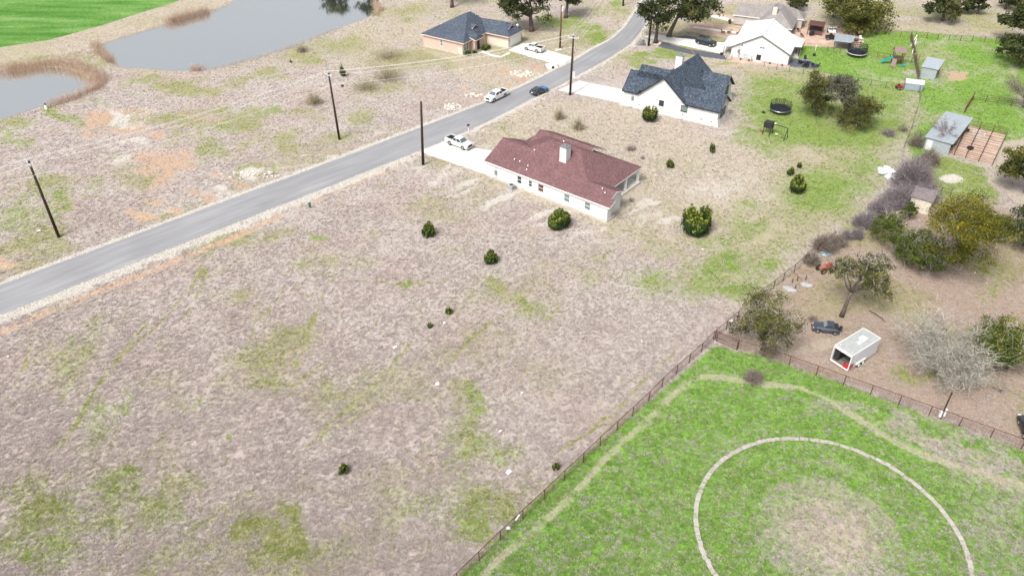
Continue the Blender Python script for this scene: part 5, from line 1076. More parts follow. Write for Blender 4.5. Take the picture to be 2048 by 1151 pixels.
# ================================================================ TREES, SHRUBS, BRUSH
leafmat('oak_leaf', (.014,.024,.009), (.085,.10,.034), (.17,.15,.06))
leafmat('oak_leaf_olive', (.018,.027,.009), (.15,.155,.035), (.28,.25,.07))
leafmat('juniper_leaf', (.016,.038,.008), (.15,.18,.025), (.30,.28,.04))
leafmat('juniper_gold', (.018,.036,.006), (.24,.22,.025), (.48,.37,.045))
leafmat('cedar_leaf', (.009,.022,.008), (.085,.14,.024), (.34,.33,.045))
leafmat('grey_leaf', (.05,.055,.04), (.13,.13,.09), (.22,.20,.13))
leafmat('pale_shrub', (.24,.22,.14), (.42,.37,.25), (.52,.46,.33), tr=.3)
leafmat('lichen_twig', (.21,.20,.17), (.40,.38,.33), (.50,.48,.42), tr=.0)
leafmat('purple_vine', (.095,.075,.085), (.25,.215,.225), (.38,.335,.335), tr=.0)
leafmat('brown_twig', (.10,.08,.065), (.24,.20,.17), (.34,.30,.26), tr=.0)
leafmat('reed_blade', (.40,.28,.21), (.64,.51,.41), (.8,.70,.60), tr=.5)
tr = np.random.default_rng(77)
def unit(n): v = tr.normal(size=(n, 3)); return v/np.linalg.norm(v, axis=1)[:, None]
def leaves(cent, nrm, size, stretch=1.0):
    """bent-free little quads, centre and facing given"""
    n = len(cent); up = unit(n); a = np.cross(nrm, up); a /= np.linalg.norm(a, axis=1)[:, None]+1e-9; b = np.cross(nrm, a)
    s1 = (size*tr.uniform(.55, 1.25, n))[:, None]*.5; s2 = s1*stretch*tr.uniform(.7, 1.2, n)[:, None]
    return np.stack([cent-a*s1, cent-b*s2, cent+a*s1, cent+b*s2], 1)
def twigs(P, Q, w):
    d = Q-P; r = unit(len(P)); a = np.cross(d, r); a /= np.linalg.norm(a, axis=1)[:, None]+1e-9; a *= np.asarray(w).reshape(-1, 1)*.5
    return np.stack([P-a, P+a, Q+a*.35, Q-a*.35], 1)
def crown_clumps(par, C, R, nlobe, nclump, nleaf, size, matn, clump_r=.18, flat=.75, name='crown', low=-.35, gap=.0):
    """crown = lobes on an ellipsoid; each lobe carries clumps, each clump a spray of leaf-sized faces"""
    C, R = np.array(C, float), np.array(R, float); cs = []; ns = []; ts = []
    u = unit(nlobe*4); u = u[u[:, 2] > low][:nlobe]; lob = C+u*R*tr.uniform(.45, .78, (len(u), 1)); lr = R.mean()*tr.uniform(.24, .46, len(u))
    lob = np.vstack([lob, C+np.array([[0, 0, .2*R[2]]])]); lr = np.append(lr, R.mean()*.45)
    for l_, r_ in zip(lob, lr):
        k = max(3, int(nclump/len(lob))); d = unit(k*2); d = d[d[:, 2] > -.75][:k]; cc = l_+d*r_*np.array([1, 1, flat])*tr.uniform(.55, 1.05, (len(d), 1)); base = tr.random()*.5-.14
        for c_, dd in zip(cc, d):
            if tr.random() < gap: continue
            m = int(nleaf*tr.uniform(.5, 1.4)); off = tr.normal(size=(m, 3))*clump_r*.82*R.mean()*np.array([1, 1, .6]); cs.append(c_+off); nn = dd*.6+unit(m)*.8+np.array([0, 0, .35]); ns.append(nn/np.linalg.norm(nn, axis=1)[:, None])
            ts.append(np.clip(base+tr.uniform(.0, .7)+tr.normal(0, .13, m), 0, 1))
    cs, ns, ts = np.vstack(cs), np.vstack(ns), np.concatenate(ts); ok_ = cs[:, 2] > .08; cs, ns, ts = cs[ok_], ns[ok_], ts[ok_]
    return quads_mesh(name, leaves(cs, ns, size), MATS[matn], ts, par), lob
def limbs(par, base_r, h0, targets, m='bark', lean=(0, 0), name='trunk', stems=1, wob=.12):
    for s_ in range(stems):
        a = 6.283*s_/stems+1; bx, by = (0, 0) if stems == 1 else (.35*math.cos(a), .35*math.sin(a)); top = Vector((bx+lean[0]+(.3*math.cos(a) if stems > 1 else 0), by+lean[1]+(.3*math.sin(a) if stems > 1 else 0), h0))
        mb = MB(); mb.tube([(bx, by, -.1), (bx+lean[0]*.2, by+lean[1]*.2, h0*.25), (bx+lean[0]*.6, by+lean[1]*.6, h0*.65), top], [base_r*1.35, base_r, base_r*.82, base_r*.7], 9); tk = mb.build(name, M[m], par, smooth=True)
        for i, tg in enumerate(targets):
            if stems > 1 and i % stems != s_: continue
            tg = Vector(tg); L_ = (tg-top).length; pts = [top-Vector((0, 0, .15))]
            for k in (1, 2, 3, 4): f = k/4; pts.append(top.lerp(tg, f)+Vector((random.uniform(-1, 1), random.uniform(-1, 1), random.uniform(-.3, 1)))*L_*wob*(1-f*.6))
            mb = MB(); mb.tube(pts, [base_r*.5, base_r*.36, base_r*.26, base_r*.16, base_r*.06], 6); b_ = mb.build('limb', M[m], tk, smooth=True)
    return tk
def fit(base, bx, by, top):
    """surveyed tree: base point and photo extent (x0, x1), (y_top, y_bottom) of the crown -> local centre and radii in metres"""
    g = G(*base); cx, cy = (bx[0]+bx[1])/2, (by[0]+by[1])/2; c0 = Vector((0,0,CH)); dr = G(cx, cy)-c0; P = c0+dr*(g.y/dr.y)
    sn, cs = CH/math.hypot(g.y, CH), g.y/math.hypot(g.y, CH); k = F/(P.y*CT+(CH-P.z)*ST); rx = (bx[1]-bx[0])/2/k; hp_ = (by[1]-by[0])/k; ry = rx*.95
    rz = math.sqrt(max((hp_/2)**2-(ry*sn)**2, (.35*rx*cs)**2))/cs; rz = min(rz, rx*1.3)
    if P.z < rz*.8: P = G(cx, cy, rz*.8)
    return g, (P.x-g.x, P.y-g.y), rx, ry, rz, P.z
def tree(label, base, bx, by, leaf='oak_leaf', n=(10, 150, 34), size=.34, trunk_r=None, name='oak_tree', cat='tree', group=None, m='bark', stems=1, lean=0, gap=.12, bare=0, clump_r=.095, low=-.75):
    g, (dx, dy), rx, ry, rz, cz = fit(base, bx, by, None); t = thing(name, label, cat, (g.x, g.y, 0), 0, group)
    cr, lob = crown_clumps(t, (dx, dy, cz), (rx, ry, rz), *n, size, leaf, clump_r=clump_r, gap=gap, low=low)
    tr_ = trunk_r or max(.12, rx*.07); h0 = max(.7, (cz-rz*.55)); tg = [tuple(l_) for l_ in lob]; limbs(t, tr_, h0, tg, m, (dx*.25+lean, dy*.25), stems=stems)
    if bare:                                   # bare pale twigs among the leaves
        k = int(bare*.55); P = lob[tr.integers(0, len(lob), k)]+tr.normal(size=(k, 3))*rx*.18; Q = P+unit(k)*rx*.22+np.array([0, 0, .1*rx]); quads = np.vstack([twigs(P, Q, np.full(k, .035)), twigs(Q, Q+unit(k)*rx*.13, np.full(k, .025))])
        quads = quads[quads[:, :, 2].min(1) > .1]; quads_mesh('twigs', quads, MATS['lichen_twig'], tr.random(len(quads)), t, 'stuff')
    return t
def cedar(label, base, w_px, h_px, leaf='cedar_leaf', spires=1, group='dark green cedar bushes dotted over the lots', name='cedar_bush', dens=1.0):
    g = G(*base); k, sn, cs = ppm(g); R = w_px/2/k; H_ = max(R*1.1, (h_px/k-R*sn)/cs); t = thing(name, label, 'bush', (g.x, g.y, 0), 0, group)
    nsp = int(18+34*R*dens); cs_ = []; ns_ = []; ts_ = []
    tops = [(tr.uniform(-.2,.2)*R, tr.uniform(-.2,.2)*R)] if spires == 1 else [(-R*.5, R*.1), (R*.45, -R*.1)]
    for i in range(nsp):
        a = tr.uniform(0, 6.283); q = math.sqrt(tr.random()); px_, py_ = R*.86*q*math.cos(a), R*.86*q*math.sin(a)
        dmin = min(math.hypot(px_-x_, py_-y_) for x_, y_ in tops); zt = H_*(.30+.70*max(0, 1-(dmin/(R*1.02))**1.7))*tr.uniform(.72, 1.22); z0 = max(.05, zt*tr.uniform(.25, .6)*(1-q*.5))
        m = int((26+26*R)*dens); f = tr.random(m); z_ = z0+(zt-z0)*f; rad = (1-f*.75)*R*.17
        o_ = tr.normal(size=(m, 2))*rad[:, None]*.8; nar = .62+.38*np.clip(z_/(.38*H_), 0, 1); cs_.append(np.c_[px_*nar+o_[:, 0], py_*nar+o_[:, 1], z_])
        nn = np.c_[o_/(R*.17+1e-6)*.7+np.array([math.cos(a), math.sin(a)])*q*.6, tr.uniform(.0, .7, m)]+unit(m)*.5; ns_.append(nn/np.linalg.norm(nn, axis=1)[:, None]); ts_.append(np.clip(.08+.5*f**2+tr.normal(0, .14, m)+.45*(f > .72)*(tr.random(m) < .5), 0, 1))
    c_, n_, t_2 = np.vstack(cs_), np.vstack(ns_), np.concatenate(ts_); sz = max(.10, min(.20, R*.12))
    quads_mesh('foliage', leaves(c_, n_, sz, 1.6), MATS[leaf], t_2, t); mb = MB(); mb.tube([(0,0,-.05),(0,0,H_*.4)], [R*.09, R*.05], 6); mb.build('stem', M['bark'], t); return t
def brush(label, base, w_px, h_px, leaf='purple_vine', n=900, group=None, name='brush', cat='brush', wdt=.035, sy=1.0, ln=.35, extra=None, rz=0):
    g = G(*base); k, sn, cs = ppm(g); R = w_px/2/k; H_ = max(.35, (h_px/k-R*sn*sy*.8)/cs); t = thing(name, label, cat, (g.x, g.y, 0), rz, group)
    u = unit(n*2); u = u[u[:, 2] > -.05][:n]; P = u*np.array([R, R*sy, H_])*np.array(tr.uniform(.25, .9, (len(u), 1))); d = u*.7+unit(len(u))*.9+np.array([0, 0, .3]); L_ = ln*R*tr.uniform(.4, 1.2, (len(u), 1)); Q = P+d*L_; P2 = Q+unit(len(u))*L_*.7
    q = np.vstack([twigs(P, Q, np.full(len(P), wdt)), twigs(Q, P2, np.full(len(P), wdt*.7))]); q = q[q[:, :, 2].min(1) > .0]; quads_mesh('twigs', q, MATS[leaf], tr.random(len(q)), t, 'stuff')
    S = u[:n//14]*np.array([R, R*sy, H_])*.7; q = twigs(np.zeros((len(S), 3))+np.array([0,0,.02]), S, np.full(len(S), wdt*2.2)); quads_mesh('stems', q, M['grey_twig'], None, t, 'stuff')
    if extra:
        c_ = u[:extra]*np.array([R, R*sy, H_])*tr.uniform(.4, 1, (len(u[:extra]), 1)); quads_mesh('foliage', leaves(c_, unit(len(c_)), .14), MATS['grey_leaf'], tr.random(len(c_)), t)
    return t

# ---- oaks along the top of the picture
tree('broad live oak with thick grey trunk standing behind the tan stucco house', (1063,63), (998,1108), (-34,52), n=(13,230,36), size=.42, trunk_r=.55)
tree('live oak cut by the top edge, beside the transformer pole', (1131,36), (1103,1186), (-40,22), n=(11,150,34), size=.42, trunk_r=.45)
tree('oak whose grey trunk foot shows at the top edge behind the tan house', (904,15), (868,945), (-78,-14), n=(8,90,26), size=.45, trunk_r=.42)
tree('live oak with its trunk ringed by pale stones at the farmhouse drive', (1311,86), (1267,1372), (-14,66), n=(13,220,36), size=.38, trunk_r=.42)
tree('large spreading live oak over the left end of the farmhouse gravel bed', (1337,74), (1340,1462), (-40,56), n=(14,240,36), size=.40, trunk_r=.48)
tree('huge live oak, tallest of the trees, behind the pergola and the quad bikes', (1716,58), (1622,1794), (-30,72), n=(18,380,38), size=.42, trunk_r=.7, m='bark', leaf='oak_leaf_olive', gap=.08)
tree('small dark oak directly behind the right corner of the greige house', (1592,20), (1572,1624), (-14,18), n=(8,100,30), size=.40, trunk_r=.3)
tree('round dark oak clump at the top edge above the far fence, leftmost of three', (1885,42), (1843,1934), (-18,40), n=(12,230,34), size=.42, gap=.04, low=-.7)
tree('dark oak clump at the top edge, middle of three above the far fence', (1955,28), (1926,1988), (-18,26), n=(10,150,34), size=.42, gap=.04, low=-.7)
tree('dark oak clump at the top edge, rightmost of three above the far fence', (2010,18), (1980,2052), (-22,16), n=(10,140,34), size=.42, gap=.04, low=-.7)
tree('dark live oak at the right edge, upper one of the pair beyond the pasture', (2050,88), (2004,2100), (10,76), n=(12,220,34), size=.42, gap=.05, low=-.6)
tree('dark live oak at the right edge, lower one of the pair by the pasture', (2045,128), (1980,2110), (66,128), n=(13,260,34), size=.42, gap=.05, low=-.6)
tree('dense dark shrubby oak at the right edge beside the curving dirt track', (2052,385), (1996,2110), (290,384), n=(12,260,34), size=.30, gap=.06, low=-.6, leaf='oak_leaf_olive')
tree('grey green oak at the right edge behind the big golden juniper', (2050,490), (2004,2110), (400,500), n=(11,220,30), size=.26, gap=.15, bare=900, low=-.5)
# two live oaks across the pond, just outside the picture, seen as reflections
for k, (bx_, w_) in enumerate(((668,70),(735,56))): tree('oak beyond the far bank of the large pond, %s one mirrored in the water' % ('wider' if k == 0 else 'narrower'), (bx_,-36), (bx_-w_/2-8,bx_+w_/2+8), (-112,-38), n=(9,120,30), size=.5)
# ---- meadow group
tree('upright grey crowned oak, leftmost of the three in the green meadow', (1631,231), (1592,1674), (136,244), n=(18,560,34), size=.2, leaf='oak_leaf_olive', bare=500, gap=.2, trunk_r=.26)
tree('leaning twin limbed oak in the middle of the meadow group', (1679,245), (1646,1728), (138,230), n=(16,430,32), size=.2, leaf='grey_leaf', bare=700, gap=.25, trunk_r=.22, lean=.5)
tree('broad many stemmed oak, rightmost of the three in the green meadow', (1712,256), (1682,1774), (172,272), n=(18,560,34), size=.19, leaf='oak_leaf_olive', bare=600, gap=.18, stems=4, trunk_r=.14)
# ---- yard oaks
tree('mossy oak over the pipe fence left of the old roadster', (1524,700), (1454,1608), (564,722), n=(13,420,44), size=.15, leaf='oak_leaf_olive', bare=900, gap=.3, trunk_r=.24, clump_r=.075)
tree('upright oak with exposed grey trunk directly behind the old roadster', (1683,632), (1656,1790), (498,618), n=(13,440,44), size=.15, leaf='oak_leaf_olive', bare=1000, gap=.3, trunk_r=.26, clump_r=.07)
tree('wide golden green juniper, right half of the big thicket by the stone shed', (1925,525), (1842,2018), (352,600), leaf='juniper_gold', n=(18,1200,44), size=.16, name='juniper_tree', gap=.12, low=-.6, clump_r=.07, bare=600, trunk_r=.35)
tree('lower green juniper, left half of the big thicket by the stone shed', (1800,500), (1718,1870), (424,530), leaf='juniper_leaf', n=(9,560,46), size=.16, name='juniper_tree', gap=.14, low=-.5, clump_r=.07, bare=700, trunk_r=.3)
tree('slim golden juniper growing against the left wall of the stone shed', (1818,440), (1800,1838), (376,472), leaf='juniper_leaf', n=(8,90,30), size=.18, name='juniper_tree', gap=.05, low=-.5, trunk_r=.12)
tree('dark green juniper behind the dead oak at the right edge', (2010,735), (1926,2100), (630,742), leaf='juniper_leaf', n=(20,700,36), size=.16, name='juniper_tree', gap=.14, low=-.5, clump_r=.07, trunk_r=.28, bare=300)
tree('dark green juniper in the gap between the two halves of the thicket', (1864,508), (1812,1920), (450,556), leaf='juniper_leaf', n=(8,420,44), size=.16, name='juniper_tree', gap=.12, clump_r=.07, bare=900, trunk_r=.28)
# ---- bare trees
def bare_tree(label, base, bx, by, n=2600, leaf='lichen_twig', name='bare_tree', m='pale_bark', r0=.3, wdt=.05, h0=1.2, arms=16, group=None):
    g, (dx, dy), rx, ry, rz, cz = fit(base, bx, by, None); t = thing(name, label, 'tree', (g.x, g.y, 0), 0, group); u = unit(arms*3); u = u[u[:, 2] > -.1][:arms]; tg = np.array([dx, dy, cz])+u*np.array([rx, ry, rz])*tr.uniform(.6, .95, (len(u), 1)); tg[:, 2] = np.maximum(tg[:, 2], .5)
    limbs(t, r0, h0, [tuple(x) for x in tg], m, (dx*.2, 0), wob=.16); P, Q, Wd = [], [], []; top = np.array([dx*.2, 0, h0])
    for k in range(n):
        a = tg[tr.integers(0, len(tg))]; f = tr.uniform(.3, 1.05); p = top+(a-top)*f+tr.normal(size=3)*rx*.05; d = (a-top)/np.linalg.norm(a-top)*.4+unit(1)[0]*.8; q = p+d*rx*tr.uniform(.08, .25)
        P.append(p); Q.append(q); Wd.append(wdt)
        for j in range(2): q2 = q+(d*.5+unit(1)[0]*.8)*rx*tr.uniform(.05, .15); P.append(q); Q.append(q2); Wd.append(wdt*.7)
    q = twigs(np.array(P), np.array(Q), Wd); q = q[q[:, :, 2].min(1) > .02]; quads_mesh('twigs', q, MATS[leaf], tr.random(len(q)), t, 'stuff'); return t
bare_tree('large dead oak of pale lichen covered branches right of the cargo trailer', (1885,742), (1778,1998), (618,792), n=4200, r0=.3, wdt=.05, arms=26, h0=.8)
bare_tree('leafless grey tree reaching over the tin roof of the long barn', (1886,290), (1858,1920), (228,300), n=700, leaf='brown_twig', m='grey_twig', r0=.14, wdt=.04, h0=1.6, arms=11)
bare_tree('grey leafless shrubby tree at the right edge of the green pasture', (2046,215), (1994,2090), (152,194), n=900, leaf='brown_twig', m='grey_twig', r0=.18, wdt=.07, h0=2.0, arms=12)
bare_tree('small dead forked sapling at the edge of the leaf litter below the dead oak', (2000,786), (1975,2030), (742,786), n=120, r0=.07, wdt=.04, h0=.5, arms=6)
# ---- cedars and bushes
cedar('dark round cedar, leftmost of the row in the field below the long white house', (857,472), 32, 34); cedar('dark cedar alone in the middle of the dry field', (982,525), 32, 33)
cedar('large yellow tipped cedar right in front of the long white house', (1116,452), 52, 46, dens=1.3); cedar('large twin topped cedar on the lawn right of the long white house', (1390,465), 62, 62, spires=2, dens=1.3)
cedar('small cedar in the dry field, upper one of the near pair beside white litter', (898,626), 17, 16); cedar('small cedar in the dry field, lower one of the near pair', (860,654), 13, 14)
cedar('small yellow green cedar nearest the bottom left of the field', (687,945), 24, 25); cedar('small cedar next to the bottom stretch of the pipe fence', (1112,937), 17, 17)
cedar('heart shaped cedar in front of the white house with black roofs', (1299,242), 33, 33, spires=2); cedar('squat cedar on the lawn behind the long white house', (1341,334), 20, 19); cedar('narrow cedar between the lawn and the swing set', (1424,305), 15, 24)
cedar('tiny cedar topmost of the three by the bare patch', (1598,335), 12, 15); cedar('slim cedar in the middle of the three by the bare patch', (1580,350), 17, 20); cedar('big round cedar, lowest of the three by the bare patch', (1592,383), 37, 42)
cedar('slender dark cedar above the second utility pole', (686,153), 15, 28); cedar('tiny cedar near the shore of the large pond', (582,125), 6, 7, dens=.5); cedar('tiny cedar just below the slender dark cedar', (685,173), 7, 6, dens=.5)
for lb, b, w_, h_ in (('low evergreen bush by the front door of the tan stucco house',(949,108),12,10),('reddish low bush under the front windows of the tan stucco house',(936,110),16,9),('evergreen bush in the inner corner of the tan stucco house',(969,100),16,13),('second evergreen bush in the inner corner of the tan stucco house',(977,98),12,11)):
    cedar(lb, b, w_, h_, group='foundation shrubs of the tan stucco house', name='shrub', leaf='cedar_leaf', dens=.7)
def pale(label, base, w_, h_, leaf='pale_shrub', n=700, **k): return brush(label, base, w_, h_, leaf=leaf, n=n, group='pale weedy shrubs in the dry lots', name='shrub', cat='shrub', wdt=.04, ln=.5, **k)
pale('pale yellow green shrub left of the second utility pole', (629,208), 32, 26); pale('wide pale thicket right of the slender dark cedar, upper half', (775,158), 60, 24, n=650); pale('pale thicket right of the slender dark cedar, lower half', (732,178), 50, 18, n=450)
pale('pale leggy shrub nearest the first white house drive, left of two', (1118,238), 20, 26); pale('pale leggy shrub near the black roofed house, right of two', (1156,258), 24, 26); pale('faint dry thicket at the top of the vacant lot', (775,116), 60, 16, n=380)
pale('sparse low weed clump right of the maroon roof', (1262,300), 22, 9, n=250, leaf='brown_twig'); pale('faint grey shrub near the shore of the large pond', (604,104), 22, 14, n=300, leaf='brown_twig')
# ---- the overgrown fence row
V = 'bare vines and brush along the old fence row'
for lb, b, w_, h_, n_, lf in (('grey brush mound at the foot of the barn',(1856,328),42,36,1500,'brown_twig'),('tall purple grey vine thicket, highest in the fence row',(1822,372),78,66,3800,'purple_vine'),('matted purple vines draped over the stone shed',(1840,398),66,34,3000,'purple_vine'),('dark purple vine mass left of the stone shed',(1797,408),62,40,3000,'purple_vine'),
        ('twiggy brush mound below the dark vine mass',(1757,428),46,36,1700,'purple_vine'),('grey vine mound next to the white debris in the fence row',(1722,452),40,30,1300,'purple_vine'),('dense dark round brush ball, upper of two',(1712,476),28,26,900,'purple_vine'),('dense dark round brush ball, lower of two',(1692,478),24,24,800,'purple_vine'),
        ('low tangle of vines between the dark vine mass and the rubble',(1776,414),50,26,1800,'purple_vine'),('low vine tangle between the rubble and the round brush balls',(1736,448),46,26,1500,'purple_vine'),('thin grey vine tangle linking the lowest brush ball and the sprawling brush',(1672,488),44,22,1000,'brown_twig'),('sprawling grey green brush above the blue tarp',(1650,498),52,34,1500,'brown_twig'),('spiky grey green brush beside the leaning fence rail',(1622,526),34,26,1000,'brown_twig'),('grey brush clump left of the barn',(1832,292),34,34,900,'brown_twig')):
    brush(lb, b, w_, h_, leaf=lf, n=int(n_*1.25), group=V, extra=160 if lf == 'brown_twig' else 0, wdt=.045)
brush('round heap of cut grey twigs in the paddock below the fence gate', (1506,760), 42, 24, leaf='brown_twig', n=1100, name='brush_pile', group='heaps of cut brush'); brush('flat heap of purple grey cuttings in the green meadow', (1776,270), 30, 14, leaf='purple_vine', n=700, name='brush_pile', group='heaps of cut brush')
brush('tangle of dead twigs on the ground under the leaning mossy oak', (1538,706), 44, 18, leaf='brown_twig', n=600, name='brush_pile', group='heaps of cut brush'); brush('small tangle of dead twigs left of the old roadster', (1625,640), 22, 12, leaf='brown_twig', n=260, name='brush_pile', group='heaps of cut brush')
brush('grey twig clump scattered behind the meadow oaks', (1805,262), 22, 18, leaf='brown_twig', n=300, name='brush_pile', group='heaps of cut brush')
# fallen branch under the roadster oak
g = G(1765,640); t = thing('fallen_branch', 'long crooked fallen branch lying right of the upright oak', 'branch', (g.x, g.y, 0)); e_ = G(1738,622)-g; f_ = G(1771,644)-g
mb = MB(); mb.tube([f_+Vector((0,0,.05)), Vector((0,0,.15)), e_*.5+Vector((0,.1,.2)), e_+Vector((0,0,.1))], [.04,.06,.07,.09], 6); mb.build('limb', M['bark'], t)

# ---- reeds on the pond banks (uncountable)
def reeds(name, label, line, wd, per, hgt, matn='reed_blade', wid=.05):
    w_ = densify(W(line), .4); pts = np.array(w_); idx = tr.integers(0, len(pts), int(per*len(pts)*.4*wd)); P = np.c_[pts[idx]+tr.normal(0, wd*.38, (len(idx), 2)), np.full(len(idx), -.25)]
    Hh_ = hgt*tr.uniform(.6, 1.15, len(idx))[:, None]; Q = P+np.c_[tr.normal(0, .14, (len(idx), 2)), np.ones(len(idx))]*Hh_; R_ = Q+np.c_[tr.normal(0, .16, (len(idx), 2)), tr.uniform(-.05, .25, len(idx))]*Hh_*.6
    q = np.vstack([twigs(P, Q, np.full(len(P), wid)), twigs(Q, R_, np.full(len(P), wid*1.3))]); ti = np.clip(np.r_[tr.random(len(P))*.6, .35+tr.random(len(P))*.65], 0, 1); o = quads_mesh(name, q, MATS[matn], ti, None, 'stuff'); o['label'] = label; return o
reeds('reeds', 'thick pinkish reed belt around the small pond', [(6,140),(40,138),(78,131),(111,129),(140,131),(165,140),(188,152),(200,163)], 2.6, 50, 1.5)
reeds('reeds', 'pink reed belt along the lower bank of the small pond', [(200,163),(196,176),(172,188),(128,204),(100,213)], 2.0, 44, 1.4)
reeds('reeds', 'thin reeds along the left shore of the small pond', [(100,213),(70,222),(30,233),(-20,246)], .5, 22, .9)
reeds('reeds', 'reed clump at the left tip of the large pond', [(193,92),(198,103),(208,112),(222,124)], 1.6, 50, 1.6)
reeds('reeds', 'reeds on the far bank of the large pond', [(335,44),(365,36),(395,28),(415,23)], 2.0, 50, 1.6)
reeds('reeds', 'single pinkish reed clump at the lower shore of the large pond', [(386,141),(404,141)], 1.5, 70, 1.5)
reeds('reeds', 'sparse brown reeds along the lower right shore of the large pond', [(425,139),(470,128),(530,112),(586,94),(640,72),(676,58)], .9, 16, 1.0)
reeds('reeds', 'short sedge along the upper shore of the large pond', [(199,87),(260,68),(332,46),(415,24),(455,9)], .5, 22, .5)
reeds('reeds', 'low reeds at the right tip of the large pond', [(750,5),(762,20),(748,32)], 1.4, 40, 1.1)
# ================================================================ POLES AND WIRES
def upole(label, base, top, r=.19, m='pole_wood', arm=0, kind=None, hgt=None):
    g = G(*base); d = G(*top, 0); c_ = Vector((0,0,CH)); dr = (d-c_); t_ = g.y/dr.y; H_ = hgt or (c_+dr*t_).z; X_ = (c_+dr*t_).x-g.x if not hgt else 0
    t = thing('utility_pole', label, 'utility pole', (g.x, g.y, 0), 0, 'utility poles along the road'); tp = Vector((max(-.5, min(.5, X_)), 0, H_)); mb = MB(); mb.tube([(0,0,-.2), tp*.5, tp], [r*1.15, r, r*.8], 10); mb.build('pole', M[m], t, smooth=True)
    if arm:
        a = arm[0]; u = Vector((math.cos(a), math.sin(a), 0)); n_ = Vector((-u.y, u.x, 0)); ends = []
        for z in (-.35,): mb = MB(); mb.bar(tp+u*1.15+Vector((0,0,z))+n_*.12, tp-u*1.15+Vector((0,0,z))+n_*.12, .1, .13); mb.build('crossarm', M['insulator'], t)
        for k, s_ in enumerate((-1.05, -.05, 1.05)):
            p = tp+u*s_+Vector((0,0,-.28 if s_ != -.05 else .02))+n_*.12; mb = MB(); mb.tube([p, p+Vector((0,0,.12)), p+Vector((0,0,.3))], [.10,.14,.08], 8); mb.build('insulator', M['insulator'], t); ends.append(g+p+Vector((0,0,.3)))
        for s_ in (-1, 1): mb = MB(); mb.bar(tp+u*.8*s_+Vector((0,0,-.35))+n_*.06, tp+Vector((0,0,-1.0))+n_*.06, .05); mb.build('brace', M['steel'], t)
        p = tp+Vector((0,0,-2.2)); mb = MB(); mb.tube([p+Vector((.15,0,0)), p+Vector((.25,0,.12))], .07, 6); mb.build('neutral_clamp', M['insulator'], t); ends.append(g+p+Vector((.25,0,.1)))
    else: ends = [g+tp+Vector((0,0,-.3))]
    if kind == 'transformer':
        p = tp+Vector((.3,-.1,-.9)); mb = MB(); mb.tube([p+Vector((0,0,-.45)), p+Vector((0,0,.45))], .26, 12); mb.tube([p+Vector((0,0,.45)), p+Vector((0,0,.55))], [.26,.12], 12); mb.build('transformer', M['insulator'], t); mb = MB(); mb.tube([p+Vector((0,0,.55)), p+Vector((0,0,.8))], .05, 6); mb.build('bushing', M['insulator'], t)
    if kind == 'service':
        for z in (2.5, 4.5, 6.5, 8.0): mb = MB(); mb.bar((r*1.1,-.05,z), (r*1.1+.12,-.05,z), .06); mb.build('step', M['steel'], t)
        mb = MB(); mb.tube([(r+.1,0,0),(r+.1,0,9.5)], .035, 6); mb.build('conduit', M['steel'], t); mb = MB(); mb.tube([tp+Vector((.1,0,-.2)), tp+Vector((.35,0,.1))], .06, 6); mb.build('service_head', M['insulator'], t)
    if kind == 'meter': boxpart(t, 'meter_box', M['insulator'], r+.05, r+.6, -.2, .1, 3.6, 4.8); mb = MB(); mb.tube([(r+.15,0,0),(r+.15,0,8)], .035, 6); mb.build('conduit', M['steel'], t)
    return t, ends
rd = heading((118,474),(679,279))+math.pi/2
_, e1 = upole('dark utility pole with crossarm nearest the left edge of the picture', (118,474), (57,322), arm=(rd,))
_, e2 = upole('dark utility pole with crossarm on the vacant lot, second from the left', (679,279), (657,146), arm=(rd,))
_, e4 = upole('tall dark utility pole with crossarm and meter box at the black roofed house drive', (1140,190), (1147,72), arm=(rd+.35,), kind='meter', r=.2)
_, e3 = upole('bare dark pole without crossarm beside the parked silver white pickup', (846,329), (842,203), kind='service', r=.21)
_, e5 = upole('brown utility pole with a transformer beside the tan stucco house', (1120,96), (1127,22), m='pole_brown', kind='transformer', hgt=9.6)
_, e6 = upole('tall dark utility pole at the farmhouse drive, cut by the top edge', (1297,92), (1301,-10), hgt=11.8, r=.22)
g7 = G(1247,12); _, e7 = upole('far utility pole whose foot shows at the top edge beside the road', (1246,12), (1248,-60), hgt=10.5, arm=(rd+.5,))
def wire(name, label, p, q, sag=.8, r=.019, group='power lines strung between the poles'):
    n = 14; pts = []
    for i in range(n+1): f = i/n; v = p.lerp(q, f); v.z -= sag*4*f*(1-f); pts.append(v)
    mb = MB(); mb.tube(pts, r, 4, cap=False); o = mb.build(name, M['wire_metal'], None); tag(o, label, 'power line', group)
far = G(-190,585); nxt = G(1400,-150)
for k, nm_ in enumerate(('road side conductor', 'middle conductor', 'outer conductor', 'lower neutral line')):
    dz_ = Vector((0,0,10.6 if k < 3 else 8.6)); wire('power_line', nm_+' from the left edge to the first pole', e1[k]+(e1[k]-e2[k])*.6, e1[k], .5); wire('power_line', nm_+' between the first and second pole', e1[k], e2[k], .9); wire('power_line', nm_+' between the second pole and the pole at the black roofed house drive', e2[k], e4[k], .9); wire('power_line', nm_+' from the black roofed house pole up to the far pole', e4[k], e7[k], .9)
0 and wire('power_line', 'service line between the meter pole and the transformer pole', e4[3], e5[0], .4)
wire('power_line', 'service drop from the meter pole to the bare pole', e4[3], e3[0], .8) if 0 else None

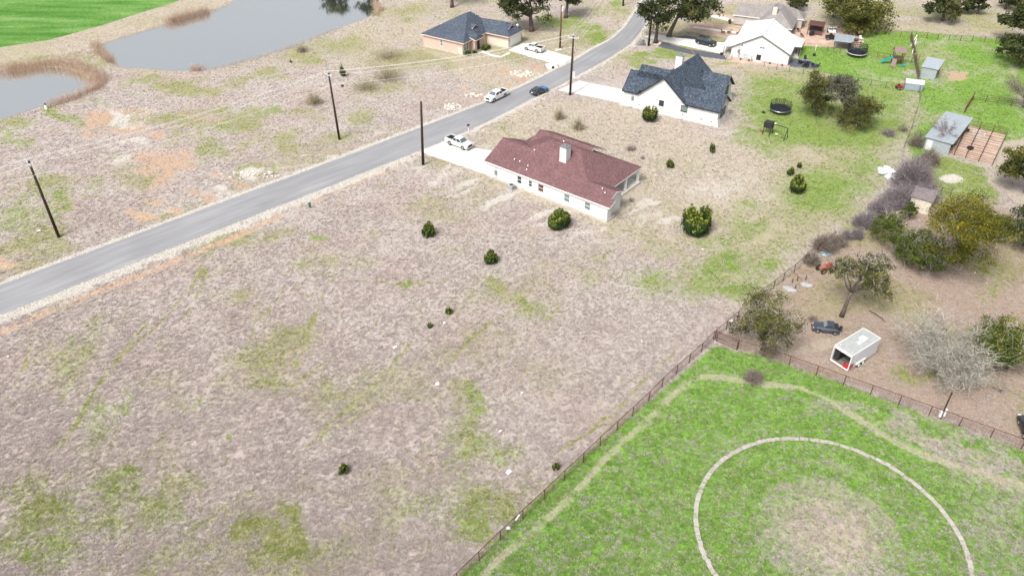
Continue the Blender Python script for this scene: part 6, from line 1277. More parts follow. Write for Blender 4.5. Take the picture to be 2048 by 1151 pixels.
# ================================================================ FENCES
def fence_line(name, label, tops, ph=1.45, m='rust', rails=(1.0,), post_r=.05, rail_r=.04, wires=0, cat='fence', group=None, ext=()):
    """tops: photo points of the post heads; posts stand at those places"""
    P = [G(x, y, ph) for x, y in tops]; o_ = P[0].copy(); o_.z = 0; t = thing(name, label, cat, o_, 0, group); P = [p-o_ for p in P]
    shared = None
    for p in P:
        if shared is None: mb = MB(); mb.tube([(0,0,-.1),(0,0,ph+.02)], post_r, 7); o = mb.build('post', M[m], t); shared = o.data; o.location = (p.x, p.y, 0)
        else: o = mesh_obj('post', shared, t); o.location = (p.x, p.y, 0)
        o.rotation_euler = (random.gauss(0,.015), random.gauss(0,.02), 0)
    for f in rails:
        for a, b in zip(P, P[1:]):
            mb = MB(); mb.tube([Vector((a.x,a.y,ph*f)), Vector((b.x,b.y,ph*f))], rail_r, 5, cap=False); mb.build('rail', M[m], t)
    if wires:
        mb = MB()
        for a, b in zip(P, P[1:]):
            for k in range(wires): z = .12+(ph-.3)*k/max(1, wires-1); mb.tube([Vector((a.x,a.y,z)), Vector((b.x,b.y,z))], .008, 3, cap=False)
            L_ = (b-a).length; n = int(L_/.3)
            for k in range(1, n): v = a.lerp(b, k/n); mb.tube([Vector((v.x,v.y,.1)), Vector((v.x,v.y,ph-.18))], .006, 3, cap=False)
        mb.build('wire_mesh', M['rust'], t, kind='stuff')
    return t
def extend(a, b, n):
    """more posts at the same spacing before a"""
    p, q = G(*a, 1.45), G(*b, 1.45); d = p-q; out = []
    for k in range(n, 0, -1):
        v = p+d*k; x, y, z = v.x, v.y, v.z-CH; zc = y*CT-z*ST; out.append((1024+F*x/zc, 575.5-F*(y*ST+z*CT)/zc))
    return out
FA = [(957.9,1101.8),(1000.6,1060.7),(1046,1018.6),(1088.7,979),(1129,940.9),(1167.7,905.2),(1201.8,872.6),(1236,841.5),(1267.4,812.8),(1299.7,782.8),(1326.8,755.4),(1355.2,729.7),(1381.2,707.5),(1406,685.5),(1430,661)]
fence_line('pipe_fence', 'long rusty pipe fence running diagonally between the dry field and the green paddock', extend(FA[0], FA[1], 4)+FA, wires=7)
FB = [(1433,661),(1479,680),(1529.5,694),(1582.6,712.1),(1637.2,731.4),(1692.5,751),(1747.2,770),(1804.4,790.2),(1865.4,811.8),(1925.6,833.6),(1989.9,856.3),(2052,879),(2112,901),(2180,926)]
fence_line('pipe_fence', 'rusty pipe fence between the green paddock and the leafy oak yard', FB, wires=7)
fence_line('pipe_fence', 'old rusty pipe fence from the paddock corner past the oak to the brush row', [(1434,658.5),(1456,640.7),(1478,622),(1504,597),(1528,577),(1551,560),(1570,545),(1592,528),(1614,508),(1640,487),(1672,462)], wires=5)
t = fence_line('pipe_gate', 'rusty pipe gate braced in the corner where the pipe fences meet', [(1436,664),(1477,682)], rails=(.95,.45,.1), rail_r=.035, cat='gate')
# wire fence along the farmhouse lawn
fence_line('wire_fence', 'dark wire fence between the farmhouse lawn and the green meadow', [(1453,101),(1479,107),(1504,113),(1529.7,123.5),(1555,129),(1580.5,133),(1608,137.5),(1636,142),(1663,146.5),(1690,150.5),(1717.4,155),(1744,160),(1773.7,165),(1803,170)], ph=1.15, m='dark_rail', rail_r=.025, post_r=.05, wires=3)
fence_line('wire_fence', 'low wire fence from the farmhouse patio past the tall trampoline to the playset', [(1609,86),(1633.4,88.8),(1656.9,92.7),(1682,96.8),(1706,99.5),(1732,102),(1756.6,105),(1782,108.5),(1809,112.5),(1825,114.5)], ph=1.15, m='dark_rail', rail_r=.025, post_r=.045, wires=3)
fence_line('wire_fence', 'far dark wire fence across the top of the pasture', [(1700,47),(1734,53),(1756,57.5),(1781,60),(1803.5,63),(1833.8,64),(1855.8,65.5),(1878.8,68),(1900.7,69.5),(1923.7,71.5),(1947.7,72),(1971.7,73.5),(1994.6,75),(2020,77)], ph=1.3, m='dark_rail', rail_r=.022, post_r=.06, wires=2)
fence_line('pipe_fence', 'multi rail pipe fence crossing the pasture behind the barn to the right edge', [(1949,186),(1976,190),(2000,194),(2027,199),(2056,205)], ph=1.5, m='dark_rail', rails=(1,.75,.5,.25), rail_r=.03)
fence_line('wire_fence', 'thin leaning wire fence from the plank fence down to the barn', [(1841,172),(1843,190),(1836,213),(1828,241),(1820,262),(1812,283)], ph=1.3, m='old_wood', rail_r=.03, post_r=.06, wires=3)
fence_line('wire_fence', 'short dark fence right of the stone shed', [(1868,372),(1886,375),(1905,379)], ph=1.3, m='dark_rail', rails=(1,.5), wires=3)
# plank fence
def planks(name, label, a, b, hgt, m, pw, cat='fence', n=None, t_=.04):
    p, q = G(*a), G(*b); L_ = (q-p).length; rz = math.atan2(q.y-p.y, q.x-p.x); t = thing(name, label, cat, (p.x, p.y, 0), rz); n = n or int(L_/pw); sh = None
    for k in range(n):
        if sh is None: mb = MB(); mb.box(0, L_/n*.93, -t_/2, t_/2, .03, hgt); o = mb.build('plank', M[m], t); sh = o.data
        else: o = mesh_obj('plank', sh, t); o.location = (k*L_/n, random.uniform(-.02, .02), random.uniform(-.08, .05)); o.rotation_euler = (random.gauss(0,.03), 0, 0)
    for z in (.4, hgt*.8): mb = MB(); mb.bar((0,.06,z),(L_,.06,z),.06,.1); mb.build('rail', M['old_wood'], t)
    return t
planks('plank_fence', 'tall weathered plank fence running away from the grey storage shed', (1836,162), (1820,76), 1.7, 'old_wood', .5)
planks('rusty_fence', 'rusty red sheet metal fence behind the barn roof', (1927,228), (1947,196), 1.5, 'rust_panel', .9)
for a, b, lb in (((1821,94),(1830,84),'upper'),((1823,110),(1829,92),'lower')):
    p, q = G(*a), G(*b); t = thing('leaning_timber', 'whitish leaning timber propped on the plank fence, %s one of two' % lb, 'timber', (p.x, p.y, 0)); mb = MB(); mb.bar((0,0,.1), (q-p)+Vector((0,0,1.6)), .14); mb.build('timber', M['white_trim'], t)
# ---- corral of pipe pens
c00, c10, c11, c01 = G(1884,304.5), G(1984,331.5), G(2013,270), G(1912,249)
t = thing('pipe_corral', 'rusty pipe corral of many small pens on bare red dirt next to the barn', 'corral', c00, 0)
bl = lambda u, v: (c00.lerp(c10, u)).lerp(c01.lerp(c11, u), v)-c00
def panel(p, q, hh=1.45, nr=5, m='dark_rail'):
    mb = MB(); rl_ = MB(); mb.tube([p, p+Vector((0,0,hh+.15))], .05, 6); mb.build('post', M[m], t)
    for k in range(nr): z = hh-k*hh/nr*.98; r_ = MB(); r_.tube([p+Vector((0,0,z)), q+Vector((0,0,z))], .028, 4, cap=False); r_.build('rail', M[m], t)
us, vs2 = (0,.24,.47,.73,1), (0,.26,.52,.78,1)
for v in vs2:
    for a, b in zip(us, us[1:]): panel(bl(a,v), bl(b,v), 1.3, 3 if 0 < v < 1 else 4, 'rust' if v in (0,1) else 'dark_rail')
for u in us[1:]:
    for a, b in zip(vs2, vs2[1:]): panel(bl(u,a), bl(u,b), 1.3, 3 if u < 1 else 4)
for (x, y), lb in (((1932,262.5),'back left'),((1903,292),'front left'),((1940,298),'front right')):
    g = G(x, y); q = thing('feed_tub', 'black rubber feed tub in the %s pen of the corral' % lb, 'tub', (g.x, g.y, 0), 0, 'feed tubs in the corral'); mb = MB(); mb.ring((0,0,.3), .5, .07, 18, 6); mb.build('rim', M['rubber'], q); mb = MB(); mb.tube([(0,0,0),(0,0,.25)], [.42,.5], 16); mb.build('tub', M['rubber'], q)
g = G(1956,272); q = thing('bale_ring', 'pale round feeder ring in the rear pens of the corral', 'feeder', (g.x, g.y, 0))
for z in (.15,.6): mb = MB(); mb.ring((0,0,z), 1.0, .04, 22, 5); mb.build('ring', M['white_metal'], q)
for k in range(8): a = k*math.pi/4; mb = MB(); mb.tube([(math.cos(a),math.sin(a),0),(math.cos(a),math.sin(a),.62)], .03, 5); mb.build('bar', M['white_metal'], q)

# ================================================================ RING OF EDGING STONES
t = thing('stone_ring', 'large circle of flat grey edging stones laid in the green paddock', 'stone ring', (RING_C[0], RING_C[1], 0)); n = 150; w0 = .22; stones = []
for k in range(n):
    a0, a1 = 2*math.pi*k/n+.0009, 2*math.pi*(k+1)/n-.0009
    if k < 12:
        mb = MB(); hh = random.uniform(.07,.11); j = lambda: random.uniform(-.03,.03); mb.prism([((RING_R-w0+j())*math.cos(a0), (RING_R-w0)*math.sin(a0)), ((RING_R+w0+j())*math.cos(a0), (RING_R+w0)*math.sin(a0)), ((RING_R+w0+j())*math.cos(a1), (RING_R+w0)*math.sin(a1)), ((RING_R-w0+j())*math.cos(a1), (RING_R-w0)*math.sin(a1))], -.05, hh); o = mb.build('stone', M['ring_stone'], t); stones.append(o.data)
    else:
        src = k % 12; o = mesh_obj('stone', stones[src], t); o.rotation_euler = (0, 0, 2*math.pi*(k-src)/n); o.location = (random.gauss(0,.025), random.gauss(0,.025), random.uniform(-.02,.02))

# ================================================================ PLAY EQUIPMENT
def trampoline(label, c, r, net_h, legs=8, full=True, pad='steel'):
    g = G(*c); t = thing('trampoline', label, 'trampoline', (g.x, g.y, 0), 0, 'round trampolines with safety nets'); z = .85
    mb = MB(); mb.ring((0,0,z), r, .07, 32, 6); mb.build('frame', M[pad], t); mb = MB(); mb.tube([(0,0,z+.01),(0,0,z+.03)], r*.87, 32); mb.build('jumping_mat', M['trampoline_mat'], t)
    mb = MB(); n = 32
    for k in range(n): a, b = 2*math.pi*k/n, 2*math.pi*(k+1)/n; mb.poly([(r*.87*math.cos(a),r*.87*math.sin(a),z+.04),(r*1.0*math.cos(a),r*1.0*math.sin(a),z+.075),(r*1.0*math.cos(b),r*1.0*math.sin(b),z+.075),(r*.87*math.cos(b),r*.87*math.sin(b),z+.04)])
    mb.build('spring_cover', M['blue_pad'] if full else M['trampoline_mat'], t)
    for k in range(legs):
        a = 2*math.pi*k/legs+.2; mb = MB(); mb.tube([(r*math.cos(a)*.95,r*math.sin(a)*.95,0),(r*math.cos(a),r*math.sin(a),z)], .03, 6); mb.build('leg', M['steel'], t)
        mb = MB(); mb.tube([(r*1.02*math.cos(a),r*1.02*math.sin(a),.3),(r*1.05*math.cos(a),r*1.05*math.sin(a),z+net_h)], .035, 6); mb.build('net_pole', M['black_plastic'], t)
    mb = MB(); zz = lambda k: net_h*(1 if k % 4 == 0 else .86 if k % 2 == 0 else .9)+z; n = legs*4
    rngs = range(n) if full else [k for k in range(n) if math.sin(2*math.pi*(k+.5)/n+.2) > -.35]
    for k in rngs:
        a, b = 2*math.pi*k/n+.2, 2*math.pi*(k+1)/n+.2; R_ = r*1.0
        m_ = 4 if full else 5
        for j in range(m_):                                     # the net: meshes of thin cord
            f0, f1 = j/m_, (j+1)/m_; za0, za1 = z+(zz(k)-z)*f0, z+(zz(k)-z)*f1; zb0, zb1 = z+(zz(k+1)-z)*f0, z+(zz(k+1)-z)*f1
            A = Vector((R_*math.cos(a),R_*math.sin(a),za0)); B2 = Vector((R_*math.cos(b),R_*math.sin(b),zb0)); C2 = Vector((R_*math.cos(b),R_*math.sin(b),zb1)); D = Vector((R_*math.cos(a),R_*math.sin(a),za1)); e = .14 if full else .22
            mb.poly([A.lerp(B2,e*.5).lerp(D,e), B2.lerp(A,e*.5).lerp(C2,e), C2.lerp(D,e*.5).lerp(B2,e*.2), D.lerp(C2,e*.5).lerp(A,e*.2)])
    mb.build('safety_net', MATS['net'], t, kind='stuff'); return t
nm = bpy.data.materials.new('net'); nm.use_nodes = True; MATS['net'] = nm; n_ = nm.node_tree.nodes; b_ = n_['Principled BSDF']; b_.inputs['Base Color'].default_value = (.012,.012,.016,1); b_.inputs['Roughness'].default_value = .8; b_.inputs['Alpha'].default_value = .8
trampoline('large black trampoline with sagging half net on the green meadow', (1559,225), 1.95, 1.3, 8, False); trampoline('tall fully netted black trampoline with pale frame behind the farmhouse', (1712,112), 2.05, 1.75, 8, True, 'white_metal')
g = G(1527,226); t = thing('toy_ladder', 'small black step box lying left of the meadow trampoline', 'step box', (g.x, g.y, 0)); boxpart(t, 'box', M['black_plastic'], -.3, .3, -.2, .2, 0, .3, bevel=.05); mb = MB(); mb.bar((-.3,-.2,.3),(.1,.3,.55),.06); mb.build('handle', M['black_plastic'], t)
# swing set
p, q = G(1528,266), G(1571,279); rz = math.atan2(q.y-p.y, q.x-p.x); L_ = (q-p).length; t = thing('swing_set', 'black metal swing set with a square black canopy cabin at its left end', 'swing set', (p.x, p.y, 0), rz); bm_ = M['black_plastic']; Hs = 2.2
mb = MB(); mb.tube([(.2,0,Hs),(L_,0,Hs)], .075, 6); mb.build('beam', bm_, t)
for x in (.0, 1.3, L_):
    for s_ in (-1, 1): mb = MB(); mb.tube([(x,s_*.85,0),(x,0,Hs)], .065, 6); mb.build('leg', bm_, t)
boxpart(t, 'cabin_canopy', bm_, -.15, 1.35, -.6, .6, 1.35, 2.45, bevel=.08); boxpart(t, 'slide', M['orange_paint'], -.9, -.15, -.25, .25, .45, .55)
for x, m_ in ((2.3,'paper'),(3.4 if L_ > 3.8 else L_*.8,'orange_paint')):
    for s_ in (-.2, .2): mb = MB(); mb.tube([(x+s_,0,Hs),(x+s_,.1,.5)], .012, 4); mb.build('chain', bm_, t)
    boxpart(t, 'swing_seat', M[m_], x-.25, x+.25, .0, .2, .45, .52)
g = G(1549,249); t = thing('toy_plane', 'white plastic toy lying between the trampoline and the swing set', 'toy', (g.x, g.y, 0), .5); boxpart(t, 'body', M['paper'], -.4, .4, -.1, .1, .05, .25, bevel=.05); boxpart(t, 'fin', M['paper'], -.2, .1, -.35, .35, .12, .17)
# wooden playset
p, q = G(1778,131), G(1800,125); g = G(1784,130); t = thing('playset', 'brown wooden playset with teal slide, pitched roof and swing beam', 'playset', (g.x, g.y, 0), -.25); rw = M['red_wood']
for x in (0, 1.9):
    for y in (0, 1.7): boxpart(t, 'post', rw, x-.07, x+.07, y-.07, y+.07, 0, 2.9)
boxpart(t, 'deck', rw, -.1, 2.0, -.1, 1.8, 1.4, 1.5)
for k in range(7): boxpart(t, 'slat', rw, -.05+k*.29, .15+k*.29, -.12, -.08, 1.5, 2.1)
roof_part(t, [[(-.3,-.3,2.85),(2.2,-.3,2.85),(2.2,.85,3.75),(-.3,.85,3.75)], [(-.3,.85,3.75),(2.2,.85,3.75),(2.2,2.0,2.85),(-.3,2.0,2.85)]], mat('mauve_roof', (.22,.15,.15), (.17,.11,.11), .8, 4), t=.06)
mb = MB(); mb.hull2([(-.1,.2,1.45),(-.1,.9,1.45),(-.1,.9,1.55),(-.1,.2,1.55)], [(-2.3,.2,.12),(-2.3,.9,.12),(-2.3,.9,.22),(-2.3,.2,.22)]); s1 = mb.build('slide', M['teal'], t)
for y in (.17,.9): mb = MB(); mb.bar((-.1,y,1.62),(-2.3,y,.3),.05,.2); mb.build('slide_rail', M['teal'], s1)
mb = MB(); mb.bar((.2,-.1,1.4),(.0,-1.4,.1),.9,.08); mb.build('climbing_ramp', MATS['mauve_roof'], t); mb = MB(); mb.bar((1.9,.85,2.6),(5.2,.85,2.5),.12); mb.build('swing_beam', M['cedar_wood'], t)
for s_ in (-.9,.9): mb = MB(); mb.bar((5.2,.85+s_,0),(5.2,.85,2.5),.1); mb.build('brace_leg', M['cedar_wood'], t)
for x in (2.9,4.1):
    for s_ in (-.2,.2): mb = MB(); mb.tube([(x+s_,.85,2.5),(x+s_,.85,.5)], .012, 4); mb.build('chain', M['steel'], t)
    boxpart(t, 'swing_seat', M['teal'], x-.25, x+.25, .75, .95, .45, .5)
boxpart(t, 'lower_slide', M['teal'], 1.5, 2.6, -.6, -.1, .1, .35, bevel=.04)
# low timber climbing posts left of the playset
for x, lb in ((1757,'leftmost'),(1765,'middle'),(1770,'rightmost')):
    g = G(x, 118); t = thing('timber_post', 'slim brown timber post in front of the playset, %s of three' % lb, 'post', (g.x, g.y, 0), 0, 'timber posts by the playset'); mb = MB(); mb.bar((0,0,0),(0,0,1.6),.09); mb.build('timber', M['cedar_wood'], t)

# ================================================================ PATIO AND YARD FURNITURE
def chair(label, x, y, rz, m, s=1.0, group=None):
    g = G(x, y); t = thing('patio_chair', label, 'chair', (g.x, g.y, 0), rz, group); boxpart(t, 'seat', m, -.28*s, .28*s, -.28*s, .28*s, .38, .46, bevel=.02); mb = MB(); mb.hull2([(-.28*s,.24*s,.4),(.28*s,.24*s,.4),(.28*s,.3*s,.4),(-.28*s,.3*s,.4)], [(-.26*s,.42*s,1.0),(.26*s,.42*s,1.0),(.26*s,.47*s,1.0),(-.26*s,.47*s,1.0)]); mb.build('backrest', m, t)
    for a in (-.24, .24):
        for b in (-.24, .24): mb = MB(); mb.bar((a*s,b*s,0),(a*s,b*s,.4),.05); mb.build('leg', m, t)
    return t
gp = 'black chairs on the dark patio'
for k, (x, y, r_, lb) in enumerate(((1599,128,2.6,'leftmost'),(1607,134,3.4,'front, left of the pair'),(1614,135,2.9,'front, right of the pair'),(1611,121,.2,'rearmost'),(1626,134,2.4,'left of the right hand pair'),(1634,134,4.0,'rightmost'))): chair('black patio chair on the dark gravel patio, '+lb, x, y, r_, M['black_plastic'], 1.1, gp)
for k, (x, y, lb) in enumerate(((1603,126,'left'),(1615,127,'right'))):
    g = G(x, y); t = thing('patio_table', 'round glass topped patio table, %s of the two on the dark patio' % lb, 'table', (g.x, g.y, 0), 0, 'glass patio tables'); mb = MB(); mb.tube([(0,0,.72),(0,0,.76)], .62, 20); mb.build('tabletop', M['steel'], t); mb = MB(); mb.tube([(0,0,0),(0,0,.72)], [.22,.05], 8); mb.build('pedestal', M['black_plastic'], t)
gp = 'dark red chairs on the tan front yard'
for x, y, r_, lb in ((1446,67,1.2,'left'),(1457,67,4.2,'middle'),(1476,69,5,'right')): chair('dark red lawn chair on the bare front yard of the farmhouse, %s one' % lb, x, y, r_, M['red_wood'], 1.3, gp)
for x, y, lb in ((1459,48,'beside the greige garage'),(1494,52,'at the corner of the greige garage')):
    g = G(x, y); t = thing('potted_shrub', 'small dark potted shrub '+lb, 'potted plant', (g.x, g.y, 0), 0); mb = MB(); mb.tube([(0,0,0),(0,0,.4)],[.22,.32],10); mb.build('pot', M['red_wood'], t); c_ = unit(160)*.45*tr.random((160,1))**.4+np.array([0,0,.75]); quads_mesh('foliage', leaves(c_, unit(160), .18), MATS['cedar_leaf'], tr.random(160)*.5, t)
# clutter beside the huge oak: umbrella, chairs, fire bowl
gp = 'dark and pale chairs in the shade beyond the grey shelter'
for x, y, m_, lb in ((1702,76,'black_plastic','leftmost'),(1709,80,'paint_silver','lower left'),(1716,73,'black_plastic','upper right'),(1722,81,'paint_silver','rightmost')): chair('chair in the clutter right of the grey shelter, %s one' % lb, x, y, random.uniform(0,6), M[m_], 1.3, gp)
g = G(1712,83); t = thing('fire_bowl', 'dark red fire bowl among the chairs right of the grey shelter', 'fire bowl', (g.x, g.y, 0)); mb = MB(); mb.tube([(0,0,.2),(0,0,.55)],[.3,.6],14); mb.build('bowl', M['red_wood'], t)
for k in range(3): a = k*2.09; mb = MB(); mb.bar((.35*math.cos(a),.35*math.sin(a),0),(.2*math.cos(a),.2*math.sin(a),.3),.05); mb.build('leg', M['black_plastic'], t)
g = G(1623,71.5); t = thing('patio_grill', 'black barbecue grill on the paving behind the farmhouse', 'grill', (g.x, g.y, 0), .3); boxpart(t, 'cart', M['black_plastic'], -.5, .5, -.3, .3, .1, .8); boxpart(t, 'lid', M['black_plastic'], -.4, .4, -.28, .28, .81, 1.15, bevel=.12)
for (x, y), lb in (((1597,64),'left of the pergola'),((1604,74),'at the farmhouse corner')):
    chair('dark chair on the brick paving '+lb, x, y, 2.0, M['red_wood'], 1.1, 'dark chairs on the brick paving')
g = G(1628,112); t = thing('black_kettle', 'small black round pot standing on the farmhouse lawn', 'pot', (g.x, g.y, 0)); mb = MB(); mb.tube([(0,0,0),(0,0,.25),(0,0,.5)],[.2,.38,.3],12); mb.build('pot', M['black_plastic'], t)
g = G(1630,103); t = thing('white_post', 'pale post with round hoop standing on the farmhouse lawn', 'post', (g.x, g.y, 0)); mb = MB(); mb.tube([(0,0,0),(0,0,1.5)],.07,6); mb.build('post', M['white_trim'], t)
# hose reel hoop at the farmhouse drive
g = G(1457,121); t = thing('bicycle', 'black penny wheel garden ornament at the drive corner of the farmhouse', 'garden ornament', (g.x, g.y, 0)); 
mb = MB()
for k in range(20): a, b = k*math.pi/10, (k+1)*math.pi/10; mb.bar((.55*math.cos(a),0,.75+.7*math.sin(a)),(.55*math.cos(b),0,.75+.7*math.sin(b)),.05)
mb.build('wheel', M['black_trim'], t); mb = MB(); mb.bar((.7,0,0),(.7,0,1.9),.05); mb.build('stand', M['black_trim'], t); t.name = 'wheel_ornament'
g = G(1443,110); t = thing('trash_bag', 'black bag at the end of the farmhouse drive', 'bag', (g.x, g.y, .09)); boxpart(t, 'bag', M['black_plastic'], -.35, .35, -.25, .25, 0, .45, bevel=.15)
# edging logs round the front oak, timber lines across the gravel bed
g = G(1311,86); t = thing('tree_edging', 'pale stones ringed round the foot of the oak at the drive entrance', 'edging', (g.x, g.y, 0))
for k in range(14): a = k*2*math.pi/14; mb = MB(); mb.tube([(1.1*math.cos(a),1.1*math.sin(a),0),(1.1*math.cos(a),1.1*math.sin(a),.2)],[.2,.13],7); mb.build('stone', M['limestone'], t)
for a, b, lb in (((1380,98),(1391,111),'across the gravel bed'),((1317,93),(1327,84),'at the left end of the gravel bed')):
    p, q = G(*a), G(*b); t = thing('edging_timber', 'thin pale edging timber '+lb, 'edging', (p.x, p.y, 0)); mb = MB(); mb.bar((0,0,.05), (q-p)+Vector((0,0,.05)), .12, .1); mb.build('timber', M['cedar_wood'], t)

# ================================================================ ROADSIDE
g = G(937,263); t = thing('mailbox', 'black mailbox on a white post beside the road above the parked pickup', 'mailbox', (g.x, g.y, 0), rd); boxpart(t, 'post', M['white_trim'], -.06, .06, -.06, .06, 0, 1.15); mb = MB(); mb.hull2([(-.12,-.28,1.15),(.12,-.28,1.15),(.12,-.28,1.35),(0,-.28,1.42),(-.12,-.28,1.35)], [(-.12,.28,1.15),(.12,.28,1.15),(.12,.28,1.35),(0,.28,1.42),(-.12,.28,1.35)]); mb.build('box', M['black_plastic'], t); boxpart(t, 'flag', M['red_paint'], .125, .14, -.1, .1, 1.3, 1.45)
g = G(620,414); t = thing('utility_pedestal', 'small green utility pedestal at the roadside verge', 'pedestal', (g.x, g.y, 0), rd); boxpart(t, 'housing', M['green_box'], -.15, .15, -.15, .15, 0, .7, bevel=.03); boxpart(t, 'cap', M['green_box'], -.19, .19, -.19, .19, .702, .78)
p = G(1103,136); t = thing('culvert', 'white concrete culvert headwall at the end of the tan house drive', 'culvert', (p.x, p.y, 0), rd-math.pi/2-.1)
mb = MB(); mb.hull2([(-1.3,-.5,0),(1.3,-.5,0),(.9,.9,.55),(-.9,.9,.55)], [(-1.2,-.4,.1),(1.2,-.4,.1),(.8,1.0,.7),(-.8,1.0,.7)]); mb.build('headwall', M['concrete'], t); mb = MB(); mb.tube([(0,-.62,.28),(0,-.4,.32)], .3, 14); mb.build('pipe_mouth', M['black_trim'], t)
for s_ in (-1, 1): mb = MB(); mb.bar((s_*1.25,-.6,.1),(s_*.85,1.0,.72),.2,.2); mb.build('wing_wall', M['concrete'], t)
g = G(1121,97); t = thing('transformer_pad', 'low pale concrete pad at the foot of the brown pole', 'pad', (g.x-.5, g.y-.9, 0), .2); boxpart(t, 'pad', M['concrete'], -.6, .6, -.4, .4, 0, .15); boxpart(t, 'cover', M['ring_stone'], -.3, .3, -.2, .2, .152, .22)
def rockpile(label, c, rx, ry, n, m='limestone', s=(.12,.35), name='rock_pile', group=None, cat='rocks'):
    g = G(*c); k, sn, cs = ppm(g); t = thing(name, label, cat, (g.x, g.y, 0), 0, group); shp = []
    for i in range(n):
        a, r_ = random.uniform(0, 6.283), math.sqrt(random.random()); x, y = rx/k*r_*math.cos(a), ry/k/sn*r_*math.sin(a); sz = random.uniform(*s)
        if len(shp) < 6:
            bm = bmesh.new(); bmesh.ops.create_icosphere(bm, subdivisions=1, radius=1)
            for v in bm.verts: v.co = Vector((v.co.x*random.uniform(.8,1.2), v.co.y*random.uniform(.7,1.1), v.co.z*random.uniform(.35,.6)))
            me = bpy.data.meshes.new('rock'); bm.to_mesh(me); bm.free(); me.materials.append(M[m]); shp.append(me); o = mesh_obj('rock', me, t)
        else: o = mesh_obj('rock', shp[i % 6], t)
        o.location = (x, y, sz*.2); o.scale = (sz, sz, sz); o.rotation_euler = (0, 0, a)
    return t
rockpile('white limestone rubble on the verge left of the driving pickup', (906,214), 17, 7, 45)
rockpile('pale rock rubble along the ditch below the tan house lawn', (1045,148), 26, 6, 50); rockpile('pale rubble on the slope left of the driving pickup, upper patch', (945,190), 18, 4, 30)
rockpile('limestone rubble heap in the left verge of the road', (500,350), 60, 8, 60, s=(.1,.28)); rockpile('scattered pale stones on the eroded red bank of the vacant lot', (265,232), 40, 16, 50, s=(.08,.22))
rockpile('white rubble along the fence row under the vines', (1785,418), 26, 7, 40, s=(.12,.32)); rockpile('pale rubble behind the meadow oaks', (1775,234), 40, 6, 26, s=(.1,.22), m='grey_stone'); rockpile('pale stones spread over the far pasture', (1870,88), 50, 6, 30, s=(.08,.2), m='grey_stone')
def boulder(label, c, s, m, z=.3, rz=0): 
    g = G(*c); bm = bmesh.new(); bmesh.ops.create_icosphere(bm, subdivisions=3, radius=1)
    for v in bm.verts: f = 1+.10*math.sin(v.co.x*5+c[0])+.08*math.sin(v.co.y*6+2); v.co = Vector((v.co.x*s*f, v.co.y*s*.7*f, max(-.1, v.co.z*z*f)))
    me = bpy.data.meshes.new('boulder'); bm.to_mesh(me); bm.free(); me.materials.append(M[m]); me.polygons.foreach_set('use_smooth', [True]*len(me.polygons)); o = mesh_obj('boulder', me); o.location = (g.x, g.y, .05); o.rotation_euler = (0,0,rz); tag(o, label, 'boulder')
boulder('smooth pale grey boulder right of the pipe frame', (1612,570), .85, 'grey_stone', .35, -.3); boulder('smooth darker grey boulder below the pipe frame', (1579,578), .95, 'grey_stone', .35, -.6)
boulder('small white stone on the litter below the big juniper', (1949,547), .2, 'limestone', .2); boulder('white stone beside the near gate post', (1463,642), .3, 'limestone', .25)
# white sheets heap near the vines
g = G(1778,347); t = thing('sheet_stack', 'spread stack of white broken sheets lying left of the tall vine thicket', 'debris', (g.x, g.y, 0), .3)
for k in range(16): mb = MB(); mb.box(-.6,.6,-.35,.35,0,.03); o = mb.build('sheet', M['paper'], t); o.location = (random.uniform(-1.2,1.2), random.uniform(-1.5,1.5), .03+k*.025); o.rotation_euler = (random.gauss(0,.06), random.gauss(0,.06), random.uniform(0,3))
# junk by the fence row
p = G(1587,551); t = thing('pipework', 'bent pale pipe frame with short rusty posts beside the two boulders', 'pipework', (p.x, p.y, 0)); q, r_ = G(1626,546)-p, G(1602,566)-p
for a, b in ((Vector((0,0,.6)), q+Vector((0,0,.6))), (Vector((0,0,.6)), r_+Vector((0,0,.7)))): mb = MB(); mb.tube([a, b], .05, 6); mb.build('pipe', M['cedar_wood'], t)
for x, y in ((1584,566),(1590,578),(1611,560),(1594,562)): v = G(x, y)-p; mb = MB(); mb.tube([v, v+Vector((0,0,.8))], .06, 6); mb.build('post', M['rust'], t)
g = G(1650,541); t = thing('old_tractor', 'rusty red orange wreck of small farm machinery behind the upright oak', 'machinery', (g.x, g.y, 0), .4)
boxpart(t, 'body', M['orange_paint'], -1.0, .6, -.25, .25, .45, .9, bevel=.06); boxpart(t, 'hood', M['red_paint'], -.2, .9, -.22, .22, .7, 1.0, bevel=.06); boxpart(t, 'drawbar', M['cedar_wood'], .6, 2.0, -.08, .08, .35, .45)
for x, y, r_ in ((-.8,-.55,.45),(-.8,.55,.45),(.6,-.45,.28),(.6,.45,.28)): wheel(t, x, y, r_, .2, 1 if y > 0 else -1, rim='orange_paint')
g = G(1651,509); t = thing('tarp', 'small crumpled light blue tarp under the sprawling brush', 'tarp', (g.x, g.y, 0), .2); mb = MB()
nx_ = 7; hz_ = [[random.uniform(.05,.3) for _ in range(nx_)] for _ in range(nx_)]
for i in range(nx_-1):
    for j in range(nx_-1): mb.poly([(-.7+i*.23,-.5+j*.17,hz_[i][j]),(-.47+i*.23,-.5+j*.17,hz_[i+1][j]),(-.47+i*.23,-.33+j*.17,hz_[i+1][j+1]),(-.7+i*.23,-.33+j*.17,hz_[i][j+1])])
mb.build('sheet', mat('tarp_blue', (.35,.50,.58), None, .5, 3), t)
g = G(1740,425); t = thing('barrel', 'grey white drum lying in the fence row rubble', 'drum', (g.x, g.y, .3), .7); mb = MB(); mb.tube([(-.5,0,0),(.5,0,0)], .3, 14); mb.build('drum', M['galv'], t); mb = MB(); mb.ring((0,0,0), .01, .01, 4, 3)
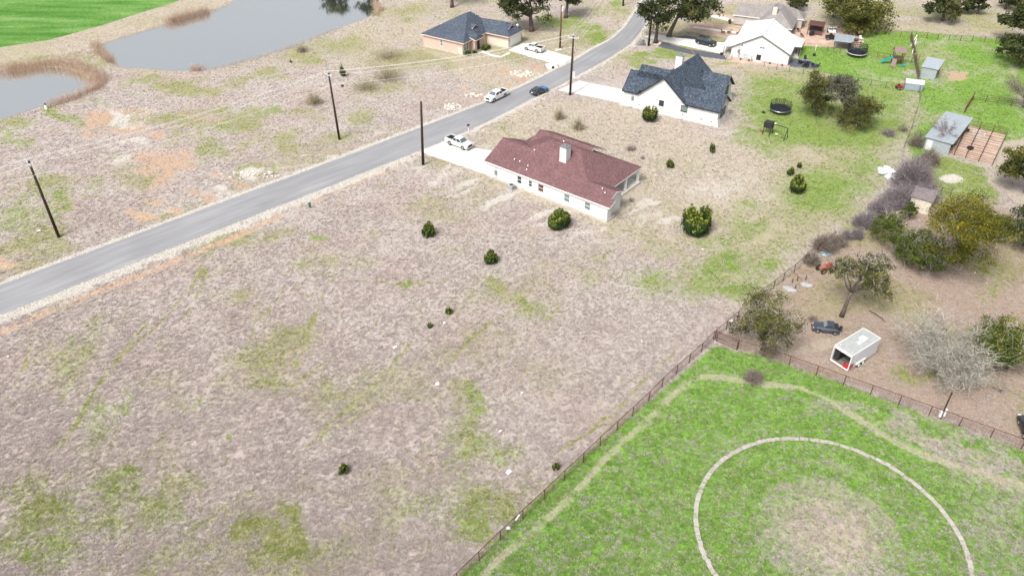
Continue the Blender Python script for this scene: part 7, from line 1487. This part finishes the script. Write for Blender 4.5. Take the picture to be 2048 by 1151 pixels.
g = G(1797,166); t = thing('lawn_tractor', 'red and orange lawn tractor parked against the grey storage shed', 'lawn tractor', (g.x, g.y, 0), .1); g = None
boxpart(t, 'body', M['red_paint'], -.5, .7, -.3, .3, .4, .75, bevel=.08); boxpart(t, 'seat', M['black_plastic'], -.45, -.05, -.2, .2, .75, 1.05, bevel=.04); boxpart(t, 'mower_deck', M['orange_paint'], -.3, .4, -.55, .55, .15, .3, bevel=.04)
for x, y, r_ in ((-.4,-.4,.3),(-.4,.4,.3),(.5,-.35,.2),(.5,.35,.2)): wheel(t, x, y, r_, .2, 1 if y > 0 else -1)
t.location = tuple(G(1798,178))
# post with white box at the paddock fence
g = G(1881,836); t = thing('electric_post', 'dark post with white meter boxes standing at the paddock pipe fence', 'post', (g.x, g.y, 0)); mb = MB(); mb.tube([(0,0,0),(0,0,3.9)], [.09,.07], 8); mb.build('post', M['pole_wood'], t)
boxpart(t, 'meter_box', M['paper'], -.32, -.1, -.12, .12, .25, 1.15); boxpart(t, 'meter_box', M['paper'], .1, .3, -.12, .12, .4, 1.45)
# litter in the field
def litter(label, c, w_, d_, rz, group='white litter in the dry field'):
    g = G(*c); t = thing('litter', label, 'litter', (g.x, g.y, .12), rz, group); mb = MB()
    mb.hull2([(-w_/2,-d_/2,0),(0,-d_/2,.07),(w_/2,-d_/2,.01),(w_/2,d_/2,.03),(0,d_/2,.1),(-w_/2,d_/2,.02)], [(-w_/2,-d_/2,.02),(0,-d_/2,.09),(w_/2,-d_/2,.03),(w_/2,d_/2,.05),(0,d_/2,.12),(-w_/2,d_/2,.04)]); mb.build('sheet', M['paper'], t)
litter('white crumpled sheet of paper in the field, above the square one', (790,696), .5, .28, .4); litter('square white sheet lying in the field', (875,769), .42, .45, .1); litter('torn white plastic near the small cedar by the pipe fence', (1018,945), .6, .4, .8); litter('small white scrap beside the near pair of small cedars', (889,647), .28, .28, .3)
litter('tiny pale scrap in the field halfway to the pipe fence', (1044,787), .3, .15, .5); litter('thin white scrap near the middle of the pipe fence', (1283,684), .12, .45, .1); litter('thin white strip on the green patch below the square sheet', (1001,863), .45, .15, .6)
litter('white pipe offcut leaning at the bottom of the pipe fence', (1035,1036), .16, .8, -.5); litter('white stone like scrap at the bottom of the pipe fence', (1017,1057), .35, .3, 0); litter('small white scrap near the left edge of the field', (17,714), .25, .2, 0)
litter('pale scrap on the grass left of the first pole', (78,463), .5, .3, .3); litter('white scrap on the lawn below the meadow shrubs', (1405,500), .3, .2, .4)
g = G(93,217); t = thing('marker', 'small white marker with dark cap on the lower bank of the small pond', 'marker', (g.x, g.y, 0))
mb = MB(); mb.tube([(0,0,0),(0,0,.5),(0,0,.75)], [.28,.22,.1], 10); mb.build('body', M['paper'], t); mb = MB(); mb.tube([(0,0,.75),(0,0,1.05)], [.16,.12], 8); mb.build('cap', M['black_plastic'], t)
for c, lb, r_ in (((1262,402),'lying behind the maroon roofed house corner',.4),((1285,318),'in the grass right of the maroon roofed house',.25)):
    brush('dark scrap heap '+lb, c, r_*40, 9, leaf='purple_vine', n=160, name='scrap_heap', cat='debris')
# wild gravel circle: ring of stones
rockpile('thin scatter of white gravel lumps on the round bare patch by the juniper', (1903,357), 25, 9, 60, s=(.06,.14))
for o in bpy.data.objects:
    if o.get('label') == '': del o['label']
